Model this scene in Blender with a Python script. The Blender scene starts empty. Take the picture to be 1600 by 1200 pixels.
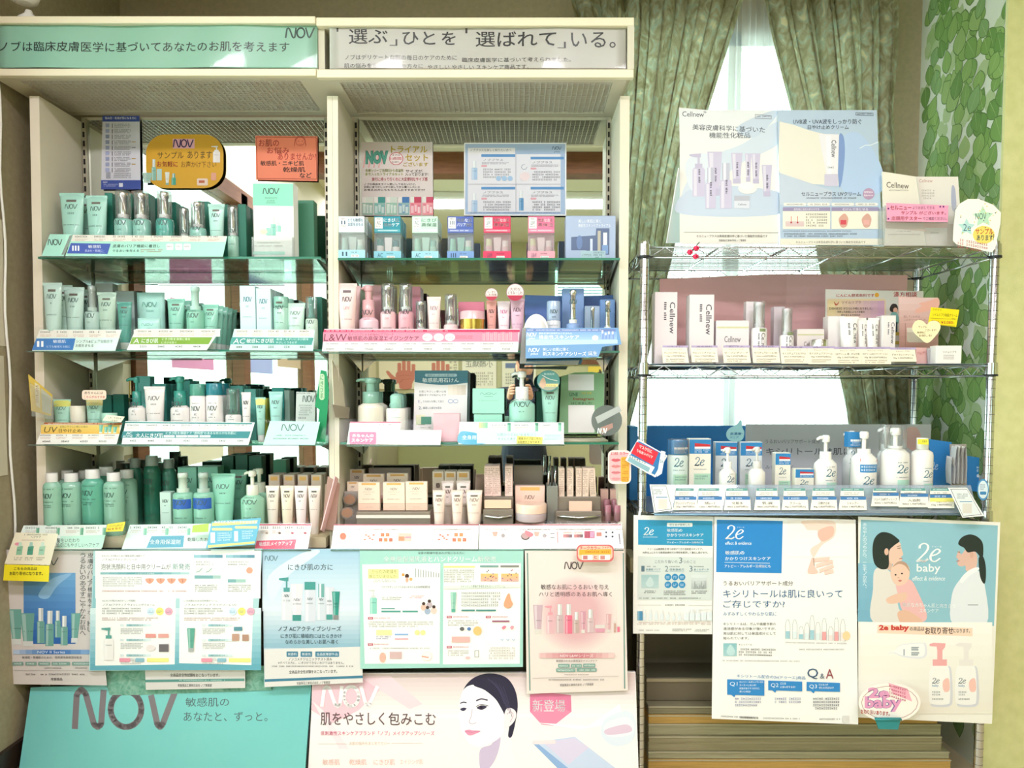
import bpy, math, random
from mathutils import Vector
rnd = random.Random(7)
S = bpy.context.scene
COL = S.collection

# ------------------------------------------------------------------ camera, world, lights, exposure
F = 1155.0; PX, PY = 808.0, 670.0; TH = math.radians(3.0); CZ = 1.45
cam = bpy.data.cameras.new('camera'); cam.sensor_width = 36; cam.lens = 36 * F / 1600
cam.shift_x = (800 - PX) / 1600; cam.shift_y = (PY - 600) / 1600; cam.clip_start = 0.02
camo = bpy.data.objects.new('camera', cam); COL.objects.link(camo)
camo.location = (0, 0, CZ); camo.rotation_euler = (math.pi / 2 - TH, 0, 0); S.camera = camo
w = bpy.data.worlds.new('world'); S.world = w; w.use_nodes = True
w.node_tree.nodes['Background'].inputs[0].default_value = (0.99, 0.955, 1.0, 1)
w.node_tree.nodes['Background'].inputs[1].default_value = 8.5
S.view_settings.view_transform = 'Standard'; S.view_settings.look = 'None'
S.view_settings.gamma = 1.0; S.view_settings.use_curve_mapping = False
S.view_settings.exposure = 0.08
try:
    S.cycles.max_bounces = 8; S.cycles.transparent_max_bounces = 24
    S.cycles.sample_clamp_indirect = 4.0; S.cycles.caustics_reflective = False; S.cycles.caustics_refractive = False
    S.cycles.use_denoising = True
except Exception: pass
FZ = .20   # floor level
LAMPS = [(-0.9, 0.55, 30), (0.75, 0.55, 30), (-0.9, -1.2, 26), (0.9, -1.2, 26), (2.6, -0.3, 20)]
for lx, ly, lw in LAMPS:
    l = bpy.data.lights.new('ceiling_lamp_light', 'AREA'); l.shape = 'RECTANGLE'; l.size = 1.2; l.size_y = 0.28
    l.energy = lw; l.color = (1.0, 0.915, 1.0)
    o = bpy.data.objects.new('ceiling_lamp_light', l); COL.objects.link(o); o.location = (lx, ly, 2.945)

# ------------------------------------------------------------------ projection helpers
ct, st = math.cos(TH), math.sin(TH)
def ray(x, y):
    a = (x - PX) / F; b = -(y - PY) / F
    return Vector((a, b * st + ct, b * ct - st))
def at(x, y, Y):
    d = ray(x, y); return Vector((0, 0, CZ)) + d * (Y / d.y)
def mpp(x, y, Y): return (Y / ray(x, y).y) / F

class Pl:
    """a plane through three pixel+depth points; maps a pixel of the photograph to the point of the plane it shows"""
    def __init__(s, a, b, c, bulge=None):
        rows = []
        for (x, y, Y) in (a, b, c): rows.append((x, y, ray(x, y).y / Y))
        (x1, y1, v1), (x2, y2, v2), (x3, y3, v3) = rows
        det = (x2 - x1) * (y3 - y1) - (x3 - x1) * (y2 - y1)
        s.A = ((v2 - v1) * (y3 - y1) - (v3 - v1) * (y2 - y1)) / det
        s.B = ((x2 - x1) * (v3 - v1) - (x3 - x1) * (v2 - v1)) / det
        s.C = v1 - s.A * x1 - s.B * y1; s.bulge = None
        p = [s(*q[:2]) for q in (a, b, c)]
        n = (p[1] - p[0]).cross(p[2] - p[0]).normalized()
        if n.dot(p[0] - Vector((0, 0, CZ))) > 0: n = -n
        s.n = n; s.bulge = bulge
    def __call__(s, x, y, off=0.0):
        d = ray(x, y); p = Vector((0, 0, CZ)) + d / (s.A * x + s.B * y + s.C)
        if s.bulge: off = off + s.bulge(x, y)
        return p + s.n * off if (off or s.bulge) else p
def tilt(y0, Y0, y1, Y1, bulge=None): return Pl((0, y0, Y0), (1600, y0, Y0), (800, y1, Y1), bulge)
def flat(Y, bulge=None): return tilt(0, Y, 1000, Y, bulge)

# ------------------------------------------------------------------ materials
_m = {}
def lin(h):
    h = h.lstrip('#'); c = [int(h[i:i + 2], 16) / 255 for i in (0, 2, 4)]
    return tuple(((v + .055) / 1.055) ** 2.4 if v > .04045 else v / 12.92 for v in c)
def M(h, rough=.55, metal=0.0, spec=.5, coat=0.0):
    k = (h, rough, metal, spec, coat)
    if k in _m: return _m[k]
    m = bpy.data.materials.new('paint_' + h.lstrip('#')); m.use_nodes = True
    b = m.node_tree.nodes['Principled BSDF']; c = lin(h)
    b.inputs['Base Color'].default_value = (c[0], c[1], c[2], 1); b.inputs['Roughness'].default_value = rough
    b.inputs['Metallic'].default_value = metal; b.inputs['Specular IOR Level'].default_value = spec
    b.inputs['Coat Weight'].default_value = coat
    m.diffuse_color = (c[0], c[1], c[2], 1)
    _m[k] = m; return m
def clear(tint='#ffffff', refl=.5, haze=0.0, hazecol='#ffffff'):
    """thin clear plastic or glass: transparent + fresnel gloss (+ a little diffuse haze)"""
    k = ('clear', tint, refl, haze, hazecol)
    if k in _m: return _m[k]
    m = bpy.data.materials.new('clear_plastic'); m.use_nodes = True; nt = m.node_tree; nt.nodes.clear()
    out = nt.nodes.new('ShaderNodeOutputMaterial'); tr = nt.nodes.new('ShaderNodeBsdfTransparent')
    gl = nt.nodes.new('ShaderNodeBsdfGlossy'); mx = nt.nodes.new('ShaderNodeMixShader'); lw = nt.nodes.new('ShaderNodeLayerWeight')
    mt = nt.nodes.new('ShaderNodeMath'); mt.operation = 'MULTIPLY'; mt.inputs[1].default_value = refl
    lw.inputs[0].default_value = .35
    c = lin(tint); tr.inputs[0].default_value = (c[0], c[1], c[2], 1); gl.inputs['Roughness'].default_value = .06
    nt.links.new(lw.outputs['Fresnel'], mt.inputs[0]); nt.links.new(mt.outputs[0], mx.inputs[0])
    nt.links.new(tr.outputs[0], mx.inputs[1]); nt.links.new(gl.outputs[0], mx.inputs[2])
    last = mx
    if haze:
        df = nt.nodes.new('ShaderNodeBsdfDiffuse'); hc = lin(hazecol); df.inputs[0].default_value = (hc[0], hc[1], hc[2], 1)
        m2 = nt.nodes.new('ShaderNodeMixShader'); m2.inputs[0].default_value = haze
        nt.links.new(mx.outputs[0], m2.inputs[1]); nt.links.new(df.outputs[0], m2.inputs[2]); last = m2
    nt.links.new(last.outputs[0], out.inputs[0]); _m[k] = m; return m
def noise_mat(name, cols, scale=5, rough=.7, dist=0.0, detail=4, stretch=(1, 1, 1), bump=0.0, bscale=80, pos=None, spec=.3, trans=0.0):
    m = bpy.data.materials.new(name); m.use_nodes = True; nt = m.node_tree; b = nt.nodes['Principled BSDF']
    tc = nt.nodes.new('ShaderNodeTexCoord'); mp = nt.nodes.new('ShaderNodeMapping'); mp.inputs['Scale'].default_value = stretch
    n = nt.nodes.new('ShaderNodeTexNoise'); n.inputs['Scale'].default_value = scale; n.inputs['Detail'].default_value = detail
    n.inputs['Distortion'].default_value = dist
    r = nt.nodes.new('ShaderNodeValToRGB'); cr = r.color_ramp; N = len(cols)
    pos = pos or [.3 + .4 * i / max(1, N - 1) for i in range(N)]
    while len(cr.elements) < N: cr.elements.new(.5)
    for e, p, c in zip(cr.elements, pos, cols): e.position = p; q = lin(c); e.color = (q[0], q[1], q[2], 1)
    L = nt.links.new
    L(tc.outputs['Object'], mp.inputs[0]); L(mp.outputs[0], n.inputs['Vector']); L(n.outputs['Fac'], r.inputs[0]); L(r.outputs[0], b.inputs['Base Color'])
    b.inputs['Roughness'].default_value = rough; b.inputs['Specular IOR Level'].default_value = spec
    if bump:
        n2 = nt.nodes.new('ShaderNodeTexNoise'); n2.inputs['Scale'].default_value = bscale; bu = nt.nodes.new('ShaderNodeBump')
        bu.inputs['Strength'].default_value = bump; bu.inputs['Distance'].default_value = .01
        L(tc.outputs['Object'], n2.inputs['Vector']); L(n2.outputs['Fac'], bu.inputs['Height']); L(bu.outputs[0], b.inputs['Normal'])
    if trans:
        t = nt.nodes.new('ShaderNodeBsdfTranslucent'); mx = nt.nodes.new('ShaderNodeMixShader'); mx.inputs[0].default_value = trans
        L(r.outputs[0], t.inputs[0]); L(b.outputs[0], mx.inputs[1]); L(t.outputs[0], mx.inputs[2])
        L(mx.outputs[0], nt.nodes['Material Output'].inputs[0])
    return m
CHROME = M('#d8d8dc', .16, 1.0); SILVER = M('#e6e6e4', .22, 1.0); GOLD = M('#d9b25a', .25, 1.0)
CLEAR = clear(refl=.55, haze=.05); CLEAR2 = clear(refl=.5, haze=.12, hazecol='#e8f0ee')
MIRROR = M('#e9f2ec', .015, 1.0)
GLASS_EDGE = M('#2f7a62', .15, 0, .8); GLASS = clear('#dcefe6', .6)

# ------------------------------------------------------------------ mesh helpers
class MB:
    def __init__(s): s.v = []; s.f = []; s.m = []; s.mats = []; s.sm = []
    def mi(s, mat):
        if mat not in s.mats: s.mats.append(mat)
        return s.mats.index(mat)
    def add(s, vs, fs, mat, smooth=False):
        o = len(s.v); k = s.mi(mat); s.v += [tuple(v) for v in vs]
        for f in fs: s.f.append([i + o for i in f]); s.m.append(k); s.sm.append(smooth)
        return s
    def box(s, x0, y0, z0, x1, y1, z1, mat, bev=0.0):
        if bev <= 0:
            vs = [(x, y, z) for z in (z0, z1) for y in (y0, y1) for x in (x0, x1)]
            return s.add(vs, [(0, 1, 5, 4), (1, 3, 7, 5), (3, 2, 6, 7), (2, 0, 4, 6), (4, 5, 7, 6), (0, 2, 3, 1)], mat)
        b = min(bev, (x1 - x0) / 2.1, (y1 - y0) / 2.1, (z1 - z0) / 2.1)
        def ring(i, z): return [(x0 + i, y0 + b, z), (x0 + b, y0 + i, z), (x1 - b, y0 + i, z), (x1 - i, y0 + b, z), (x1 - i, y1 - b, z), (x1 - b, y1 - i, z), (x0 + b, y1 - i, z), (x0 + i, y1 - b, z)]
        vs = []
        for i, z in ((b * .7, z0), (0, z0 + b), (0, z1 - b), (b * .7, z1)): vs += ring(i, z)
        fs = [tuple(range(7, -1, -1)), tuple(range(24, 32))]
        for r in range(3):
            for k in range(8): a = r * 8 + k; c = r * 8 + (k + 1) % 8; fs.append((a, c, c + 8, a + 8))
        return s.add(vs, fs, mat)
    def hexa(s, p, mat):  # 8 points: front TL TR BR BL, back TL TR BR BL
        return s.add(p, [(0, 3, 2, 1), (4, 5, 6, 7), (0, 1, 5, 4), (1, 2, 6, 5), (2, 3, 7, 6), (3, 0, 4, 7)], mat)
    def lathe(s, prof, mat, ry=1.0, n=20, cx=0, cy=0, smooth=True, cap=True):
        vs = []; fs = []
        for r, z in prof:
            for k in range(n):
                a = 2 * math.pi * k / n; vs.append((cx + r * math.cos(a), cy + r * ry * math.sin(a), z))
        for j in range(len(prof) - 1):
            for k in range(n):
                a = j * n + k; b = j * n + (k + 1) % n; fs.append((a, b, b + n, a + n))
        s.add(vs, fs, mat, smooth)
        if cap:
            if prof[0][0] > 1e-5: s.add(vs[:n], [tuple(range(n - 1, -1, -1))], mat)
            if prof[-1][0] > 1e-5: s.add(vs[-n:], [tuple(range(n))], mat)
        return s
    def tube(s, pts, r, mat, n=8, cap=True):
        pts = [Vector(p) for p in pts]; vs = []; fs = []
        for i, p in enumerate(pts):
            d = (pts[min(i + 1, len(pts) - 1)] - pts[max(i - 1, 0)]).normalized()
            up = Vector((0, 0, 1)) if abs(d.z) < .9 else Vector((0, 1, 0))
            a = d.cross(up).normalized(); b = d.cross(a)
            rr = r[i] if isinstance(r, (list, tuple)) else r
            for k in range(n): t = 2 * math.pi * k / n; vs.append(p + a * rr * math.cos(t) + b * rr * math.sin(t))
        for i in range(len(pts) - 1):
            for k in range(n): q = i * n + k; q2 = i * n + (k + 1) % n; fs.append((q, q2, q2 + n, q + n))
        if cap: fs.append(tuple(range(n - 1, -1, -1))); fs.append(tuple(range(len(vs) - n, len(vs))))
        return s.add(vs, fs, mat, True)
    def done(s, name, parent=None, origin=None, local=False):
        me = bpy.data.meshes.new(name)
        if parent is not None:
            og = Vector((0, 0, 0)) if local else wloc(parent)
        elif origin == 'zero': og = Vector((0, 0, 0))
        elif origin is not None: og = Vector(origin)
        else:
            xs = [v[0] for v in s.v]; ys = [v[1] for v in s.v]; zs = [v[2] for v in s.v]
            og = Vector(((min(xs) + max(xs)) / 2, (min(ys) + max(ys)) / 2, min(zs)))
        me.from_pydata([(v[0] - og.x, v[1] - og.y, v[2] - og.z) for v in s.v], [], s.f)
        for m in s.mats: me.materials.append(m)
        me.polygons.foreach_set('material_index', s.m); me.polygons.foreach_set('use_smooth', s.sm); me.update()
        o = bpy.data.objects.new(name, me); COL.objects.link(o)
        if parent is not None: o.parent = parent
        else: o.location = og
        return o
def wloc(o):
    v = Vector(o.location)
    while o.parent: o = o.parent; v = v + o.location
    return v
def empty(name, loc=(0, 0, 0)):
    o = bpy.data.objects.new(name, None); COL.objects.link(o); o.location = loc; o.empty_display_size = .02; return o
def tag(o, label=None, cat=None, group=None, kind=None):
    if label: o['label'] = label
    if cat: o['category'] = cat
    if group: o['group'] = group
    if kind: o['kind'] = kind
    return o
def copy_tree(o, parent=None):
    c = o.copy(); COL.objects.link(c)
    if parent is not None: c.parent = parent
    for ch in [x for x in KIDS.get(o.name, [])]:
        copy_tree(ch, c)
    return c
KIDS = {}
def kids(o, *ch): KIDS.setdefault(o.name, []).extend(ch)

# ------------------------------------------------------------------ lettering
_g = {}
def glyph(ch, bold):
    if ord(ch) >= 0x4e00: bold = 0.0      # heavier outlines close up the fine strokes of kanji
    elif ord(ch) > 0x3000: bold = min(bold, .025)
    k = (ch, bold)
    if k in _g: return _g[k]
    def mesh(t):
        c = bpy.data.curves.new('glyph', 'FONT'); c.body = t; c.resolution_u = 2; c.offset = bold
        o = bpy.data.objects.new('glyph', c); me = bpy.data.meshes.new_from_object(o)
        v = [(p.co.x, p.co.y) for p in me.vertices]; f = [tuple(q.vertices) for q in me.polygons]
        bpy.data.objects.remove(o); bpy.data.curves.remove(c); bpy.data.meshes.remove(me); return v, f
    if ch in ' \u3000': r = ([], [], .3 if ch == ' ' else .9)
    else:
        v, f = mesh(ch); v2, _ = mesh(ch + '|'); v3, _ = mesh('|')
        adv = max(p[0] for p in v2) - max(p[0] for p in v3) if v2 and v3 else .9
        r = (v, f, max(adv, .1))
    _g[k] = r; return r
def smc(pts, n=5, closed=True):
    out = []; N = len(pts)
    for i in range(N if closed else N - 1):
        g = lambda j: pts[j % N] if closed else pts[max(0, min(N - 1, j))]
        p0, p1, p2, p3 = g(i - 1), g(i), g(i + 1), g(i + 2)
        for k in range(n):
            t = k / n
            out.append(tuple(.5 * (2 * p1[a] + (p2[a] - p0[a]) * t + (2 * p0[a] - 5 * p1[a] + 4 * p2[a] - p3[a]) * t * t + (3 * p1[a] - p0[a] - 3 * p2[a] + p3[a]) * t ** 3) for a in (0, 1)))
    if not closed: out.append(tuple(pts[-1]))
    return out
def mixh(a, b, t):
    a = a.lstrip('#'); b = b.lstrip('#')
    return '#' + ''.join('%02x' % int(round(int(a[i:i + 2], 16) * (1 - t) + int(b[i:i + 2], 16) * t)) for i in (0, 2, 4))
class Pr:
    STEP = 2.5e-5
    def __init__(s, fn, base=2e-4, rough=.6): s.fn = fn; s.k = 0; s.base = base; s.A = MB(); s.T = MB(); s.rough = rough
    def add(s, pts, faces, col, text=False):
        s.k += 1; off = s.base + s.k * s.STEP
        mat = M(col, s.rough) if isinstance(col, str) else col
        (s.T if text else s.A).add([s.fn(p[0], p[1], off) for p in pts], faces, mat); return s
    def r(s, x0, y0, x1, y1, col, n=0, sk=0):   # sk: slant of sides (pixels that the top shifts right)
        pts = []; n = n or getattr(s, 'rn', 1)
        for j in (0, 1):
            for i in range(n + 1): pts.append((x0 + (x1 - x0) * i / n + (sk if j == 0 else 0), (y0, y1)[j]))
        return s.add(pts, [(i, i + n + 1, i + n + 2, i + 1) for i in range(n)], col)
    def q(s, a, b, c, d, col, n=1):
        pts = [(a[0] + (b[0] - a[0]) * i / n, a[1] + (b[1] - a[1]) * i / n) for i in range(n + 1)] + [(d[0] + (c[0] - d[0]) * i / n, d[1] + (c[1] - d[1]) * i / n) for i in range(n + 1)]
        return s.add(pts, [(i, i + n + 1, i + n + 2, i + 1) for i in range(n)], col)
    def grad(s, x0, y0, x1, y1, c0, c1, n=8, horiz=False):
        for i in range(n):
            c = mixh(c0, c1, (i + .5) / n)
            if horiz: s.r(x0 + (x1 - x0) * i / n, y0, x0 + (x1 - x0) * (i + 1) / n, y1, c)
            else: s.r(x0, y0 + (y1 - y0) * i / n, x1, y0 + (y1 - y0) * (i + 1) / n, c, 4)
            s.k -= 1
        s.k += 1; return s
    def p(s, pts, col): return s.add(pts, [tuple(range(len(pts)))], col)
    def c(s, pts, col, n=5): return s.p(smc(pts, n), col)
    def o(s, cx, cy, rx, col, ry=None, n=20):
        ry = rx if ry is None else ry
        return s.p([(cx + rx * math.cos(2 * math.pi * i / n), cy + ry * math.sin(2 * math.pi * i / n)) for i in range(n)], col)
    def rr(s, x0, y0, x1, y1, rad, col):
        return s.p(rrect(x0, y0, x1, y1, rad), col)
    def l(s, pts, w, col, closed=False, text=False, joints=True):
        vs = []; fs = []; P = list(pts) + ([pts[0]] if closed else [])
        for i in range(len(P) - 1):
            (ax, ay), (bx, by) = P[i], P[i + 1]; d = math.hypot(bx - ax, by - ay) or 1e-9
            nx, ny = -(by - ay) / d * w / 2, (bx - ax) / d * w / 2; k = len(vs)
            vs += [(ax + nx, ay + ny), (bx + nx, by + ny), (bx - nx, by - ny), (ax - nx, ay - ny)]; fs.append((k, k + 1, k + 2, k + 3))
        if joints:
            for (ax, ay) in P[1:-1] if not closed else P[:-1]:
                k = len(vs); vs += [(ax + w / 2 * math.cos(j * math.pi / 3), ay + w / 2 * math.sin(j * math.pi / 3)) for j in range(6)]; fs.append(tuple(range(k, k + 6)))
        return s.add(vs, fs, col, text)
    def nib(s, pts, vx, vy, th, col):  # broad-nib stroke
        s.l(pts, th, col, text=True); vs = []; fs = []
        for i in range(len(pts) - 1):
            (ax, ay), (bx, by) = pts[i], pts[i + 1]; k = len(vs)
            vs += [(ax + vx, ay + vy), (bx + vx, by + vy), (bx - vx, by - vy), (ax - vx, ay - vy)]; fs.append((k, k + 1, k + 2, k + 3))
        return s.add(vs, fs, col, True)
    def t(s, txt, x0, y0, x1, y1, col='#333333', bold=0.0, slope=0.0, it=0.0):
        """lettering fitted to the box (x0,y0)-(x1,y1); y0 is the upper side"""
        pen = 0; V = []; Fc = []
        for ch in txt:
            v, f, a = glyph(ch, bold); k = len(V)
            V += [(p[0] + pen, p[1]) for p in v]; Fc += [tuple(i + k for i in q) for q in f]
            if bold and ord(ch) >= 0x4e00: k = len(V); d = min(1.6 * bold, .03); V += [(p[0] + pen + d, p[1] + d * .4) for p in v]; Fc += [tuple(i + k for i in q) for q in f]
            pen += a
        if not V: return s
        a0 = min(p[0] for p in V); a1 = max(p[0] for p in V); b0 = min(p[1] for p in V); b1 = max(p[1] for p in V)
        if b1 - b0 < .25: b0 -= .3; b1 += .3
        W = (x1 - x0) / max(1e-6, a1 - a0); H = (y1 - y0) / max(1e-6, b1 - b0); out = []
        for p in V:
            X = x0 + (p[0] - a0) * W; Y = y0 + (b1 - p[1]) * H
            out.append((X + it * (p[1] - b0) * W, Y + slope * (X - x0)))
        return s.add(out, Fc, col, True)
    def vt(s, txt, x0, y0, x1, y1, col='#333333', bold=0.0):
        n = len(txt); h = (y1 - y0) / n
        for i, ch in enumerate(txt):
            if ch in 'ー|': s.l([((x0 + x1) / 2, y0 + i * h), ((x0 + x1) / 2, y0 + (i + .8) * h)], (x1 - x0) * .12, col, text=True)
            elif ch in '、。': s.t(ch, x0 + (x1 - x0) * .7, y0 + i * h, x1, y0 + (i + .3) * h, col, bold)
            elif ch.strip(): s.t(ch, x0, y0 + i * h, x1, y0 + (i + .86) * h, col, bold)
            s.k -= 1
        s.k += 1; return s
    def g(s, x0, y0, x1, y1, rows, col='#777777', dens=.9, slope=0.0):
        """tiny unreadable print: rows of little stroke marks"""
        vs = []; fs = []; rh = (y1 - y0) / rows; up = 1 if rh > 0 else -1; ch = abs(rh) * .62; gw = ch * .92
        for j in range(rows):
            x = x0; yb = y0 + rh * j + rh * .15; end = x1 - (rnd.random() * .25 * (x1 - x0) if rows > 1 and j == rows - 1 else 0)
            while x + gw * .8 < end:
                if rnd.random() < dens:
                    yy = yb + slope * (x - x0)
                    for (a, b, c, d) in rnd.choice(([(0, 0, .8, .2), (.3, .1, .5, 1), (0, .75, .8, .95)], [(0, .4, .85, .6), (.1, 0, .3, 1), (.55, .1, .75, 1)], [(.05, 0, .8, .2), (.05, .45, .8, .6), (.1, .8, .8, 1)])):
                        k = len(vs); vs += [(x + a * gw, yy + up * b * ch), (x + c * gw, yy + up * b * ch), (x + c * gw, yy + up * d * ch), (x + a * gw, yy + up * d * ch)]; fs.append((k, k + 1, k + 2, k + 3))
                x += gw * 1.12
        if vs: s.add(vs, fs, col, True)
        return s
    def nov(s, x0, y0, x1, y1, col='#3f4a4a', wt=.13, slope=0.0):
        W = x1 - x0; H = y1 - y0; w = abs(H) * wt
        f = lambda L: [(x0 + a * W, y0 + b * H + slope * a * W) for a, b in L]
        s.l(f([(.0, 1), (.045, .12), (.09, .03), (.14, .12), (.24, .9), (.285, .98), (.325, .9), (.36, 0)]), w, col, text=True)
        s.l(f([(.53 + .135 * math.cos(a * math.pi / 8), .5 + .48 * math.sin(a * math.pi / 8)) for a in range(16)]), w, col, closed=True, text=True)
        s.l(f([(.70, 0), (.79, .88), (.825, .97), (.86, .88), (1.0, 0)]), w, col, text=True); return s
    def e2(s, x0, y0, x1, y1, col='#31506a', th=.05):
        W = x1 - x0; H = y1 - y0; u = abs(H)
        f = lambda L: smc([(x0 + a * W, y0 + b * H) for a, b in L], 4, False)
        nx, ny = W * .045, 0
        s.nib(f([(.12, .26), (.14, .1), (.28, .0), (.42, .06), (.46, .22), (.38, .45), (.2, .7), (.0, .96)]), nx, ny, u * th, col)
        s.l(f([(.0, .96), (.15, .92), (.3, .96), (.46, .84)]), u * th * 1.6, col, text=True)
        s.nib(f([(.6, .66), (.8, .58), (.93, .42), (.84, .3), (.68, .42), (.56, .66), (.58, .9), (.74, .97), (.93, .8)]), nx, ny, u * th, col)
        return s
    def out(s, parent, names=('picture', 'lettering'), local=False):
        r = []
        if s.A.f: r.append(s.A.done(names[0], parent, local=local))
        if s.T.f: r.append(s.T.done(names[1], parent, local=local))
        kids(parent, *r); return r
def rrect(x0, y0, x1, y1, rad, n=4):
    sx = 1 if x1 > x0 else -1; sy = 1 if y1 > y0 else -1; pts = []
    for cx, cy, a in ((x0 + rad * sx, y0 + rad * sy, 180), (x1 - rad * sx, y0 + rad * sy, 270), (x1 - rad * sx, y1 - rad * sy, 0), (x0 + rad * sx, y1 - rad * sy, 90)):
        for i in range(n + 1):
            t = math.radians(a + 90 * i / n); pts.append((cx + rad * math.cos(t) * sx, cy + rad * math.sin(t) * sy))
    return pts

# ------------------------------------------------------------------ flat things (posters, cards, strips)
def sheet(name, pl, pts, th, col, label, cat, group=None, grid=0, parent=None, mat=None, edge=None):
    """a flat thing of real thickness on plane pl; pts = outline pixels (4 when grid)"""
    mb = MB(); mat = mat or M(col, .5); edge = edge or mat
    if grid:
        a, b, c, d = pts; n = grid; V = []
        for off in (0, -th):
            for j in range(n + 1):
                for i in range(n + 1):
                    u, v = i / n, j / n
                    x = (a[0] * (1 - u) + b[0] * u) * (1 - v) + (d[0] * (1 - u) + c[0] * u) * v
                    y = (a[1] * (1 - u) + b[1] * u) * (1 - v) + (d[1] * (1 - u) + c[1] * u) * v
                    V.append(pl(x, y, off))
        N = (n + 1) ** 2; fs = []
        for j in range(n):
            for i in range(n):
                q = j * (n + 1) + i; fs.append((q, q + n + 1, q + n + 2, q + 1)); fs.append((q + N, q + 1 + N, q + n + 2 + N, q + n + 1 + N))
        for i in range(n):
            for q, q2 in ((i, i + 1), (n * (n + 1) + i + 1, n * (n + 1) + i), ((i + 1) * (n + 1), i * (n + 1)), (i * (n + 1) + n, (i + 1) * (n + 1) + n)): fs.append((q, q2, q2 + N, q + N))
        mb.add(V, fs, mat, True)
    else:
        n = len(pts); V = [pl(x, y, 0) for x, y in pts] + [pl(x, y, -th) for x, y in pts]
        mb.add(V, [tuple(range(n)), tuple(range(2 * n - 1, n - 1, -1))], mat)
        mb.add(V, [(i, i + n, (i + 1) % n + n, (i + 1) % n) for i in range(n)], edge)
    o = mb.done(name, parent)
    if parent is None: tag(o, label, cat, group)
    return o
# ================================================================== THE ROOM
XL = -1.49; YW = 2.85; YR = 2.363; ZC = 3.0
XR = at(1425, 600, YW).x
WALLBROWN = noise_mat('wallpaper_brown', ['#b0a48c', '#bcae94'], 60, .85, bump=.1, bscale=300)
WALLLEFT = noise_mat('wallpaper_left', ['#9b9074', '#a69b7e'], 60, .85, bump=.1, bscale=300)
CREAM = M('#e6e0c4', .7)
WOOD = noise_mat('brown_wood', ['#6a4128', '#7e5236'], 8, .5, stretch=(1, 1, 12))
def struct(mb, name, parent=None):
    o = mb.done(name, parent)
    if parent is None: o['kind'] = 'structure'
    else: kids(parent, o)
    return o
WX0, WX1, WZ0, WZ1 = 0.30, 1.34, 1.22, 2.80     # window behind the rack
b = MB(); D = .1
for (x0, z0, x1, z1) in ((-1.6, 0, WX0, ZC + .1), (WX1, 0, XR + .1, ZC + .1), (WX0, 0, WX1, WZ0), (WX0, WZ1, WX1, ZC + .1)):
    b.box(x0, YW, z0, x1, YW + D, z1, WALLBROWN)
struct(b, 'wall_back')
fr = MB(); WHITE = M('#efeeea', .4)
for a in ((WX0, WZ0, WX1, WZ0 + .05), (WX0, WZ1 - .05, WX1, WZ1), (WX0, WZ0, WX0 + .05, WZ1), (WX1 - .05, WZ0, WX1, WZ1), (.80, WZ0, .85, WZ1)):
    fr.box(a[0], YW + .02, a[1], a[2], YW + .07, a[3], WHITE)
wf = fr.done('window_1'); wf['kind'] = 'structure'
pn = MB(); pn.box(WX0 + .05, YW + .04, WZ0 + .05, .80, YW + .046, WZ1 - .05, GLASS); struct(pn, 'window_pane', wf)
pn = MB(); pn.box(.85, YW + .04, WZ0 + .05, WX1 - .05, YW + .046, WZ1 - .05, GLASS); struct(pn, 'window_pane', wf)
sl = MB(); sl.box(WX0 - .05, YW - .04, WZ0 - .03, WX1 + .05, YW + .02, WZ0, WHITE); struct(sl, 'window_sill', wf)
# left wall: a short solid wing beside the cabinet, then a glazed front with brown posts
YLE = 1.98; YB_ = -3.0
b = MB(); b.box(XL - .1, YLE, 0, XL, YW, ZC + .1, WALLLEFT); b.box(XL - .1, YB_, 0, XL, YLE, .55, CREAM); b.box(XL - .1, YB_, 2.5, XL, YLE, ZC + .1, CREAM); b.box(XL - .1, YB_, .55, XL, -1.9, 2.5, CREAM)
struct(b, 'wall_left')
b = MB(); b.box(XL, YLE - .02, .337, XL + .015, YW - .01, .408, M('#2d211a', .5)); struct(b, 'baseboard_left')
b = MB()
for y in (YLE - .09, .75, -.55, -1.9): b.box(XL - .08, y, .55, XL + .02, y + .09, 2.5, WOOD)
b.box(XL - .08, -1.9, .5, XL + .03, YLE, .58, WOOD); b.box(XL - .08, -1.9, 2.44, XL + .02, YLE, 2.52, WOOD)
w2 = b.done('window_2'); w2['kind'] = 'structure'
for y0, y1 in ((.84, YLE - .09), (-.46, .75), (-1.81, -.55)):
    pn = MB(); pn.box(XL - .05, y0, .58, XL - .044, y1, 2.44, GLASS); struct(pn, 'window_pane', w2)
# right: leaf wallpaper on the alcove side, yellow-green wall facing the room
LEAFWALL = noise_mat('leaf_wallpaper_ground', ['#d8dfd0', '#e8ebe2'], 3, .7)
GREENWALL = noise_mat('yellow_green_wallpaper', ['#dcdc9c', '#e8e6ac'], 26, .8, bump=.15, bscale=400)
b = MB(); b.box(XR, YR, 0, XR + .1, YW, ZC + .1, LEAFWALL); lw_ = struct(b, 'wall_right')
b = MB(); b.box(XR, YR - .012, 0, 4.2, YR, ZC + .1, GREENWALL); struct(b, 'wall_front')
def leafpoly(cy, cz, L, W, ang):
    pts = []
    for i in range(11):
        t = i / 10; pts.append((t * L, W * math.sin(math.pi * t ** .8) * .5))
    pts += [(L * (1 - i / 10), -W * math.sin(math.pi * (1 - i / 10) ** .8) * .5) for i in range(1, 10)]
    ca, sa = math.cos(ang), math.sin(ang)
    return [(cy + a * ca - bb * sa, cz + a * sa + bb * ca) for a, bb in pts]
lm = MB(); greens = [M(c, .6) for c in ('#7fa45a', '#8fb066', '#a4bd80', '#6f9650', '#b4c698', '#86a870', '#9ab673')]
veins = M('#b4c890', .6); n_ = 0
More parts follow.
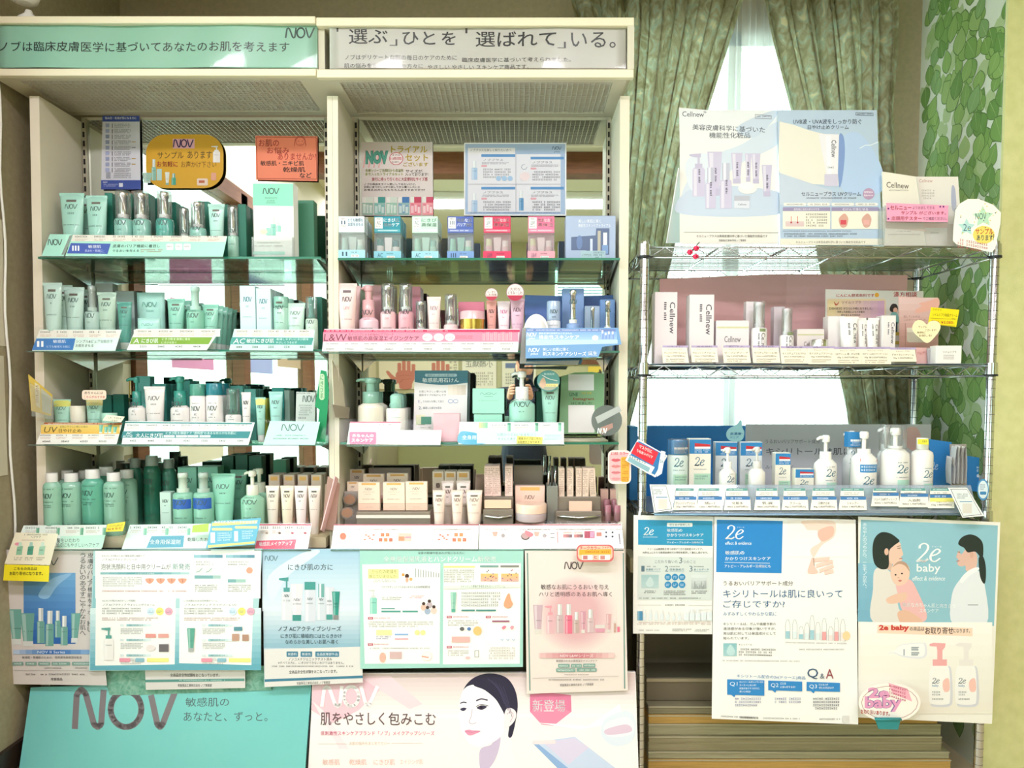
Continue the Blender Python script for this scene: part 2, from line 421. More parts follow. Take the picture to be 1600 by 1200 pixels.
for i in range(760):
    pale = i < 260; L = rnd.uniform(.055, .09); W_ = L * rnd.uniform(.65, .9)
    cy = rnd.uniform(YR + .0, YW - .03); cz = rnd.uniform(.3, 2.97)
    ang = math.pi / 2 + rnd.uniform(-.6, .6) + (math.pi if rnd.random() < .3 else 0)
    P_ = [(min(max(p, YR + .001), YW - .001), min(max(z, .2), 2.99)) for p, z in leafpoly(cy, cz, L, W_, ang)]
    off = XR - .0003 - i * 1.2e-6
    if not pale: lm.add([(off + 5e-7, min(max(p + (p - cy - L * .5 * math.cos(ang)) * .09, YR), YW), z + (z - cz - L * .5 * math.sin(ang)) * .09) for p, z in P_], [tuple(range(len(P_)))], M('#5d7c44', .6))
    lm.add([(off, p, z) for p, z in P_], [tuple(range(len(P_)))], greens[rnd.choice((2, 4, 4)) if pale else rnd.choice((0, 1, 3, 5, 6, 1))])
    if not pale:
        ca, sa = math.cos(ang), math.sin(ang); t = .0008
        lm.add([(off - 6e-7, min(max(cy + q * L * ca + s_ * t * sa, YR), YW), cz + q * L * sa - s_ * t * ca) for q, s_ in ((0, 1), (.9, .3), (.9, -.3), (0, -1))], [(0, 1, 2, 3)], veins)
lf = lm.done('leaf_print', lw_); lf['kind'] = 'stuff'; kids(lw_, lf)
# opposite side of the shop (seen only in the mirrors)
b = MB(); b.box(-1.6, YB_ - .1, 0, .4, YB_, ZC + .1, M('#b9b58c', .8)); b.box(2.3, YB_ - .1, 0, 4.2, YB_, ZC + .1, M('#b9b58c', .8)); b.box(.4, YB_ - .1, 0, 2.3, YB_, 1.75, M('#b9b58c', .8)); b.box(.4, YB_ - .1, 2.75, 2.3, YB_, ZC + .1, M('#b9b58c', .8))
struct(b, 'wall_far')
b = MB(); b.box(.4, YB_ - .06, 1.72, 2.3, YB_ + .03, 1.79, WOOD); b.box(.4, YB_ - .06, 2.72, 2.3, YB_ + .03, 2.79, WOOD)
w3 = b.done('window_3'); w3['kind'] = 'structure'
pn = MB(); pn.box(.4, YB_ - .04, 1.79, 2.3, YB_ - .034, 2.72, GLASS); struct(pn, 'window_pane', w3)
b = MB(); b.box(4.2, YB_ - .1, 0, 4.3, YR, ZC + .1, M('#cfcf9a', .8)); struct(b, 'wall_side')
b = MB(); b.box(-1.6, YB_ - .1, ZC, 4.3, YW + .1, ZC + .08, M('#d9d3b8', .8)); struct(b, 'ceiling')
b = MB(); b.box(-1.6, YB_ - .1, FZ - .1, 4.3, YW + .1, FZ, noise_mat('floor_vinyl', ['#b9a98a', '#c4b597'], 6, .4)); struct(b, 'floor')
b = MB(); b.box(XL, -.2, ZC - .14, 4.2, -.06, ZC, WOOD); struct(b, 'trim_1')
for i, (lx, ly, lw) in enumerate(LAMPS):
    t = empty('ceiling_lamp', (lx, ly, ZC - .05))
    tag(t, ['long white ceiling lamp over the left cabinet, nearer the shelves', 'long white ceiling lamp over the right cabinet, nearer the shelves', 'long white ceiling lamp behind the photographer on the left', 'long white ceiling lamp behind the photographer on the right', 'long white ceiling lamp in front of the yellow-green wall'][i], 'lamp')
    mb = MB(); mb.box(lx - .64, ly - .18, ZC - .05, lx + .64, ly + .18, ZC, WHITE, .01); kids(t, mb.done('housing', t))
# blind slats in the far window (reflected)
t = empty('window_blind', (1.35, YB_ + .06, 1.8)); tag(t, 'pale blue horizontal blind on the window across the shop', 'blind')
for i in range(30):
    mb = MB(); z = 1.82 + i * .03; mb.hexa([(.42, YB_ + .05, z + .018), (2.28, YB_ + .05, z + .018), (2.28, YB_ + .052, z + .016), (.42, YB_ + .052, z + .016), (.42, YB_ + .075, z), (2.28, YB_ + .075, z), (2.28, YB_ + .077, z - .002), (.42, YB_ + .077, z - .002)], M('#8fb0bd', .5)); kids(t, mb.done('slat', t))

# ================================================================== SHELF HEIGHTS
YF, YB = 2.20, 2.42
SH = {'L1': at(300, 404, YF).z, 'L2': at(300, 547, YF).z, 'L3': at(300, 692, YF).z, 'L4': at(300, 838, YF).z,
      'R1': at(740, 406, YF).z, 'R2': at(740, 549, YF).z, 'R3': at(740, 690, YF).z, 'R4': at(740, 838, YF).z,
      'W1': at(1270, 384, YF).z, 'W2': at(1270, 569, YF).z, 'W3': at(1270, 800, YF).z}
IVORY = noise_mat('ivory_board', ['#e4dcc6', '#ece5d2'], 5, .5); IVORY2 = M('#d9d3bf', .6)
def cabinet(name, label, xl0, xl1, xr0, xr1, xm0, xm1, hx0, hx1, hy, key, leftside=True):
    """xl*, xr*: pixel columns of the side panels' front edges, xm*: the mirror's edges, hx*: header"""
    o0 = at((xm0 + xm1) / 2, 900, YF); t = empty(name, (o0.x, 2.3, 0)); tag(t, label, 'cabinet', 'shop display cabinets')
    ztop = at(600, 150, YF).z; X = lambda p, y=500, Y=YF: at(p, y, Y).x
    def part(mb, nm, par=None):
        o = mb.done(nm, par or t); kids(par or t, o); return o
    def side(x0, x1):
        mb = MB(); tx0, tx1 = x0[0], x1[0]; bx0, bx1 = x0[1], x1[1]; zb = FZ
        p = [(tx0, YF, ztop), (tx1, YF, ztop), (bx1, YF, zb), (bx0, YF, zb)]
        mb.hexa(p + [(a, YB + .03, c) for a, _, c in p], IVORY); return part(mb, 'side_panel')
    if leftside: side(*xl1)
    side(*xr1)
    # back panel and mirror
    lo, hi = max(xl1[1]) + .001, min(xr1[0]) - .001
    mx0, mx1 = max(at(xm0, 400, YB).x, lo + .013), min(at(xm1, 400, YB).x, hi - .013)
    mb = MB(); mb.box(lo, YB + .004, FZ, hi, YB + .02, ztop + .02, IVORY2); part(mb, 'back_panel')
    mb = MB(); mb.box(mx0, YB, SH[key + '4'] + .005, mx1, YB + .003, at(600, 188, YB).z, MIRROR); part(mb, 'mirror')
    # slotted uprights
    for sx in (mx0 - .007, mx1 + .007):
        mb = MB(); mb.box(sx - .006, YB - .012, SH[key + '4'], sx + .006, YB + .003, at(600, 186, YB).z, M('#b9b39f', .35, .4)); u = part(mb, 'slotted_upright')
        mb = MB(); z = SH[key + '4'] + .02
        while z < at(600, 190, YB).z - .02: mb.box(sx - .0028, YB - .0135, z, sx + .0028, YB - .0118, z + .017, M('#14120f', .8)); z += .0285
        part(mb, 'slot', u)
    # deck, base
    
    mb = MB(); mb.box(lo, YF - .02, SH[key + '4'] - .03, hi, YB + .004, SH[key + '4'], M('#d8c9a6', .5)); part(mb, 'deck')
    mb = MB(); mb.box(lo, YF + .02, FZ, hi, YB, SH[key + '4'] - .03, M('#5a543e', .7)); part(mb, 'base_box')
    # glass shelves with brackets
    for k in '123':
        z = SH[key + k]; mb = MB()
        gx0, gx1 = lo, hi
        mb.box(gx0, YF - .03, z - .006, gx1, YB - .015, z, GLASS); g = part(mb, 'glass_shelf')
        mb = MB(); mb.box(gx0, YF - .0312, z - .0062, gx1, YF - .0288, z + .0002, GLASS_EDGE); part(mb, 'front_edge', g)
        for sx in (gx0 + .012, gx1 - .012):
            mb = MB(); p = [(sx - .004, YF - .02, z - .006), (sx - .004, YB - .012, z - .006), (sx - .004, YB - .012, z - .055), (sx - .004, YF + .06, z - .022)]
            q = [(a + .008, b_, c) for a, b_, c in p]
            mb.add(p + q, [(0, 1, 2, 3), (7, 6, 5, 4), (0, 4, 5, 1), (1, 5, 6, 2), (2, 6, 7, 3), (3, 7, 4, 0)], CHROME); part(mb, 'bracket', g)
    # canopy header
    YH = 2.12; h0, h1 = at(hx0, 300, YH).x, at(hx1, 300, YH).x
    (ya, yb), (yc, yd) = hy; IV = M('#f1e8cc', .5)
    zt1, zt0, zb1, zb0 = at(600, ya, YH).z, at(600, yb, YH).z, at(600, yc, YH).z, at(600, yd, YH).z
    mb = MB(); mb.box(h0, YH, zt0, h1, YB + .03, zt1, IV, .002); part(mb, 'header_top')
    mb = MB(); mb.box(h0, YH, zb0, h1, YH + .02, zb1, IV, .002); part(mb, 'header_rail')
    if leftside: mb = MB(); mb.box(h0, YH + .02, zb0, h0 + .018, YB + .03, zt0, IVORY2); part(mb, 'header_side')
    mb = MB(); mb.box(h1 - .018, YH + (.0 if key == 'R' else .02), zb0 if key == 'L' else zb1, h1, YB + .03, zt0, IVORY2); part(mb, 'header_side')
    mb = MB(); zu = zb0; mb.box(h0 + .018, YH + .02, zu + .0, h1 - .018, YH + .035, zu + .012, IVORY2)
    mb.box(h0 + .018, YH + .035, zu, h0 + .055, YB, zu + .012, IVORY2); mb.box(h1 - .055, YH + .035, zu, h1 - .018, YB, zu + .012, IVORY2); mb.box(h0 + .055, YB - .03, zu, h1 - .055, YB, zu + .012, IVORY2)
    part(mb, 'louvre_frame')
    mb = MB(); x = h0 + .055; LM = M('#e2ded0', .4, .2)
    while x < h1 - .055: mb.box(x, YH + .036, zu + .002, x + .0016, YB - .03, zu + .012, LM); x += .0155
    y = YH + .045
    while y < YB - .03: mb.box(h0 + .055, y, zu + .002, h1 - .055, y + .0016, zu + .012, LM); y += .0155
    mb.box(h0 + .05, YH + .03, zu + .03, h1 - .05, YB - .02, zu + .034, M('#96928a', .6))
    o = part(mb, 'louvre_grid'); o['kind'] = 'stuff'
    return t
def XX(p, y, Y=YF): return at(p, y, Y).x
cabinet('display_cabinet', 'ivory shop display cabinet with mint header banner, on the left', 0, ((XX(46, 150), XX(54, 860)), (XX(61, 150), XX(68, 860))), 0, ((XX(511, 150), XX(512.5, 860)), (XX(519, 150), XX(520, 860))), 122, 510, -8, 496.5, ((25, 36), (107, 118)), 'L')
cabinet('display_cabinet', 'ivory shop display cabinet with white header banner, in the middle', 0, ((XX(519.3, 150), XX(520.3, 860)), (XX(528, 150), XX(527, 860))), 0, ((XX(969, 150), XX(966, 860)), (XX(984, 150), XX(978, 860))), 553, 950, 497.5, 989, ((27, 40), (108, 121)), 'R')

# ================================================================== WIRE RACK
RYF, RYB = 2.20, 2.62
px0, px1 = at(1005, 600, RYF).x, at(1548, 600, RYF).x
r_ = empty('wire_rack', ((px0 + px1) / 2, 2.41, 0)); tag(r_, 'chrome wire shelving rack in front of the curtained window', 'shelving rack')
for x, y in ((px0, RYF), (px1, RYF), (px0, RYB), (px1, RYB)):
    mb = MB(); ztop = at(1005, 377, RYF).z; mb.lathe([(.0127, FZ + .03), (.0127, ztop - .004), (.011, ztop)], CHROME, n=14, cx=x, cy=y)
    p = mb.done('post', r_); kids(r_, p)
    mb = MB(); z = FZ + .06
    while z < ztop - .01: mb.lathe([(.0129, z), (.0129, z + .0014)], M('#6a6a70', .4, .8), n=14, cx=x, cy=y, cap=False); z += .0254
    g = mb.done('groove', p); kids(p, g)
    for k in ('W1', 'W2', 'W3'):
        mb = MB(); z = SH[k]; mb.lathe([(.0175, z - .033), (.0165, z + .004)], CHROME, n=14, cx=x, cy=y); c = mb.done('collar', p); kids(p, c)
        mb = MB(); mb.lathe([(.0182, z - .036), (.0182, z - .030)], M('#1c1e22', .5), n=14, cx=x, cy=y); c = mb.done('collar_ring', p); kids(p, c)
    mb = MB(); mb.lathe([(.018, FZ), (.02, FZ + .012), (.014, FZ + .03)], M('#222222', .5), n=12, cx=x, cy=y); c = mb.done('foot', p); kids(p, c)
WIRE = M('#c3c5c8', .22, 1.0)
for k in ('W1', 'W2', 'W3'):
    z = SH[k] - .0045; zl = z - .030; mb = MB(); x0, x1, y0, y1 = px0 + .015, px1 - .015, RYF, RYB
    for zz in (z, zl):
        for yy in (y0, y1): mb.tube([(x0, yy, zz), (x1, yy, zz)], .003, WIRE, 6)
        for xx in (px0, px1): mb.tube([(xx, y0 + .015, zz), (xx, y1 - .015, zz)], .003, WIRE, 6)
    for yy in (y0, y1):
        n = 22; mb.tube([(x0 + (x1 - x0) * i / n, yy, z if i % 2 else zl) for i in range(n + 1)], .0018, WIRE, 5)
    for xx in (px0, px1):
        n = 10; mb.tube([(xx, y0 + .015 + (y1 - y0 - .03) * i / n, z if i % 2 else zl) for i in range(n + 1)], .0018, WIRE, 5)
    sh = mb.done('wire_shelf', r_); kids(r_, sh)
    mb = MB()
    for i in range(1, 19): yy = y0 + (y1 - y0) * i / 19; mb.tube([(x0, yy, z + .002), (x1, yy, z + .002)], .0016, WIRE, 5)
    for i in range(1, 5): xx = x0 + (x1 - x0) * i / 5; mb.tube([(xx, y0, z - .003), (xx, y1, z - .003)], .0028, WIRE, 6)
    d = mb.done('wire_deck', sh); kids(sh, d); d['kind'] = 'stuff'
for k, lab in (('W2', 'clear plastic liner sheet on the rack shelf with the boxed creams'), ('W3', 'clear plastic liner sheet on the rack shelf with the pump bottles')):
    mb = MB(); mb.box(px0 + .02, RYF - .002, SH[k], px1 - .02, RYB - .005, SH[k] + .0015, clear('#dfeaf4', .8, .35, '#b4c6d8')); tag(mb.done('shelf_liner'), lab, 'shelf liner')
SH['W2'] += .0015; SH['W3'] += .0015
for k in SH: SH[k] += .0004

# ================================================================== CURTAINS
CURT = noise_mat('damask_curtain', ['#86805f', '#979172', '#a8a082', '#9ca894', '#cfc49c'], 26, .5, dist=1.6, detail=8, stretch=(1, 1, .6), pos=[.34, .44, .52, .58, .7], spec=.5, trans=.36, bump=.6, bscale=60)
def curtain(name, label, edge, pleats, Y0, amp, mat, seed, ztopp=-20):
    """edge: [(py, left px, right px)] from the top down"""
    rr_ = random.Random(seed); rows = 46; colsn = pleats * 14; V = []; fs = []
    ph = [rr_.uniform(-.5, .5) for _ in range(pleats + 1)]
    for j in range(rows + 1):
        t = j / rows; py = edge[0][0] + (edge[-1][0] - edge[0][0]) * t
        for (a, b_) in zip(edge, edge[1:]):
            if a[0] <= py <= b_[0]:
                u = (py - a[0]) / (b_[0] - a[0]); u_ = u; l = a[1] + (b_[1] - a[1]) * u_; r = a[2] + (b_[2] - a[2]) * u_
        for i in range(colsn + 1):
            u = i / colsn; a = u * pleats; k = int(min(a, pleats - 1)); A = amp * (.75 + .5 * ph[k] + .35 * math.sin(t * 3 + k))
            yy = Y0 + A * math.sin(a * 2 * math.pi + .3 * math.sin(t * 5 + k)) + .008 * math.sin(a * 9 + t * 4)
            uu = u + .25 / pleats * math.sin(a * 4 * math.pi) * .6
            V.append(at(l + (r - l) * uu, py, Y0) + Vector((0, yy - Y0, 0)))
    n = colsn + 1
    for j in range(rows):
        for i in range(colsn): q = j * n + i; fs.append((q, q + n, q + n + 1, q + 1))
    mb = MB(); mb.add(V, fs, mat, True); o = mb.done(name)
    tag(o, label, 'curtain'); return o
curtain('curtain', 'green-gold damask curtain swept left behind the cabinet edge', [(-15, 888, 1166), (30, 900, 1152), (170, 915, 1108), (290, 920, 1075), (400, 925, 1052), (560, 930, 1012), (660, 930, 985), (760, 930, 978)], 7, 2.74, .030, CURT, 3)
curtain('curtain', 'green-gold damask curtain swept right towards the leaf wallpaper', [(-15, 1192, 1402), (60, 1208, 1402), (170, 1238, 1394), (300, 1262, 1400), (430, 1284, 1410), (560, 1306, 1413), (640, 1324, 1416), (760, 1340, 1418)], 6, 2.74, .024, CURT, 5)
SHEER = clear('#ffffff', .1, .35, '#f6f7ff')
def sheer():
    nt = SHEER.node_tree
    for n in nt.nodes:
        if n.type == 'BSDF_DIFFUSE':
            t_ = nt.nodes.new('ShaderNodeBsdfTranslucent'); t_.inputs[0].default_value = (.97, .96, .98, 1)
            for l in list(n.outputs[0].links): s_ = l.to_socket; nt.links.new(t_.outputs[0], s_)
sheer()
curtain('sheer_curtain', 'thin white sheer curtain hanging across the bright window', [(-15, 1010, 1345), (680, 985, 1345)], 16, 2.80, .010, SHEER, 9)
# curtain rail
mb = MB(); mb.tube([(at(880, 0, 2.74).x, 2.77, 2.97), (XR - .02, 2.77, 2.97)], .01, WHITE, 8); tag(mb.done('curtain_rail'), 'white curtain rail just under the ceiling above the window', 'rail')

# ================================================================== BOARDS AND BOXES UNDER THE RACK
BR = [noise_mat('board_%d' % i, c, 10, .55, stretch=(1, 1, 30), detail=3) for i, c in enumerate((['#8a8264', '#9c9474'], ['#a98a4a', '#c09a55'], ['#8f8a6c', '#a39e80'], ['#77725a', '#8a8468']))]
t = empty('board_stack', (at(1240, 1100, 2.66).x, 2.7, 0)); tag(t, 'stack of long flat tan and brown boards lying under the wire rack', 'boards')
seq = [(1106, 1118, 1462, 3), (1119, 1132, 1468, 1), (1133, 1150, 1474, 2), (1151, 1160, 1474, 0), (1161, 1175, 1476, 0), (1176, 1187, 1488, 2), (1188, 1204, 1490, 1), (1205, 1222, 1490, 0), (1223, 1240, 1492, 2), (1241, 1262, 1492, 0), (1263, 1285, 1492, 3)]
YBD = 2.25
for i, (y0, y1, xr, k) in enumerate(seq):
    z1, z0 = at(1240, y0, YBD).z, at(1240, y1 + .6, YBD).z; mb = MB(); dy = rnd.uniform(0, .012)
    mb.box(at(1014, 1100, YBD).x, YBD + dy, z0, at(xr, 1100, YBD).x, 2.60, z1, BR[k], .002); kids(t, mb.done('board', t))
    mb = MB(); mb.box(at(1014, 1100, YBD).x, YBD + dy - .002, z1 - .004, at(xr, 1100, YBD).x, YBD + dy + .001, z1 - .001, M('#b9b298', .4, .3)); kids(t, mb.done('metal_trim', t))
zb_ = at(1240, 1285, YBD).z
mb = MB(); mb.box(at(1014, 1100, YBD).x, YBD + .02, FZ, at(1480, 1100, YBD).x, 2.60, zb_ - .0005, BR[3]); kids(t, mb.done('lower_board', t))
t = empty('folded_table', (at(1240, 1030, 2.66).x, 2.7, at(1240, 1106, YBD).z)); tag(t, 'dark brown folded table lying on top of the board stack', 'table')
z1, z0 = at(1240, 1059, 2.30).z, at(1240, 1106, YBD).z
mb = MB(); mb.box(at(1014, 1100, 2.25).x, 2.30, z0, at(1458, 1100, 2.3).x, 2.60, z1, M('#6e6450', .6), .003); kids(t, mb.done('tabletop', t))
mb = MB(); mb.box(at(1014, 1100, 2.25).x, 2.297, z1 - .012, at(1460, 1100, 2.3).x, 2.306, z1 - .002, M('#a59a80', .4, .2)); kids(t, mb.done('edge_trim', t))
mb = MB(); mb.box(at(1014, 1100, 2.25).x, 2.42, z1, at(1440, 1000, 2.45).x, 2.60, at(1240, 975, 2.45).z, M('#6b6150', .7), .004); tag(mb.done('storage_box'), 'dark brown storage box behind the posters under the rack', 'box')
# pale block beside the middle cabinet and the clutter behind its edge
mb = MB(); a = at(976, 862, 2.3); c = at(990, 884, 2.3); mb.box(a.x + .004, 2.21, c.z, c.x, 2.34, a.z, M('#dcd2a8', .5), .002); tag(mb.done('wall_block'), 'small cream block fixed to the side of the middle cabinet', 'block')
mb = MB(); a = at(982, 666, 2.45); c = at(1003, 790, 2.45)
mb.box(a.x, 2.42, SH['W3'], c.x - .02, 2.52, a.z, M('#2f7fb8', .5), .002); tag(mb.done('leaflet_box'), 'blue leaflet box at the left end of the lower rack shelf', 'box')

# ================================================================== ROOM BITS
t = empty('security_camera', (at(45, 22, 2.16).x, 2.16, at(300, 25, 2.12).z + .0004)); tag(t, 'small white camera with a dark lens on top of the left header', 'camera')
b0 = wloc(t); mb = MB(); mb.lathe([(.030, b0.z), (.028, b0.z + .010), (.012, b0.z + .024), (.008, b0.z + .034)], M('#f0efec', .3), n=20, cx=b0.x, cy=b0.y); kids(t, mb.done('base', t))
cx, cz = at(38, 0, 2.16).x, at(38, -8, 2.16).z
mb = MB(); mb.lathe([(.02, cz - .024), (.034, cz - .018), (.040, cz), (.036, cz + .02), (.02, cz + .032)], M('#f4f3f0', .3), n=22, cx=cx, cy=b0.y); kids(t, mb.done('body', t))
mb = MB(); mb.tube([(cx, b0.y - .036, cz + .002), (cx, b0.y - .044, cz + .001)], .022, M('#11162a', .1), 18); kids(t, mb.done('lens', t))
pts = [(XL + .008, 2.16 + .006 * math.sin(i * 1.1), at(10, 118 + i * 37, 2.16).z) for i in range(21)]
mb = MB(); mb.tube([(p[0], p[1], p[2]) for p in pts], .0035, M('#efeee8', .4), 8); tag(mb.done('cable'), 'thin white cable hanging down the left wall', 'cable')
def wallposter(y0, y1, z1, z0, txt, label):
    mb = MB(); mb.box(XL, y0, z0, XL + .002, y1, z1, M('#cfc8b2', .6)); o = mb.done('wall_poster'); tag(o, label, 'poster')
    pr = Pr(lambda x, y, off: Vector((XL + .002 + off, y0 + (1 - x) * 0 + x * (y1 - y0), z1 - y * (z1 - z0))))
    pr.vt(txt, .70, .03, .80, .97, '#57503f'); pr.vt(txt[::-1], .45, .1, .52, .9, '#8a8067'); pr.out(o)
wallposter(1.985, 2.165, at(10, 343, 2.16).z, at(10, 541, 2.16).z, '敏感肌のためのスキンケア', 'pale vertical notice on the left wall, the upper of two')
wallposter(1.985, 2.15, at(5, 556, 2.15).z, at(5, 742, 2.15).z, '悩みをやさしくカバー。', 'pale vertical notice on the left wall, the lower of two')
# ================================================================== PRODUCTS
SHELFNAME = {'L1': "left cabinet's top glass shelf", 'L2': "left cabinet's second glass shelf", 'L3': "left cabinet's third glass shelf", 'L4': "left cabinet's bottom deck",
             'R1': "middle cabinet's top glass shelf", 'R2': "middle cabinet's second glass shelf", 'R3': "middle cabinet's third glass shelf", 'R4': "middle cabinet's bottom deck",
             'W2': "wire rack's middle shelf", 'W3': "wire rack's lower shelf"}
ORD = ['first', 'second', 'third', 'fourth', 'fifth', 'sixth', 'seventh', 'eighth', 'ninth', 'tenth', 'eleventh', 'twelfth', 'thirteenth', 'fourteenth', 'fifteenth', 'sixteenth', 'seventeenth', 'eighteenth', 'nineteenth', 'twentieth', 'twenty-first', 'twenty-second', 'twenty-third', 'twenty-fourth', 'twenty-fifth', 'twenty-sixth', 'twenty-seventh', 'twenty-eighth', 'twenty-ninth', 'thirtieth'] + ['%d-th' % i for i in range(31, 70)]
REG = []
PLB = {}
def plast(h):
    c = [int(h[i:i + 2], 16) for i in (1, 3, 5)]; g = '%02x' % int(sum(c) / 3)
    return M(mixh(h, '#' + g * 3, .13), .24, 0, .5, .2)
MARKS = {
 'nov': lambda p, w, h, c: (p.nov(-w * .26, h * .83, w * .26, h * .755, c), p.g(-w * .12, h * .70, w * .14, h * .66, 1, c), p.g(-w * .32, h * .53, w * .32, h * .505, 1, c)),
 'novb': lambda p, w, h, c: (p.r(-w * .2, h * .90, w * .2, h * .865, '#6a655c'), p.nov(-w * .24, h * .83, w * .24, h * .76, c), p.g(-w * .12, h * .71, w * .14, h * .67, 1, c), p.g(-w * .32, h * .53, w * .32, h * .505, 1, c)),
 'low': lambda p, w, h, c: (p.g(-w * .22, h * .61, w * .24, h * .58, 1, c), p.nov(-w * .3, h * .565, w * .3, h * .495, c), p.g(-w * .12, h * .44, w * .1, h * .41, 1, c), p.g(-w * .3, h * .3, w * .3, h * .27, 1, c)),
 'sh': lambda p, w, h, c: (p.g(-w * .3, h * .77, w * .3, h * .745, 1, c), p.nov(-w * .32, h * .69, w * .2, h * .615, c), p.g(-w * .34, h * .57, w * .3, h * .545, 1, c), p.g(-w * .3, h * .52, w * .2, h * .465, 2, c), p.g(-w * .35, h * .2, w * .35, h * .17, 1, c)),
 'ac': lambda p, w, h, c: (p.g(-w * .22, h * .68, w * .24, h * .65, 1, c), p.nov(-w * .28, h * .62, w * .26, h * .54, c), p.t('AC', -w * .1, h * .50, w * .08, h * .46, c), p.g(-w * .22, h * .44, w * .2, h * .41, 1, c), p.g(-w * .3, h * .34, w * .3, h * .32, 1, c)),
 'cel': lambda p, w, h, c: (p.vtx('Cellnew', w * .16, h * .86, w * .40, h * .42, c), p.gx(-w * .12, h * .86, w * .02, h * .6, c)),
 'cel2': lambda p, w, h, c: (p.r(-w * .1, h * .56, w * .3, h * .51, '#8a9a70'), p.vtx('Cellnew', w * .02, h * .49, w * .28, h * .16, c), p.gx(-w * .2, h * .48, -w * .08, h * .25, c)),
 'celh': lambda p, w, h, c: (p.r(-w * .48, h * .86, w * .48, h * .82, '#d5d2a8'), p.t('Cellnew', -w * .25, h * .64, w * .24, h * .50, c), p.g(-w * .2, h * .44, w * .2, h * .38, 1, c)),
 '2e': lambda p, w, h, c: (p.g(-w * .1, h * .60, w * .3, h * .575, 1, c), p.e2(-w * .12, h * .56, w * .34, h * .46, '#3a6f86', .08), p.g(-w * .14, h * .42, w * .36, h * .40, 1, c), p.r(-w * .1, h * .38, w * .40, h * .22, '#b9e2d2')),
 '2ebox': lambda p, w, h, c: (p.r(-w * .49, h * .99, w * .49, h * .79, '#2f86c4'), p.q((-w * .25, h * .94), (w * .46, h * .92), (w * .46, h * .89), (-w * .25, h * .89), '#c8323a'), p.r(-w * .25, h * .89, w * .46, h * .86, '#f4f6f8'), p.g(-w * .25, h * .855, w * .46, h * .80, 2, '#e8f2fa'),
        p.e2(-w * .24, h * .74, w * .22, h * .62, '#3a6f86', .08), p.g(-w * .28, h * .58, w * .3, h * .56, 1, c), p.r(-w * .27, h * .51, w * .49, h * .24, '#b5d9c2'), p.g(-w * .2, h * .49, w * .4, h * .42, 2, '#5d8f86')),
 '2elab': lambda p, w, h, c: (p.q((-w * .3, h * .66), (w * .44, h * .65), (w * .44, h * .62), (-w * .3, h * .62), '#c8323a'), p.r(-w * .3, h * .62, w * .44, h * .59, '#f4f6f8'), p.r(-w * .3, h * .59, w * .44, h * .49, '#2f86c4'), p.g(-w * .26, h * .58, w * .4, h * .50, 2, '#f0f6fa'),
        p.e2(-w * .18, h * .44, w * .28, h * .34, '#3a6f86', .08), p.r(-w * .22, h * .30, w * .44, h * .2, '#b9e2d2')),
 'pk': lambda p, w, h, c: (p.nov(-w * .28, h * .62, w * .28, h * .55, '#4b3f46'), p.t('L&W', -w * .16, h * .50, w * .12, h * .47, '#d08a94'), p.g(-w * .3, h * .36, w * .3, h * .33, 1, '#6b5a60')),
 'pkt': lambda p, w, h, c: (p.r(-w * .2, h * .90, w * .2, h * .86, '#6a5a5e'), p.nov(-w * .22, h * .80, w * .24, h * .73, '#4b3f46'), p.t('L&W', -w * .16, h * .66, w * .14, h * .61, '#e08a94'), p.g(-w * .28, h * .48, w * .28, h * .455, 1, '#6b5a60')),
 'box': lambda p, w, h, c: (p.r(-w * .33, h * .97, w * .33, h * .90, '#e6b368'), p.nov(-w * .17, h * .80, w * .15, h * .72, '#6e5b54'), p.g(-w * .28, h * .67, w * .28, h * .64, 1, '#a08a80'), p.g(-w * .2, h * .59, w * .1, h * .56, 1, '#a08a80'), p.g(-w * .3, h * .42, w * .26, h * .38, 1, '#8a7468'), p.r(-w * .49, h * .26, w * .49, h * .25, '#caa292'), p.r(-w * .49, h * .25, w * .49, h * .01, '#f0c8b6'), p.g(-w * .2, h * .14, w * .2, h * .11, 1, '#a08a80')),
 'stx': lambda p, w, h, c: (p.g(-w * .42, h * .95, w * .42, h * .08, 14, '#8c6f66'),),
 'none': lambda p, w, h, c: None,
}
def _vtx(s, txt, x0, y0, x1, y1, col):   # lettering turned a quarter to the right, reading downwards
    pen = 0; V = []; Fc = []
    for ch in txt:
        v, f, a = glyph(ch, 0.008); k = len(V); V += [(p[0] + pen, p[1]) for p in v]; Fc += [tuple(i + k for i in q) for q in f]; pen += a
    a0 = min(p[0] for p in V); a1 = max(p[0] for p in V); b0 = min(p[1] for p in V); b1 = max(p[1] for p in V)
    s.add([(x0 + (p[1] - b0) / (b1 - b0) * (x1 - x0), y0 + (p[0] - a0) / (a1 - a0) * (y1 - y0)) for p in V], Fc, col, True)
def _gx(s, x0, y0, x1, y1, col):
    n = 9; h = (y1 - y0) / n
    for i in range(n):
        if i != 4: s.r(x0 + (x1 - x0) * .2, y0 + h * i, x1 - (x1 - x0) * .2 * rnd.random(), y0 + h * i + h * .6, col); s.k -= 1
Pr.vtx = _vtx; Pr.gx = _gx
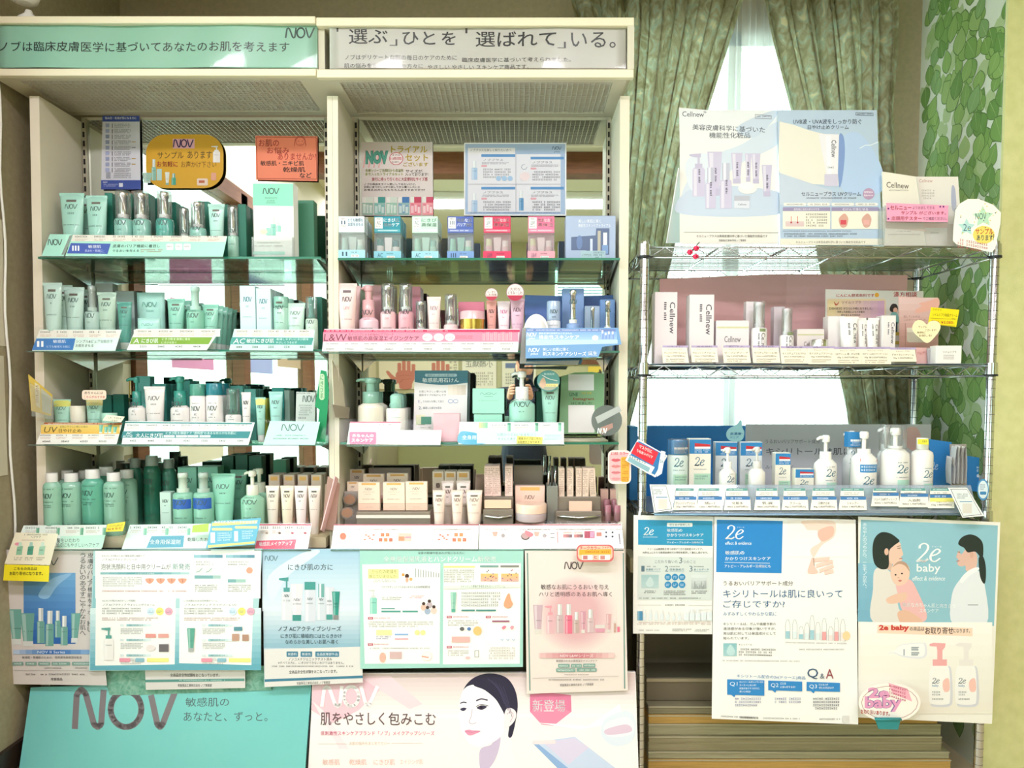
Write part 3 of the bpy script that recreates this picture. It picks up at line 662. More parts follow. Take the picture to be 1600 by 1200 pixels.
def build(kind, w, h, root, o):
    """all parts of one product in local metres (base centre at the origin)"""
    body = plast(o.get('body', '#9bd5c4')); capm = o.get('capm') or plast(o.get('cap', '#f0f0ee')); R = w / 2; d = o.get('d', .88)
    def part(mb, nm, par=None):
        q = mb.done(nm, par or root, local=True); kids(par or root, q); return q
    front = None
    if kind == 'tube':
        ch = h * o.get('caph', .16); cr = R * .62; bd = min(R * .62, .017)
        mb = MB(); mb.lathe([(cr * .94, 0), (cr, .002), (cr, ch)], capm, ry=bd / cr, n=18); part(mb, 'cap')
        N = 18; V = []; fs = []; K = 7; wt = o.get('wt', 1.0)
        def sec(t): return cr * (1 - t) + R * t * 1.0 if t < .12 else (cr + (R - cr) * min(1, (.12 + (t - .12) * 1.0) ** .7)), bd * (1 - t ** 1.7) + .0012
        def sz(t):
            hw = cr * 1.04 + (R * wt - cr * 1.04) * t ** .8; return hw, bd * (1 - t ** 1.8) + .0012
        for j in range(K + 1):
            t = j / K; hw, hd = sz(t); z = ch + (h - ch) * t
            for k in range(N): a = 2 * math.pi * k / N; V.append((hw * math.cos(a), hd * math.sin(a), z))
        for j in range(K):
            for k in range(N): a = j * N + k; b = j * N + (k + 1) % N; fs.append((a, b, b + N, a + N))
        fs.append(tuple(range(K * N, K * N + N))); mb = MB(); mb.add(V, fs, body, True); bo = part(mb, 'body')
        mb = MB(); mb.box(-R * wt * .995, -.0016, h - h * .045, R * wt * .995, .0016, h + .0004, body); part(mb, 'crimp', bo)
        if o.get('band'): 
            mb = MB(); hw, hd = sz(.86); mb.add([(x, y, z) for z, (a_, b_) in ((ch + (h - ch) * .8, sz(.8)), (ch + (h - ch) * .97, sz(.97))) for x, y in [((a_ + 2e-4) * math.cos(2 * math.pi * k / N), (b_ + 2e-4) * math.sin(2 * math.pi * k / N)) for k in range(N)]], [(k, (k + 1) % N, (k + 1) % N + N, k + N) for k in range(N)], plast(o['band']), True); part(mb, 'colour_band', bo)
        def front(x, z):
            t = max(0, min(1, (z - ch) / (h - ch))); hw, hd = sz(t); return -hd * math.sqrt(max(0, 1 - (x / hw) ** 2))
        mk = o.get('mk', 'novb')
    elif kind in ('pump', 'foam'):
        hb = h * o.get('hb', .62); nk = R * (.62 if kind == 'foam' else .5); nm = R * o.get('shr', .62)
        mb = MB(); mb.lathe([(R * .94, 0), (R, .003), (R, hb * .86), (R * .96, hb * .92), (nm * 1.05, hb * .985), (nm, hb)], body, ry=d, n=24); bo = part(mb, 'body')
        hc = h * .78; mb = MB(); mb.lathe([(nk, hb * .995), (nk * 1.02, hb + .001), (nk * 1.0, hc - .001), (nk * .9, hc)], capm, ry=1, n=20); part(mb, 'collar')
        mb = MB(); st_ = R * (.34 if kind == 'foam' else .16); mb.lathe([(st_, hc - .001), (st_, h * .92)], capm, n=14)
        hr = R * (.46 if kind == 'foam' else .34); mb.lathe([(hr * .9, h * .91), (hr, h * .93), (hr, h * .985), (hr * .7, h)], capm, n=16)
        L = R * o.get('nz', 1.05); r1 = h * .022
        mb.tube([(0, -.001, h * .965), (-L * .7, -.002, h * .968), (-L, -.002, h * .95), (-L * 1.03, -.002, h * .93)], [r1 * 1.4, r1 * 1.1, r1, r1 * .7], capm, 8); part(mb, 'pump_head')
        if o.get('clearcap'): mb = MB(); mb.lathe([(R * .75, hb), (R * .75, h * 1.03), (R * .7, h * 1.035)], CLEAR, n=20); part(mb, 'clear_cap')
        front = lambda x, z: -math.sqrt(max(0, R * R - x * x)) * d
        mk = o.get('mk', 'low')
    elif kind == 'spray':
        hb = h * o.get('hb', .60); mb = MB(); mb.lathe([(R * .94, 0), (R, .003), (R, hb * .93), (R * .9, hb * .985), (R * .62, hb)], body, ry=d, n=24); part(mb, 'body')
        mb = MB(); mb.lathe([(R * .6, hb), (R * .6, hb + h * .06)], capm if not o.get('silver') else SILVER, n=18)
        mb.lathe([(R * .42, hb + h * .06), (R * .42, h * .90), (R * .5, h * .905), (R * .5, h * .97), (R * .42, h * .985)], SILVER if o.get('silver', 1) else capm, n=16); part(mb, 'pump')
        if o.get('cc', 1): mb = MB(); rc = R * o.get('cr', .84); mb.lathe([(rc, hb * 1.005), (rc, h * .985), (rc * .94, h)], CLEAR, n=22); mb.lathe([(rc * .94, hb * 1.005), (rc * .94, h * .97)], CLEAR, n=22, cap=False); part(mb, 'clear_cap')
        front = lambda x, z: -math.sqrt(max(0, R * R - x * x)) * d
        mk = o.get('mk', 'low')
    elif kind in ('bottle', 'shampoo'):
        hb = h * o.get('hb', .80 if kind == 'bottle' else .86); cr = R * o.get('capr', .97 if kind == 'bottle' else .64)
        mb = MB()
        if kind == 'bottle': mb.lathe([(R * .95, 0), (R, .002), (R, hb - .003), (R * .9, hb)], body, ry=d, n=24)
        else: mb.lathe([(R * .93, 0), (R, .004), (R, hb * .9), (R * .93, hb * .955), (cr * 1.02, hb)], body, ry=d, n=24)
        part(mb, 'body'); mb = MB(); mb.lathe([(cr, hb + .0005), (cr, h - .002), (cr * .93, h)], capm, ry=d, n=24); c_ = part(mb, 'cap')
        if o.get('dome'): mb = MB(); mb.lathe([(cr * .93, h), (cr * .7, h + .004), (cr * .3, h + .006), (0.0001, h + .0065)], capm, ry=d, n=20); part(mb, 'cap_dome', c_)
        front = lambda x, z: -math.sqrt(max(0, R * R - x * x)) * d
        mk = o.get('mk', 'sh' if kind == 'shampoo' else 'low')
    elif kind == 'jar':
        hl = h * .48; mb = MB(); mb.lathe([(R * .9, 0), (R, .004), (R, hl)], body, n=28); part(mb, 'body')
        mb = MB(); mb.lathe([(R * 1.01, hl + .0005), (R * 1.01, h - .002), (R * .96, h)], capm, n=28); part(mb, 'lid')
        if o.get('ring'): mb = MB(); mb.lathe([(R * 1.02, hl), (R * 1.02, h * .8)], GOLD, n=28, cap=False); part(mb, 'gold_band')
        front = lambda x, z: -math.sqrt(max(0, R * R - x * x)); mk = o.get('mk', 'none')
    elif kind == 'box':
        dp = o.get('dp', min(w * .8, .04)); mb = MB(); mb.box(-R, -dp / 2, 0, R, dp / 2, h, M(o.get('body', '#f2e6dc'), .45), .0012); part(mb, 'carton')
        if o.get('tuck', 1): mb = MB(); mb.box(-R * .98, -dp / 2 - .0003, h - .0006, R * .98, -dp / 2 + .001, h + .0005, M(mixh(o.get('body', '#f2e6dc'), '#777777', .25), .5)); part(mb, 'tuck_flap')
        front = lambda x, z: -dp / 2; mk = o.get('mk', 'none')
    elif kind == 'pouch':
        mb = MB(); n = 8; V = []; fs = []
        for s_ in (-1, 1):
            for j in range(n + 1):
                for i in range(n + 1):
                    u, v = i / n * 2 - 1, j / n; t = (1 - u * u) * (1 - (2 * v - 1) ** 2)
                    V.append((u * R, s_ * (.0006 + .008 * t ** .6), v * h))
        N = (n + 1) ** 2
        for j in range(n):
            for i in range(n): q = j * (n + 1) + i; fs.append((q, q + 1, q + n + 2, q + n + 1)); fs.append((q + N, q + n + 1 + N, q + n + 2 + N, q + 1 + N))
        for i in range(n):
            for q, q2 in ((i + 1, i), (n * (n + 1) + i, n * (n + 1) + i + 1), (i * (n + 1), (i + 1) * (n + 1)), ((i + 1) * (n + 1) + n, i * (n + 1) + n)): fs.append((q, q2, q2 + N, q + N))
        mb.add(V, fs, body, True); part(mb, 'body'); front = lambda x, z: -.0095; mk = o.get('mk', 'nov')
    elif kind == 'dome':   # white soap case, a disc standing on edge
        mb = MB(); R2 = h / 2; V = []; n = 24
        prof = [(-.008, .8), (-.011, .9), (-.008, 1), (.008, 1), (.011, .9), (.011, 0.01)]
        for y, r in [(-.013, .01), (-.013, .8)] + prof:
            for k in range(n): a = 2 * math.pi * k / n; V.append((R * r * math.cos(a), y, R2 + R2 * r * math.sin(a)))
        fs = [(j * n + k, j * n + (k + 1) % n, (j + 1) * n + (k + 1) % n, (j + 1) * n + k) for j in range(len(prof) + 1) for k in range(n)]
        mb.add(V, fs, body, True); part(mb, 'case'); front = lambda x, z: -.0135; mk = 'none'
    elif kind == 'lip':
        mb = MB(); mb.lathe([(R * .95, 0), (R, .001), (R, h * .55)], body, n=16); part(mb, 'base'); mb = MB(); mb.lathe([(R * 1.0, h * .552), (R * 1.0, h * .97), (R * .9, h)], capm, n=16); part(mb, 'cap')
        front = lambda x, z: -R; mk = 'none'
    elif kind == 'trial':  # hanging carton with a window, three minis inside and a label band
        dp = .032; cb = M(o['top'], .45); mb = MB()
        mb.box(-R, dp / 2 - .001, 0, R, dp / 2, h, M(o.get('back', '#cfe6e2'), .5)); mb.box(-R, -dp / 2, h * .62, R, dp / 2 - .001, h, cb, .0008); part(mb, 'carton')
        mb = MB(); mb.box(-R, -dp / 2, .0, R, -dp / 2 + .0006, h * .62, CLEAR2); mb.box(-R, -dp / 2 + .0006, 0, -R + .0006, dp / 2 - .001, h * .62, CLEAR2); mb.box(R - .0006, -dp / 2 + .0006, 0, R, dp / 2 - .001, h * .62, CLEAR2); part(mb, 'clear_window')
        mb = MB(); mb.box(-R * 1.04, -dp / 2 - .002, -.0, R * 1.04, -dp / 2 - .0008, h * .20, M(o['band'], .5)); part(mb, 'label_band')
        for i, (mx, mh, mw, kd) in enumerate(((-.62, .5, .28, 0), (0, .54, .3, 1), (.58, .46, .3, 2))):
            mc, cc = o['mini'][i]; mb = MB(); r = R * mw
            if kd == 1: mb.lathe([(r * .6, .001), (r * .6, h * .1), (r * .7, h * .11)], plast(cc), n=10, cx=mx * R, ry=.7); mb.add([(mx * R + a * r, b_, z) for z, a, b_ in ((h * .11, -.7, -.005), (h * .11, .7, -.005), (h * .11, .7, .005), (h * .11, -.7, .005), (h * mh, -1, -.001), (h * mh, 1, -.001), (h * mh, 1, .001), (h * mh, -1, .001))], [(0, 1, 5, 4), (1, 2, 6, 5), (2, 3, 7, 6), (3, 0, 4, 7), (4, 5, 6, 7)], plast(mc))
            else: mb.lathe([(r, .001), (r, h * mh * .68)], plast(mc), n=12, cx=mx * R); mb.lathe([(r * .8, h * mh * .69), (r * .8, h * mh)], plast(cc), n=12, cx=mx * R)
            part(mb, 'miniature')
        p = Pr(lambda x, z, off: (x, -dp / 2 - off, z), 1e-4)
        p.r(-R * .94, h * .975, -R * .35, h * .72, '#f2f2ee'); p.nov(-R * .8, h * .96, -R * .5, h * .925, '#444444'); p.t(o['mark'], -R * .8, h * .90, -R * .48, h * .81, '#3d5a78'); p.g(-R * .85, h * .79, -R * .42, h * .75, 1, '#666666')
        p.t(o['l1'], -R * .27, h * .955, R * .9, h * .87, o.get('tc', '#f4f8fa'), .01); p.t(o['l2'], -R * .27, h * .85, R * .9, h * .765, o.get('tc', '#f4f8fa'), .01)
        p.r(-R * .97, h * .70, R * .97, h * .645, mixh(o['top'], '#ffffff', .25)); p.g(-R * .8, h * .695, R * .8, h * .65, 1, '#ffffff'); p.out(root, local=True)
        p = Pr(lambda x, z, off: (x, -dp / 2 - .002 - off, z), 1e-4); p.t(o['mark'], -R * .75, h * .155, -R * .35, h * .055, '#27455e'); p.g(-R * .05, h * .16, R * .5, h * .12, 1, '#333333'); p.r(-R * .05, h * .09, R * .55, h * .03, '#f6f6f2'); p.g(0, h * .085, R * .5, h * .035, 1, '#333333'); p.out(root, ('label_print', 'label_lettering'), local=True)
        return
    if o.get('wrap'):
        mb = MB(); n = 16; a0, a1 = -math.pi * .5 - 1.15, -math.pi * .5 + 1.15; z0, z1 = o['wrap'][0] * h, o['wrap'][1] * h
        V = [((R + 3e-4) * math.cos(a0 + (a1 - a0) * i / n), (R + 3e-4) * math.sin(a0 + (a1 - a0) * i / n) * d, z) for z in (z0, z1) for i in range(n + 1)]
        mb.add(V, [(i, i + 1, i + n + 2, i + n + 1) for i in range(n)], M(o['wrap'][2], .4), True); part(mb, 'label_sticker')
    p = Pr(lambda x, z, off: (x, front(x, z) - off, z), 5e-4 if o.get('wrap') else 1.5e-4, .45)
    p.rn = 8; MARKS[mk](p, w, h, o.get('tc', '#47605c')); 
    if o.get('tagc'): p.r(-w * .35, h * .12, w * .3, h * .02, o['tagc'])
    p.out(root, ('print', 'lettering'), local=True)
KN = {'tube': ('squeeze_tube', 'tube'), 'pump': ('pump_bottle', 'bottle'), 'foam': ('foam_pump_bottle', 'bottle'), 'spray': ('dispenser_bottle', 'bottle'), 'bottle': ('lotion_bottle', 'bottle'), 'shampoo': ('shampoo_bottle', 'bottle'),
      'jar': ('cream_jar', 'jar'), 'box': ('product_box', 'box'), 'pouch': ('refill_pouch', 'pouch'), 'dome': ('soap_case', 'case'), 'lip': ('lipstick', 'lipstick'), 'trial': ('trial_set_box', 'box')}
def P(kind, x0, x1, yt, shelf, desc, Y=2.235, rows=0, step=.052, z=None, rot=0, lean=0, **o):
    xc = (x0 + x1) / 2; z0 = SH[shelf] if z is None else z
    a = at(xc, yt, Y); s = mpp(xc, yt, Y); wd = (x1 - x0) * s; h = a.z - z0
    nm, cat = KN[kind]
    root = empty(nm, (a.x, Y, z0)); root.rotation_euler = (lean, rot, 0)
    tag(root, None, cat, {'box': 'cartons', 'tube': 'squeeze tubes', 'bottle': 'bottles'}.get(cat, cat + ' products') + ' on the ' + SHELFNAME[shelf])
    build(kind, wd, h, root, o)
    REG.append((shelf, xc, desc, root, 0)); 
    for k in range(rows):
        c = copy_tree(root); c.location = (a.x, Y + step * (k + 1), z0); REG.append((shelf, xc, desc, c, k + 1))
    return root
def relabel():
    for sh in SHELFNAME:
        fr = sorted({(x, d) for s, x, d, r, k in REG if s == sh}); idx = {fd: i for i, fd in enumerate(fr)}
        for s, x, d, r, k in REG:
            if s != sh: continue
            i = idx[(x, d)]; n = len(fr)
            o_ = ORD[i] + ' from the left' if i <= n / 2 else ORD[n - 1 - i] + ' from the right'
            if i == 0: o_ = 'leftmost'
            if i == n - 1: o_ = 'rightmost'
            if k:
                for cut in (' with ', ' behind ', ' and ', ','): d = d.split(cut)[0]
                d += ', ' + ('one row back' if k == 1 else '%s rows back' % ('two', 'three', 'four', 'five')[k - 2])
            elif len(d.split()) > 9: print('long', d)
            r['label'] = d + ', ' + o_.replace(' the ', ' ') + ', ' + sh_short[s]
            if len(r['label'].split()) > 16: print('LONG', r['label'])
sh_short = {'L1': "left cabinet's top shelf", 'L2': "left cabinet's second shelf", 'L3': "left cabinet's third shelf", 'L4': "left cabinet's deck", 'R1': "middle cabinet's top shelf", 'R2': "middle cabinet's second shelf", 'R3': "middle cabinet's third shelf", 'R4': "middle cabinet's deck", 'W2': "rack's middle shelf", 'W3': "rack's lower shelf"}
MI, MI2, DK, TEAL, PK, BL = '#9fdccb', '#8fd0c0', '#1f7a68', '#1f9a90', '#f3b4bd', '#8fb2dc'
# ---- left cabinet, top shelf
P('tube', 93, 132, 302, 'L1', 'mint squeeze tube with wide crimped top', body='#a5dece', rows=1, tc='#3d5652')
P('tube', 134, 168, 306, 'L1', 'slightly narrower mint squeeze tube', body='#a5dece', rows=0)
P('box', 168, 180, 304, 'L1', 'dark green carton', Y=2.29, body='#2c8270', rows=1, dp=.035)
P('spray', 178, 206, 299, 'L1', 'pale teal dispenser with chrome top', body='#8cc9bb', cr=.8)
P('box', 196, 210, 305, 'L1', 'dark green carton', Y=2.31, body='#2c8270', dp=.035)
P('spray', 207, 234, 300, 'L1', 'pale teal dispenser with chrome top', body='#8cc9bb', cr=.8)
P('box', 224, 238, 305, 'L1', 'dark green carton', Y=2.31, body='#2a7e6c', rows=1, dp=.035)
P('spray', 243, 270, 299, 'L1', 'deeper teal dispenser with chrome top', body='#4fae9f', cr=.8)
P('box', 266, 279, 318, 'L1', 'dark green carton', Y=2.29, body='#2a7e6c', rows=1, dp=.035)
P('spray', 279, 296, 325, 'L1', 'slim green bottle with silver cap', body='#3f9478', cr=.9, hb=.45)
P('spray', 296, 321, 315, 'L1', 'small pale teal dispenser with chrome top', body='#8cc9bb', hb=.55)
P('box', 312, 330, 317, 'L1', 'dark green carton', Y=2.30, body='#2a7e6c', rows=1, dp=.035)
P('tube', 325, 351, 319, 'L1', 'small light mint squeeze tube', body='#b4e6da')
P('box', 346, 360, 322, 'L1', 'dark green carton', Y=2.30, body='#2a7e6c', rows=1, dp=.035)
P('spray', 355, 372, 322, 'L1', 'thin clear bottle with silver neck', body='#9fd3bf', hb=.45, cr=.95)
P('box', 375, 388, 322, 'L1', 'tall dark green carton', Y=2.26, body='#24725f', rows=2, dp=.04, step=.045)
# ---- left cabinet, second shelf
P('tube', 67, 97, 442, 'L2', 'silvery mint squeeze tube, tallest of its shelf', body='#b9d9cd', rows=2, tc='#5a706a', Y=2.19)
P('tube', 99.5, 132, 449, 'L2', 'wide silvery mint squeeze tube', body='#bcdccf', rows=1)
P('spray', 132, 155, 446, 'L2', 'silvery spray bottle with narrow neck', body='#b3d3c7', cr=.55, silver=0, cap='#b9cfc6')
P('tube', 152, 182, 457, 'L2', 'pale green squeeze tube with gold label', body='#b5d3c0')
P('box', 152, 180, 444, 'L2', 'silver carton behind a tube', Y=2.33, body='#c4d0cc', dp=.03)
P('tube', 183, 206, 472, 'L2', 'small teal squeeze tube', body='#5cab9b')
P('box', 184, 213, 456, 'L2', 'silver-grey carton behind the teal tube', Y=2.31, body='#b2c4c0', dp=.03, rows=1, step=.04)
P('pouch', 214, 257, 457, 'L2', 'taller aqua refill pouch at the back', body='#b2ece0', Y=2.28, tc='#6ba79a')
P('pouch', 215, 250, 497, 'L2', 'aqua refill pouch lying low in front', body='#b8f0e4', Y=2.215, tc='#6ba79a')
P('tube', 261, 289, 467, 'L2', 'mint squeeze tube with glossy front', body='#8fd6bf', rows=3, step=.045)
P('spray', 291, 318, 446, 'L2', 'green bottle with white spout', body='#8ad3b8', cc=0, silver=0, cap='#bfe8dc', hb=.62, Y=2.225)
P('tube', 316, 342, 476, 'L2', 'short mint squeeze tube with dark label', body='#8fd6bf', rows=4, step=.036)
P('box', 378, 402, 448, 'L2', 'taller icy-blue carton of a pair', body='#d8f1f4', rows=2, mk='nov', tc='#5d8a9c', dp=.04, step=.044)
P('box', 403.5, 426, 452, 'L2', 'shorter icy-blue carton of a pair', body='#d8f1f4', rows=2, mk='nov', tc='#5d8a9c', dp=.04, step=.044)
P('bottle', 427, 451, 464, 'L2', 'mint lotion bottle with darker cap', body='#aedfcb', cap='#8cc9b4', rows=1, mk='novb')
P('tube', 447, 477, 474, 'L2', 'white-mint squeeze tube', body='#cdeede', mk='nov')
P('spray', 477, 496, 464, 'L2', 'small bottle with teal pump top', body='#d2ead8', silver=0, cap='#4ba093', cr=.9)
P('box', 497, 507, 466, 'L2', 'dark green carton at the shelf end', Y=2.3, body='#2c6f5f', dp=.06)
# ---- left cabinet, third shelf
P('tube', 83, 111, 624, 'L3', 'mint sunscreen tube with yellow top band', body='#a6dcc8', band='#d7dc6c', mk='nov')
P('bottle', 110, 133, 634, 'L3', 'small bottle with cream cap and yellow label', body='#a6d8c6', cap='#efe9d4', hb=.55, wrap=(.1, .42, '#c9cf5c'), mk='none')
P('tube', 134, 161, 622, 'L3', 'mint sunscreen tube with gold top band', body='#a6dcc8', band='#e4d58a', mk='nov')
P('jar', 160, 182, 645, 'L3', 'round mint compact standing on edge', body='#a6dcc8', cap='#a6dcc8', Y=2.20)
P('box', 160, 178, 617, 'L3', 'dark green carton in a tight row', Y=2.33, body='#1f6d5c', rows=0, dp=.03)
P('box', 180, 197, 616, 'L3', 'dark green carton in a tight row', Y=2.33, body='#1f6d5c', rows=0, dp=.03)
P('pump', 200, 226, 589, 'L3', 'white bottle with dark teal pump', body='#f2ece8', cap='#2b9384', hb=.56, mk='ac', tc='#4a5a5a')
P('box', 216, 238, 588, 'L3', 'tall teal carton behind the pump', Y=2.33, body='#66b9b4', dp=.03)
P('tube', 225, 258, 604, 'L3', 'white squeeze tube with green letter', body='#f1eae6', mk='nov', tc='#4a4a4a')
P('box', 241, 263, 600, 'L3', 'teal carton behind the white tube', Y=2.30, body='#4fa9a2', rows=1, dp=.03, step=.04)
P('foam', 266, 296, 588, 'L3', 'white foam bottle with teal pump', body='#f2ece8', cap='#2e9585', hb=.56, mk='ac', nz=.95, tc='#4a5a5a')
P('box', 286, 300, 595, 'L3', 'teal carton behind the foam bottle', Y=2.31, body='#3fa299', dp=.03, rows=1, step=.04)
P('bottle', 296.5, 321, 600, 'L3', 'white lotion bottle with green cap', body='#f2ece8', cap='#4a9f88', mk='ac', tc='#4a5a5a', rows=2)
P('bottle', 322, 348, 599, 'L3', 'white lotion bottle with blue-teal cap', body='#f2ece8', cap='#1d8494', mk='ac', tc='#4a5a5a', rows=1, tagc='#3a9c84')
P('spray', 352, 376, 607, 'L3', 'white serum bottle with green cap', body='#f2ece8', cc=1, silver=0, cap='#3c9c84', hb=.52, mk='ac', tc='#4a5a5a')
P('box', 362, 382, 603, 'L3', 'teal carton behind the serum', Y=2.31, body='#5fb9b0', dp=.03, rows=1, step=.04)
P('tube', 377, 392, 613, 'L3', 'slim white squeeze tube', body='#f2ece8', mk='nov', tc='#333333')
P('box', 384, 402, 608, 'L3', 'teal carton behind the slim tube', Y=2.31, body='#6cbfb6', dp=.03, rows=1, step=.04)
P('tube', 399, 415, 621, 'L3', 'small mint tube with yellow top', body='#a2dccc', band='#dfe07c', mk='nov')
P('box', 412, 420, 622, 'L3', 'olive carton behind a small tube', Y=2.29, body='#a8a83c', dp=.03)
P('tube', 420, 442, 612, 'L3', 'shiny mint squeeze tube', body='#9fdad2', mk='nov')
P('box', 427, 446, 606, 'L3', 'bright teal carton', Y=2.31, body='#2e9f9b', dp=.03, rows=1, step=.04)
P('box', 448, 456, 610, 'L3', 'grey-green narrow carton', Y=2.29, body='#7f9a90', dp=.05)
# ---- left cabinet, bottom deck
for i, (a, b_, y, c, dsc) in enumerate(((67.5, 94, 739, '#93cdb2', 'pale green shampoo bottle with white cap'), (95, 127, 739, '#93cdb2', 'pale green shampoo bottle with white cap'), (128, 161, 733, '#5fb79c', 'deeper green shampoo bottle with white cap'), (162, 193, 738, '#93cdb2', 'pale green shampoo bottle with white cap'))):
    P('shampoo', a, b_, y, 'L4', dsc, body=c, cap='#ecebe6', rows=1, step=.075, Y=2.19 if i == 0 else 2.225, tc='#35564c')
P('shampoo', 200, 222, 716, 'L4', 'large dark green bottle with grey cap', Y=2.37, body='#3b8f76', cap='#aebcb6', capr=.7)  # three added bottles, dark green painted after shaded product backs in the mirror
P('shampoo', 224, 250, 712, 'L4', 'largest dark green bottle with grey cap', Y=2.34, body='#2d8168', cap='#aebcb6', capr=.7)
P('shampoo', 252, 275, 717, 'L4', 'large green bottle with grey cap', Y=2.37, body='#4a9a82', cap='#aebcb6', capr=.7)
P('box', 253, 270, 768, 'L4', 'white-mint carton with a drop mark', Y=2.24, body='#d3efe4', mk='nov', dp=.03)
P('spray', 270, 301, 737, 'L4', 'mint spray bottle with blue sticker', body='#8fd0b4', cc=0, silver=0, cap='#d5ead8', hb=.68, wrap=(.43, .58, '#3568c0'), mk='low', Y=2.22)
P('spray', 302, 333, 737, 'L4', 'mint spray bottle with blue label and grey top', body='#8fd0b4', cc=0, silver=0, cap='#b8cdc2', hb=.68, wrap=(.43, .60, '#3568c0'), mk='low', Y=2.22)
P('box', 283, 312, 729, 'L4', 'mint carton with blue top edge', Y=2.33, body='#88c8b2', rows=0, dp=.05, mk='nov')
P('box', 314, 345, 728, 'L4', 'mint carton with blue top edge', Y=2.33, body='#88c8b2', rows=0, dp=.05, mk='nov')
P('tube', 330, 368, 740, 'L4', 'large mint squeeze tube', body='#8ed8bd', mk='nov', rows=0)
P('tube', 360, 386, 734, 'L4', 'large green tube behind the mint tube', Y=2.32, body='#7fc7ad')
P('box', 350, 368, 712, 'L4', 'dark green tall carton at the back', Y=2.38, body='#1f6250', dp=.04)
P('box', 371, 390, 710, 'L4', 'dark green tall carton at the back', Y=2.38, body='#1f6250', dp=.04)
P('box', 392, 412, 712, 'L4', 'dark green tall carton at the back', Y=2.38, body='#1f6250', dp=.04)
P('box', 430, 450, 718, 'L4', 'green-grey carton at the back', Y=2.38, body='#4a8a70', dp=.04)
P('pump', 376, 412, 735, 'L4', 'mint body-milk bottle with cream pump', body='#96d3b4', cap='#e6ecd8', hb=.62, nz=.6, rows=1, step=.06, Y=2.225)
for i, (a, b_, bc, tc_) in enumerate(((415, 436, '#f4e2cc', '#eadfcf'), (438, 459, '#f3e0b8', '#e8d25c'), (460, 480, '#f4dcd8', '#e8a8ac'), (481, 501, '#f3d6c4', '#ee9a54'))):
    P('tube', a, b_, 759, 'L4', 'cream %s base tube' % ('plain', 'yellow-tinted', 'pink-tinted', 'apricot-tinted')[i], body=mixh(bc, '#ffffff', .3), mk='novb', tc='#6a5a54', cap='#efe4dc')
    P('box', a + 7, b_ + 3, 741, 'L4', 'beige carton with %s top behind a tube' % ('grey', 'yellow', 'pink', 'orange')[i], Y=2.29, body='#d9c4b4', rows=1, mk='box', dp=.03, step=.04)
# ---- middle cabinet, top shelf: trial boxes
TR = [(531, 571, '#dbe8ea', '#a9d6e6', 'II', 'とても敏感な', 'お肌をまもる', '#3f6f9c', [('#b9dcd4', '#b9dcd4'), ('#c4d8cf', '#dfe6e0'), ('#bfe0d6', '#dfeee8')], 'pale blue'),
      (586, 627, '#1d8fa2', '#8fd0e4', 'AC', 'にきび肌', '積極ケア', '#f4f8fa', [('#f2f0ee', '#1f8a8a'), ('#f4f0ee', '#f4f0ee'), ('#f2f0ee', '#1f7a8a')], 'teal'),
      (645, 685, '#c9ead8', '#a8dcec', 'AC', 'にきび', '高保湿', '#4c8f72', [('#a8dcc8', '#a8dcc8'), ('#b4e4d2', '#dff2ea'), ('#b4e4d2', '#8fd0c0')], 'mint'),
      (700, 740, '#4a62b4', '#7fa4dc', 'III', '敏感な肌', 'バリア機能', '#f4f8fa', [('#8fd0c0', '#8fd0c0'), ('#8fd0c0', '#dff2ea'), ('#a8dcc8', '#e8e8e8')], 'royal blue'),
      (756, 798, '#d8345c', '#e63f68', 'L&W', '敏感なお肌', '高保湿', '#fbe4ea', [('#f2b8c0', '#e8d8b0'), ('#f6d8dc', '#f6d8dc'), ('#f2b8c0', '#f6d8dc')], 'crimson'),
      (825, 866, '#e8749a', '#f7a8b8', 'L&W', '敏感なお肌', '高保湿', '#fbe4ea', [('#f2b8c0', '#e8d8b0'), ('#f6d8dc', '#f6d8dc'), ('#f2b8c0', '#f6d8dc')], 'light pink')]
for a, b_, top, band, mkk, l1, l2, tc_, mini, cn in TR:
    P('trial', a, b_, 340, 'R1', '%s trial-set box holding three minis' % cn, top=top, band=band, mark=mkk, l1=l1, l2=l2, tc=tc_, mini=mini, Y=2.195 if a == 531 else 2.22, back=mixh(top, '#ffffff', .6), rows=2 if a in (531, 586, 645) else 0, step=.042)
r = P('box', 883, 960, 341, 'R1', 'large lavender-blue gift box with cut-out window', body='#a8b8d6', dp=.06, Y=2.235)
pr = Pr(lambda x, z, off: Vector((x, -.0302 - off, z)))
hh = at(920, 341, 2.235).z - SH['R1']; ww = 77 * mpp(920, 341, 2.235) / 2
pr.p([(-ww * .78, hh * .22), (-ww * .78, hh * .52), (ww * .2, hh * .56), (ww * .22, hh * .72), (ww * .75, hh * .72), (ww * .75, hh * .12), (ww * .2, hh * .12), (-ww * .2, hh * .22)], '#5f6e92')
pr.o(-ww * .45, hh * .4, ww * .12, '#6f86b4', hh * .16); pr.r(-ww * .02, hh * .48, ww * .08, hh * .2, '#cdd8ec'); pr.r(ww * .28, hh * .66, ww * .4, hh * .16, '#b9b4a8'); pr.r(ww * .5, hh * .62, ww * .66, hh * .3, '#dfe4ee'); pr.rr(ww * .46, hh * .34, ww * .7, hh * .14, ww * .03, '#7f9ccc')
pr.t('美しい素肌に導く', -ww * .5, hh * .92, ww * .4, hh * .84, '#f2f4fa'); pr.t('機能性スキンケアトライアル', -ww * .5, hh * .82, ww * .8, hh * .74, '#f2f4fa')
pr.r(-ww * .4, hh * .21, ww * .6, 0.001, '#a9c4d0'); pr.t('ノブプラス', -ww * .34, hh * .14, ww * .02, hh * .08, '#333f4c'); pr.g(ww * .12, hh * .19, ww * .55, hh * .03, 3, '#333f4c'); pr.out(r, local=True)
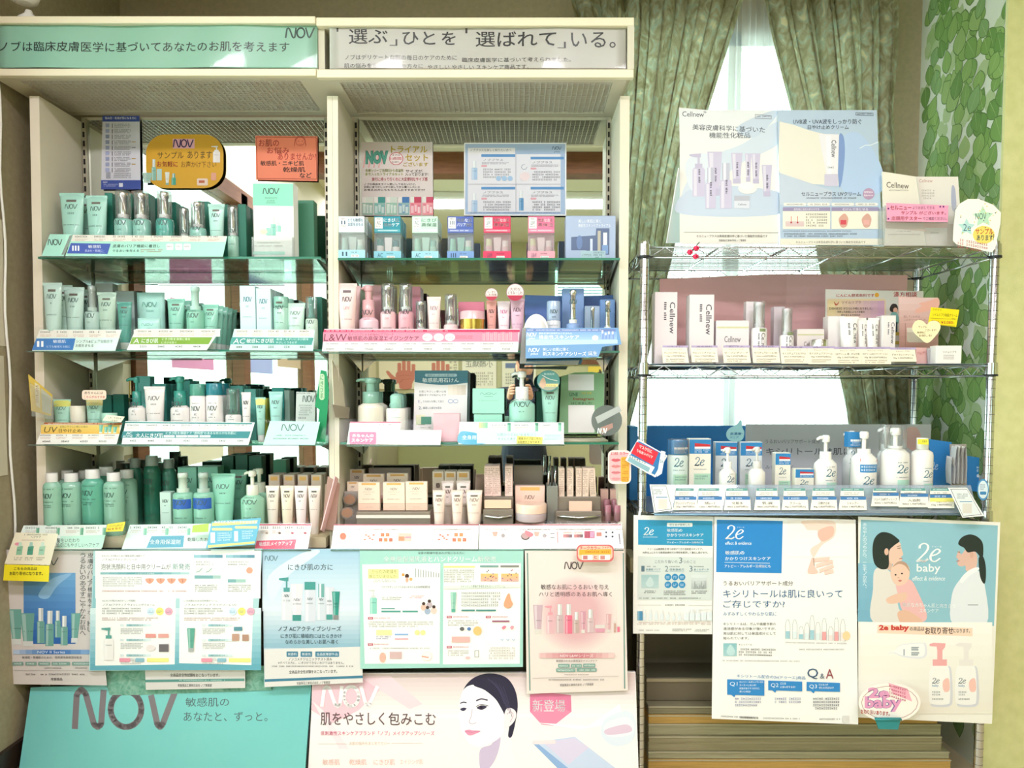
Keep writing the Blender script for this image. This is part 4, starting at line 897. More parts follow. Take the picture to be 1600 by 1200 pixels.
# ---- middle cabinet, second shelf
P('tube', 527, 558, 443, 'R2', 'large pale pink squeeze tube', Y=2.205, body='#f7d2ce', mk='pkt', rows=1, cap='#f0c8c4')
P('foam', 560, 591, 446, 'R2', 'pink foam bottle with pump head', body='#f2cfdc', cap='#f4b8be', mk='pk', hb=.52, nz=.6)
P('box', 583, 597, 447, 'R2', 'pink carton behind the foam bottle', Y=2.31, body='#f0bcc2', dp=.03)
P('spray', 594, 618, 444, 'R2', 'pink lotion dispenser with silver and gold top', body='#f5c6cc', mk='pk', rows=1)
P('spray', 622, 646, 444, 'R2', 'brighter pink lotion dispenser with silver top', body='#f0a8b6', mk='pk')
P('box', 640, 658, 449, 'R2', 'pink carton behind the dispensers', Y=2.32, body='#ec9fb0', dp=.03, rows=1, step=.04)
P('spray', 648, 667, 470, 'R2', 'small rose serum bottle with silver cap', body='#f09cac', mk='pk', hb=.42)
P('tube', 667, 689, 464, 'R2', 'white-pink slim squeeze tube', body='#f8dcd8', mk='nov', tc='#a08088')
P('spray', 693, 716, 460, 'R2', 'pale pink milk dispenser with silver cap', body='#f6d2d4', mk='pk', hb=.48)
P('box', 717, 757, 473, 'R2', 'rose carton behind the cream jar', Y=2.31, body='#e889a0', mk='nov', tc='#8a3a50', dp=.04)
P('jar', 719, 757, 487, 'R2', 'rose cream jar with gold band', body='#e69aa8', cap='#eebcc4', ring=1)
P('tube', 760, 776, 470, 'R2', 'small coral squeeze tube', body='#f4a49c', mk='nov', tc='#6b4a48')
P('tube', 777, 797, 471, 'R2', 'white and magenta squeeze tube', body='#f8e2ec', mk='nov', tc='#c0447c')
P('tube', 797, 820, 467, 'R2', 'mauve squeeze tube, tallest of the small tubes', body='#e2b0c8', mk='nov', tc='#6a4a60', rows=1)
P('dome', 818, 858, 491, 'R2', 'round white soap case', body='#fbfbf9', Y=2.19)
P('bottle', 854, 876, 471, 'R2', 'pale blue bottle with sky-blue cap', body='#e2e8ee', cap='#a8c0e0', hb=.62, mk='nov')
P('box', 878, 912, 452, 'R2', 'tall glossy blue carton at the back', Y=2.30, body='#7f9fd0', dp=.03)
P('spray', 885, 906, 452, 'R2', 'blue tapered lotion bottle with silver-gold top', body='#84a8e0', mk='nov', hb=.45, cc=0, Y=2.215)
P('box', 913, 937, 479, 'R2', 'small grey-blue carton at the back', Y=2.28, body='#a9c0d8', dp=.03)
P('spray', 919, 933, 479, 'R2', 'short blue bottle with silver top', body='#7f9fd8', mk='none', cc=0, hb=.3, Y=2.215)
P('box', 937, 960, 469, 'R2', 'deep blue carton at the right end', Y=2.27, body='#6f95cc', dp=.03)
P('spray', 941, 958, 469, 'R2', 'slim blue-white bottle with silver top', body='#b8ccec', mk='nov', cc=0, hb=.42, Y=2.21)
# ---- middle cabinet, third shelf
P('foam', 559, 599, 590, 'R3', 'large cream baby-wash bottle with green pump', body='#f2ecd9', cap='#86bda8', mk='none', hb=.60, rows=1, step=.07, Y=2.235)
P('bottle', 603, 634, 618, 'R3', 'cream baby-lotion bottle with domed mint cap', body='#f4f0e6', cap='#9ad4c0', mk='nov', hb=.72, capr=.58, dome=1, rows=2, tc='#8ab8b0')
P('box', 678, 719, 646, 'R3', 'flat pink soap carton before the sign', body='#f5c2cc', dp=.03, Y=2.205)
P('box', 741, 785, 647, 'R3', 'lower mint soap carton of the stack', body='#a4dfcd', dp=.045, Y=2.225, mk='none')
zz = at(763, 646.5, 2.225).z
P('box', 739, 788, 607, 'R3', 'upper mint soap carton of the stack', body='#a4dfcd', dp=.045, Y=2.225, mk='nov', z=zz + .0008)
P('pump', 795, 836, 580, 'R3', 'large mint bottle with white pump', body='#a0dcc8', cap='#eef0ec', mk='low', hb=.58, Y=2.22, nz=.75)
P('tube', 845, 874, 604, 'R3', 'tall mint hand-cream tube', body='#a2e0cc', mk='novb', wt=.95)
P('box', 838, 850, 612, 'R3', 'dark green carton beside the hand-cream tube', Y=2.31, body='#2f7462', dp=.03)
# ---- middle cabinet, deck
ZT = SH['R4']
for (a, b_, y, Y) in ((560, 594, 753, 2.22), (599, 633, 753, 2.22), (634, 668, 752, 2.22), (568, 601, 740, 2.29), (605, 638, 739, 2.29), (547, 570, 733, 2.35), (543, 561, 752, 2.27)):
    P('box', a, b_, y, 'R4', 'cream powder carton with orange-gold top band', Y=Y, body='#f6e2cf', mk='box', dp=.016, z=at(a, 797 if Y < 2.25 else 785, Y).z)
P('box', 577, 642, 731, 'R4', 'dusty pink display box behind the powder cartons', Y=2.38, body='#b9a49e', dp=.02)
for i, (a, b_, y) in enumerate(((675, 697, 766), (704, 725, 766), (727, 755, 766))):
    P('tube', a, b_, y, 'R4', 'peach foundation tube with dark label band', body='#f6dccd', mk='novb', tc='#6e5048', wt=.9, cap='#f2ddd0', Y=2.205)
for a, b_ in ((690, 709), (713, 735)):
    P('tube', a, b_, 751, 'R4', 'peach foundation tube in the back row', body='#f4e2da', mk='novb', tc='#6e5048', Y=2.26)
for a, b_ in ((676, 694), (695, 713), (714, 734)):
    P('box', a, b_, 736, 'R4', 'slim cream carton with gold top band', Y=2.31, body='#f2e2d2', mk='box', dp=.02, rows=1, step=.04)
for a, b_, rt in ((757, 770, 0), (770, 783, -.05), (789, 801, 0)):
    P('box', a, b_, 728, 'R4', 'tall thin print-covered pink carton', Y=2.24, body='#efd0c8', mk='stx', dp=.014, z=at(a, 775, 2.24).z, rot=rt, rows=2, step=.035)
P('box', 805, 851, 758, 'R4', 'square peach carton behind the powder jar', Y=2.26, body='#f2cfc0', mk='box', dp=.03)
P('box', 803, 848, 727, 'R4', 'brown-grey carton at the back', Y=2.33, body='#a3978a', dp=.02)
P('jar', 806, 854, 786, 'R4', 'loose-powder jar with peach lid', body='#c9b4bc', cap='#f2cdb8', Y=2.20, z=at(830, 813, 2.20).z)
for i, (a, b_, rt) in enumerate(((873, 882, 0), (886, 896, 0), (900, 909, 0), (910, 920, 0), (922, 932, -.06))):
    P('box', a, b_, 731, 'R4', 'thin beige pencil carton', Y=2.24, body='#ecd4c2', mk='stx', dp=.012, z=at(a, 776, 2.24).z, rot=rt, rows=1, step=.04)
P('box', 889, 925, 783, 'R4', 'flat peach eyeshadow compact standing open', Y=2.21, body='#f0c8b4', dp=.008, z=at(900, 799, 2.21).z, tuck=0)
P('box', 757, 799, 781, 'R4', 'peach stick compact lying on its rest', Y=2.21, body='#f2d0b4', dp=.012, z=at(780, 794, 2.21).z, tuck=0)
for a, b_ in ((938, 950), (953, 965)): P('box', a, b_, 764, 'R4', 'small pink lipstick carton with dark top', Y=2.26, body='#d9b0a8', mk='none', dp=.02)
for a, b_, y, Y in ((943, 953, 780, 2.24), (956, 966, 780, 2.24), (945, 955, 789, 2.205), (959, 970, 789, 2.205)):
    P('lip', a, b_, y, 'R4', 'mauve lipstick with shiny cap', Y=Y, body='#9a6a70', cap='#b06a7c', z=at(a, 814 if Y < 2.22 else 806, Y).z)
# ---- wire rack, middle shelf
CB = '#ebe2e6'
for a, b_, y, dsc, mk in ((1021, 1056, 458, 'tall lilac-white carton with vertical lettering', 'cel'), (1075, 1113, 462, 'tall lilac-white carton with folded top', 'cel')):
    P('box', a, b_, y, 'W2', dsc, body=CB, mk=mk, dp=.05, Y=2.25, tc='#4a4450')
P('box', 1116, 1167, 502, 'W2', 'low lilac-white soap carton', body=CB, mk='celh', dp=.05, Y=2.25, tc='#4a4450')
P('box', 1164, 1180, 472, 'W2', 'slim lilac-white carton behind a dispenser', body=CB, dp=.03, Y=2.30)
P('spray', 1174, 1199, 471, 'W2', 'white dispenser with glossy cap, the taller one', body='#f4f0f0', silver=0, cap='#ece6ea', cr=.7, mk='cel2', Y=2.24, hb=.58, tc='#4a4450')
P('box', 1207, 1224, 480, 'W2', 'slim grey-lilac carton behind a dispenser', body='#d8cdd6', dp=.03, Y=2.30)
P('spray', 1219, 1241, 481, 'W2', 'white dispenser with glossy cap, the shorter one', body='#f4f0f0', silver=0, cap='#ece6ea', cr=.72, mk='cel2', Y=2.24, hb=.52, tc='#4a4450')
P('box', 1242, 1284, 515, 'W2', 'low cream carton beside the small jar', body='#efe4e2', mk='celh', dp=.04, Y=2.26, tc='#6a4450')
P('jar', 1266, 1292, 531, 'W2', 'small white cream jar with silver lid', body='#efecf2', capm=SILVER, Y=2.22)
P('box', 1290, 1316, 495, 'W2', 'tall white carton behind the tubes', body='#f2eceb', dp=.04, Y=2.28)
P('tube', 1311, 1342, 495, 'W2', 'white squeeze tube with vertical lettering, widest', body='#f8f6f4', mk='cel', Y=2.24, tc='#4a4450', wt=.95)
P('tube', 1339, 1356, 497, 'W2', 'slim white squeeze tube, the left of two', body='#f8f4f2', mk='cel', Y=2.25, tc='#4a4450', wt=.95)
P('tube', 1353, 1374, 497, 'W2', 'slim white squeeze tube with orange patch', body='#f8f4f2', mk='cel', Y=2.25, tc='#4a4450', wt=.95)
P('box', 1374, 1395, 494, 'W2', 'tall white carton at the right of the tubes', body='#f0eaea', mk='cel', dp=.04, Y=2.26, tc='#4a4450')
# ---- wire rack, lower shelf
P('spray', 1043, 1075, 686, 'W3', 'aqua bottle in a tall clear tube cap', body='#d8ece8', silver=0, cap='#e4eef0', hb=.80, cr=.98, mk='2ebox', tc='#4a6a7a')
P('box', 1075, 1109, 685, 'W3', 'tall cream carton with blue top', body='#f1ede0', mk='2ebox', dp=.035, Y=2.25, tc='#4a6a7a')
P('box', 1116, 1150, 690, 'W3', 'blue-topped carton behind the left foam pump', body='#dfe6ea', mk='2ebox', dp=.03, Y=2.31, tc='#4a6a7a')
P('pump', 1124, 1150, 699, 'W3', 'small white foam-pump bottle', body='#f4f1ea', cap='#f6f4ee', mk='2e', hb=.66, nz=.5, Y=2.22, tc='#4a6a7a')
P('box', 1155, 1189, 690, 'W3', 'blue-topped carton behind the right foam pump', body='#dfe6ea', mk='2ebox', dp=.03, Y=2.31, tc='#4a6a7a')
P('pump', 1170, 1196, 698, 'W3', 'small white pump bottle with greyish pump', body='#f4f1ea', cap='#d9d6d2', mk='none', hb=.66, nz=.5, Y=2.22)
P('box', 1209, 1233, 707, 'W3', 'slim cream carton with blue top', body='#f1ede0', mk='2ebox', dp=.03, Y=2.25, tc='#4a6a7a')
P('box', 1240, 1269, 732, 'W3', 'small cream carton with blue hang tab', body='#f1ede0', mk='2ebox', dp=.03, Y=2.23, tc='#4a6a7a')
P('pump', 1273, 1308, 680, 'W3', 'white milk pump bottle with shoulders', body='#f5f3ee', cap='#f7f5f1', mk='2e', hb=.68, nz=.75, Y=2.23, tc='#4a6a7a')
P('pump', 1318, 1345, 673, 'W3', 'white pump bottle wrapped in clear film', Y=2.32, body='#e9ecec', cap='#eef0f0', mk='2ebox', hb=.68, nz=.9, tc='#4a6a7a')
P('pump', 1331, 1370, 674, 'W3', 'white shampoo pump with red and blue label', body='#f5f3ee', cap='#f7f5f1', mk='2elab', hb=.72, nz=.2, Y=2.23, tc='#4a6a7a')
P('pump', 1372, 1395, 667, 'W3', 'white pump bottle behind, in film', Y=2.33, body='#eef0ee', cap='#f1f1ef', mk='none', hb=.70, nz=.9, clearcap=1)
P('pump', 1378, 1421, 668, 'W3', 'widest white pump bottle with clear film cap', body='#f6f4ef', cap='#f7f5f1', mk='2e', hb=.75, nz=.3, Y=2.23, clearcap=1, tc='#4a6a7a')
P('shampoo', 1425, 1458, 684, 'W3', 'white round-shouldered bottle with yellow neck tag', body='#f6f4f0', cap='#f0efe8', mk='2e', hb=.84, capr=.52, Y=2.23, tc='#4a6a7a')
relabel()
# ================================================================== SIGNS, STRIPS AND POSTERS
ACRY = clear('#fdfefe', .05)
def strip(pts, Yb, Yt, col, label, draw, holder=None, name='label_strip', cat='shelf label', group='shelf label strips', lip=True):
    """slanted card at a shelf's front: pts TL TR BR BL pixels; holder: x-range of the clear acrylic around it"""
    yb = max(p[1] for p in pts); yt = min(p[1] for p in pts); pl = tilt(yt, Yt, yb, Yb)
    o = sheet(name, pl, pts, .0012, col, label, cat, group)
    pr = Pr(lambda x, y, off: pl(x, y, off)); draw(pr); pr.out(o)
    if holder:
        h0, h1 = holder; sk = pts[0][0] - pts[3][0]
        mb = MB(); q = [(h0 + sk, yt - 3), (h1 + sk * .3, yt - 3), (h1, yb + 2), (h0, yb + 2)]
        mb.hexa([pl(x, y, .003) for x, y in q] + [pl(x, y, .0018) for x, y in q], ACRY); c = mb.done('clear_cover', o); kids(o, c)
        if lip:
            mb = MB(); a, b_ = pl(h0, yb + 2, .0022), pl(h1, yb + 2, .0022); mb.tube([a, b_], .0022, clear('#cfe4da', 1, .35, '#9fbfb2'), 6); e = mb.done('lower_lip', c); kids(c, e)
    return o
GT = '#44524c'
def head(pr, x0, x1, y0, y1, n, bg='#f4efe4', sl=0):
    for i in range(n):
        a = x0 + (x1 - x0) * (i + .12) / n; b_ = x0 + (x1 - x0) * (i + .8) / n
        pr.g(a, y0, b_, y0 + (y1 - y0) * .42, 1, '#4d4a46'); pr.g(a, y0 + (y1 - y0) * .55, b_, y1, 2, '#c9a08c')
def bars(pr, x0, x1, y0, y1, n):
    for i in range(n):
        a = x0 + (x1 - x0) * (i + .3) / n; w = (x1 - x0) / n * .42
        pr.g(a, y0, a + w, y1, 1, '#333333', 1)
# left 1
def d(pr):
    pr.q((98, 367), (112, 366), (100, 400), (93, 400), '#b8f0dc'); pr.nov(75, 374, 97, 383, '#3f4f4a'); pr.q((109, 368), (113, 368), (101, 398), (96, 398), '#8a9a92')
strip([(78, 366), (112, 366), (99, 400), (65, 400)], 2.145, 2.175, '#b4ecd9', 'small mint brand card at the left end of the top strip', d, (64, 100))
def d(pr):
    pr.q((114, 367), (354, 369), (352, 378), (111, 377), '#f3ece0'); head(pr, 114, 350, 368, 377, 8)
    pr.q((111, 380), (173, 381), (168, 397), (105, 396), '#4a62b8'); pr.t('III', 113, 384, 124, 392, '#ffffff', .02); pr.t('敏感肌', 138, 383, 158, 388, '#ffffff'); pr.t('肌あれ・乾燥に', 133, 390, 160, 394, '#dfe4ff')
    pr.t('皮膚のバリア機能に着目し', 176, 382, 250, 387, GT, it=.12); pr.t('うるおいを与える', 176, 390, 217, 394, GT, it=.12); pr.g(220, 389, 256, 395, 2, '#c9877c')
    for x in (261, 275, 288): pr.rr(x - 1, 381, x + 10, 391, 2, '#fdfdf9'); pr.g(x + .5, 384, x + 9, 387, 1, '#777777')
strip([(114, 367), (355, 369), (348, 401), (102, 400)], 2.145, 2.175, '#b8efdc', 'long mint label strip with blue III panel', d, (102, 350))
# left 2
def d(pr):
    pr.q((62, 516), (188, 516), (187, 528), (58, 527), '#f3ece0'); head(pr, 60, 188, 517, 527, 5)
    pr.q((57, 529), (118, 529), (114, 547), (50, 547), '#3f7fc4'); pr.t('II', 58, 533, 68, 542, '#ffffff', .02); pr.t('敏感肌', 83, 531, 103, 536, '#ffffff'); pr.t('とても敏感なお肌に', 73, 540, 110, 543.5, '#e6f0ff')
    pr.t('シンプル&ピュアな処方で', 119, 531, 176, 536, GT, it=.1); pr.t('お肌をまもる', 118, 538, 146, 542.5, GT, it=.1)
strip([(62, 515), (190, 515), (180, 548), (50, 548)], 2.145, 2.175, '#e2f6ec', 'label strip with blue II panel', d, (42, 188))
def d(pr):
    pr.r(209, 515, 344, 526, '#f3ece0'); head(pr, 211, 344, 516, 525, 4); pr.q((207, 527), (332, 527), (326, 538), (203, 538), '#86ad3c'); pr.t('A', 208, 529, 217, 536.5, '#ffffff', it=.2)
    pr.t('にきび肌', 221, 529, 247, 536, '#ffffff', .01, it=.15); pr.t('にきび肌を清潔に保ち', 253, 528, 297, 532, '#f4ffe0', it=.1); pr.t('にきびを防ぐ', 252, 533.5, 276, 537, '#f4ffe0', it=.1); bars(pr, 210, 322, 539.5, 544, 4)
strip([(212, 514), (345, 514), (323, 547), (198, 547)], 2.145, 2.175, '#f5fbf2', 'label strip with bright green A band', d, (192, 342))
def d(pr):
    pr.r(368, 515, 490, 526, '#f3ece0'); head(pr, 367, 490, 516, 525, 5); pr.q((362, 527), (490, 528), (487, 539), (359, 538), '#4da096'); pr.t('AC', 364, 529, 382, 537, '#ffffff', it=.2)
    pr.t('敏感にきび肌', 385, 529, 428, 536, '#ffffff', .01, it=.1); pr.t('乾燥しやすいにきび肌を', 432, 528.5, 482, 532, '#eafffa', it=.1); pr.t('やさしくうるおす', 431, 533.5, 464, 537, '#eafffa', it=.1); bars(pr, 362, 486, 540, 545, 5)
strip([(366, 514), (492, 516), (489, 548), (358, 547)], 2.145, 2.175, '#d3f2ea', 'label strip with teal AC band', d, (356, 502))
# left 3
def d(pr):
    pr.q((70, 660), (191, 661), (190, 664), (68, 663), '#b9683a'); pr.g(75, 660.5, 180, 663.5, 1, '#f3e2c8'); pr.grad(64, 664, 187, 678, '#ecd274', '#f0bc50', 4)
    pr.t('UV', 68, 667, 88, 676, '#5b4a1c', it=.2); pr.t('お肌にやさしい使い心地の', 94, 665, 137, 668.5, '#5b4a1c'); pr.t('日やけ止め', 92, 670, 127, 676, '#4a3c14', .01)
    for i, x in enumerate((154, 162, 168, 176)): ic(pr, 'tube', x, 664 + (i % 2) * 3, x + 6.5, 677, '#6fb79c', '#dcefe4', 8)
    head(pr, 60, 185, 679, 686, 5); bars(pr, 58, 175, 688, 692, 4)
def ic(pr, kind, x0, y0, x1, y1, body='#8fd0c0', cap='#e6e6e4', lean=0, tc='#3f5550', nm=True):
    """a small printed picture of a product"""
    w = x1 - x0; h = y1 - y0; sh = lambda L: [(x0 + a * w + lean * .02 * w * (1 - b_), y0 + b_ * h) for a, b_ in L]
    lt = mixh(body, '#ffffff', .35); dk = mixh(body, '#5a6a70', .25)
    if kind == 'tube': pr.p(sh([(0, 0), (1, 0), (.82, .84), (.18, .84)]), body); pr.p(sh([(.12, .03), (.4, .03), (.42, .84), (.24, .84)]), lt); pr.p(sh([(.16, .84), (.84, .84), (.84, 1), (.16, 1)]), cap)
    elif kind == 'pump': pr.p(sh([(0, .38), (.12, .33), (.88, .33), (1, .38), (1, 1), (0, 1)]), body); pr.p(sh([(.1, .36), (.35, .36), (.35, .99), (.1, .99)]), lt); pr.p(sh([(.2, .24), (.8, .24), (.8, .34), (.2, .34)]), cap); pr.p(sh([(.42, .08), (.58, .08), (.58, .24), (.42, .24)]), cap); pr.p(sh([(-.25, .02), (.68, .0), (.68, .09), (.3, .09), (-.25, .06)]), cap)
    elif kind == 'spray': pr.p(sh([(0, .4), (.1, .37), (.9, .37), (1, .4), (1, 1), (0, 1)]), body); pr.p(sh([(.1, .4), (.35, .4), (.35, .99), (.1, .99)]), lt); pr.p(sh([(.18, 0), (.82, 0), (.82, .37), (.18, .37)]), mixh(cap, '#b8c4c8', .35)); pr.p(sh([(.3, 0), (.5, 0), (.5, .37), (.3, .37)]), '#f6f8f8')
    elif kind == 'bottle': pr.p(sh([(0, .2), (1, .2), (1, 1), (0, 1)]), body); pr.p(sh([(.1, .2), (.35, .2), (.35, 1), (.1, 1)]), lt); pr.p(sh([(0, 0), (1, 0), (1, .2), (0, .2)]), cap)
    elif kind == 'jar': pr.p(sh([(0, .45), (1, .45), (.95, 1), (.05, 1)]), body); pr.p(sh([(0, 0), (1, 0), (1, .45), (0, .45)]), cap)
    if nm and h > 14: pr.g(x0 + w * .2, y0 + h * .52, x0 + w * .85, y0 + h * .57, 1, tc)
strip([(70, 660), (191, 661), (182, 694), (56, 694)], 2.145, 2.175, '#f7f2ea', 'orange and yellow UV sunscreen label strip', d, (45, 200))
def d(pr):
    pr.q((195, 659), (395, 661), (393, 663), (194, 661), '#3b8f8c'); head(pr, 195, 392, 663, 671, 7); pr.q((192, 674), (392, 674), (388, 685), (190, 684), '#3a8b90')
    pr.t('AC', 197, 675, 206, 679, '#ffffff', it=.2); pr.t('ACTIVE', 192, 680, 207, 683.5, '#ffffff', it=.2); pr.t('大人にきび肌', 212, 677, 255, 684, '#ffffff', .01, it=.08)
    pr.t('にきび肌を積極ケア "透明感"のあるなめらかなお肌に', 259, 674.5, 369, 679, '#eafffc', it=.1)
    for x in (256, 275, 293, 312): pr.r(x, 680, x + 17, 683.5, '#f4fbfa'); pr.g(x + 2, 680.6, x + 15, 683, 1, '#777777')
    bars(pr, 195, 390, 687, 691, 7)
strip([(196, 658), (398, 660), (388, 695), (190, 694)], 2.14, 2.17, '#f6f8f6', 'long white and teal label strip for adult skin range', d, (190, 393))
def d(pr):
    pr.nov(440, 663, 475, 673, '#47605a'); pr.g(432, 679, 478, 682, 1, GT); pr.g(427, 684, 483, 687, 1, GT)
strip([(422, 658), (500, 659), (492, 695), (411, 695)], 2.13, 2.15, '#bff2e6', 'plain mint brand card at the right of the third shelf', d, None)
# left 4
def d(pr):
    head(pr, 36, 162, 823, 833, 4)
    for x in (56, 88, 125, 160): ic(pr, 'bottle', x, 822, x + 5, 836, '#6fae8c', '#eaeae4', 10, nm=False)
    pr.q((95, 838), (165, 836), (160, 856), (90, 856), '#c9f2de'); pr.t('髪をいたわり', 89, 841, 124, 848, GT); pr.t('頭皮にもやさしいヘアケア', 88, 848.5, 155, 855, GT)
strip([(37, 821), (167, 820), (158, 858), (22, 858)], 2.13, 2.17, '#eef8ee', 'hair-care label strip at the bottom left', d, (26, 190))
def d(pr):
    head(pr, 200, 300, 822, 833, 4); pr.q((237, 838), (288, 837), (286, 855), (229, 856), '#6fb4cc')
    pr.t('全身用保湿剤', 234, 843, 282, 850.5, '#ffffff', .03); pr.t('乾燥したお', 293, 840, 325, 846, GT)
    for x in (224, 258, 292): ic(pr, 'bottle', x, 823, x + 5, 836, '#8fd0b4', '#eaeae4', 10, nm=False)
strip([(203, 820), (330, 818), (326, 857), (190, 858)], 2.13, 2.17, '#e9faf4', 'body-care label strip with blue moisturiser panel', d, (190, 330))
def d(pr):
    head(pr, 405, 480, 822, 834, 4)
    for x, c in ((417, '#b9a48c'), (437, '#6a4c3a'), (457, '#c04c60'), (477, '#b8404c')): pr.o(x, 833, 2.2, c, 1.6)
    pr.r(404, 819, 486, 821, '#c7566a'); pr.q((401, 845), (463, 843), (460, 858), (398, 858), '#e8647c'); pr.t('敏感肌メイクアップ', 405, 847, 457, 853.5, '#ffffff', .01, slope=-.03)
strip([(404, 818), (487, 818), (481, 858), (398, 858)], 2.13, 2.17, '#fdf4f0', 'pink-edged make-up label strip', d, (398, 486))
def d(pr):
    pr.q((332, 817), (403, 813), (400, 818), (331, 822), '#f0e88c'); pr.t('からだに使いたい全身用保湿剤', 335, 818, 402, 813.5, '#ffffff', .02)
    pr.rr(331, 825, 363, 829, 2, '#f2eea0'); pr.rr(367, 822, 402, 826, 2, '#f2eea0'); pr.g(340, 832, 362, 846, 4, '#e6f6ff', slope=-.05); pr.g(378, 829, 396, 843, 4, '#e6f6ff', slope=-.05)
    ic(pr, 'bottle', 329, 832, 336, 848, '#e8f4f8', '#ffffff', 0, nm=False); ic(pr, 'bottle', 366, 830, 372, 846, '#e8f4f8', '#ffffff', 0, nm=False); pr.q((325, 852), (398, 846), (398, 849), (325, 856), '#f0e88c')
strip([(331, 815), (408, 809), (398, 851), (322, 857)], 2.105, 2.125, '#6fb8d4', 'blue and yellow comparison card leaning on the bottom strip', d, None, 'price_card', 'card', 'small cards')
def card(pts, Y, col, label, draw=None, name='price_card', cat='card', group='small cards and tags', th=.0008, tl=0.0, **k):
    yb = max(p[1] for p in pts); yt = min(p[1] for p in pts); pl = tilt(yt, Y + tl, yb, Y)
    o = sheet(name, pl, pts, th, col, label, cat, group, **k)
    if draw: pr = Pr(lambda x, y, off: pl(x, y, off)); draw(pr); pr.out(o)
    return o
card([(168, 819), (196, 815), (192, 830), (165, 831)], 2.12, '#f4e04c', 'small yellow handwritten note on the hair-care strip', lambda pr: (pr.t('アイテムはレジ', 171, 821, 192, 824, '#55502a', slope=-.12), pr.t('90 ¥ など', 168, 825.5, 190, 829, '#b03a30', .01, slope=-.12)))
card([(301, 821), (326, 818), (325, 831), (300, 832)], 2.12, '#bfe86a', 'lime green sticky note on the body-care strip', None, 'sticky_note')
# left hair-care leaflet with yellow note
def d(pr):
    pr.g(38, 834, 76, 837, 1, GT); pr.t('ヘアケア', 48, 837.5, 64, 841, GT); pr.g(34, 843, 70, 845, 1, '#b08a7c'); pr.o(28, 850, 5, '#e89ab0', 2.5)
    for x, c in ((27, '#8fc4a4'), (44, '#4f9c84'), (62, '#a6d4b8')): pr.p([(x, 854), (x + 9, 853), (x + 7, 867), (x - 2, 867)], c); pr.p([(x + 3, 847), (x + 7, 847), (x + 7.5, 853), (x + 1.5, 854)], mixh(c, '#ffffff', .5)); pr.g(x, 858, x + 7, 861, 1, '#2f5a4a'); pr.g(x - 5, 870, x + 8, 876, 2, '#8a8a80')
card([(24, 832), (91, 834), (78, 883), (7, 881)], 2.10, '#f2ecd4', 'cream hair-care leaflet with three green bottles', d, 'leaflet', 'leaflet', 'leaflets')
card([(7, 882), (77, 884), (76, 909), (5, 907)], 2.099, '#f6e628', 'bright yellow order note under the hair-care leaflet', lambda pr: (pr.t('こちらの商品は', 22, 886, 58, 891, '#3a3410', .03), pr.t('お取り寄せになります。', 15, 893, 67, 899, '#3a3410', .04)), 'sticky_note')
# signs on the left mirror
YM = 2.412
def d(pr):
    pr.r(160, 181, 218, 190, '#3f55a8'); pr.t('悩み別・乾燥が気になる方に', 164, 182.5, 213, 186.5, '#ffffff', .01); pr.r(158, 281.5, 220, 296, '#3f55a8'); pr.t('NOV', 161, 283.5, 168, 286, '#ffffff'); pr.g(162, 287, 184, 292, 2, '#c8d0f0'); pr.r(186, 286, 192, 292, '#e6e8f4')
    for i in range(9):
        y = 193 + i * 8.7; pr.r(165, y, 171, y + 6, mixh('#b4bce0', '#8f9ab8', rnd.random())); pr.r(175, y, 176, y + 7, '#4a4a52'); pr.g(179, y, 205, y + 7, 3, '#6a6a74')
        if i in (3, 4, 6, 7): pr.r(206, y + 2, 212, y + 3.5, '#c9a860' if i != 4 else '#8a8aa0')
    pr.r(166, 269, 173, 279, '#a8aab8'); pr.g(178, 270, 206, 279, 3, '#8a8a94')
card([(160, 181), (218, 181), (220, 296), (158, 296)], YM, '#e0e0ea', 'tall chart with blue header stuck on the left mirror', d, 'chart_sign', 'sign', 'signs on the mirrors')
def d(pr):
    pr.r(270, 217, 304, 232, '#f2b8c0'); pr.nov(271, 218, 302, 230, '#4a3060', .16); pr.t('サンプル', 246, 237, 287, 248, '#6b5210', .01, slope=.0); pr.t('あります', 293, 236, 331, 248, '#6b5210', .01)
    pr.t('お気軽に', 245, 252, 278, 261, '#a83420', .02); pr.t('お声かけ下さい', 283, 252, 338, 262, '#8a5a10', .005)
    ic(pr, 'tube', 222, 270, 238, 286, '#a9cfc0', '#cfe0d8', 0); ic(pr, 'spray', 237, 249, 244, 282, '#8fc4b4', '#dfe8e4'); pr.rr(245, 264, 253, 282, 1, '#bfe0dc'); ic(pr, 'tube', 258, 269, 265, 289, '#e8ece4', '#8fb8a8'); ic(pr, 'spray', 268, 271, 275, 289, '#4fa88c', '#4fa88c'); ic(pr, 'pump', 333, 228, 344, 254, '#f0e8e4', '#f4f0ee'); pr.rr(308, 279, 325, 290, 2, '#f2d8c8'); pr.r(311, 282, 320, 286, '#c86a4c'); pr.rr(330, 270, 338, 282, 2, '#e8a88c')
card(rrect(228, 210, 349, 294, 30, 7), YM - .004, '#e0a81c', 'large amber rounded handwritten sign on the left mirror', d, 'handwritten_sign', 'sign', 'signs on the mirrors', th=.002)
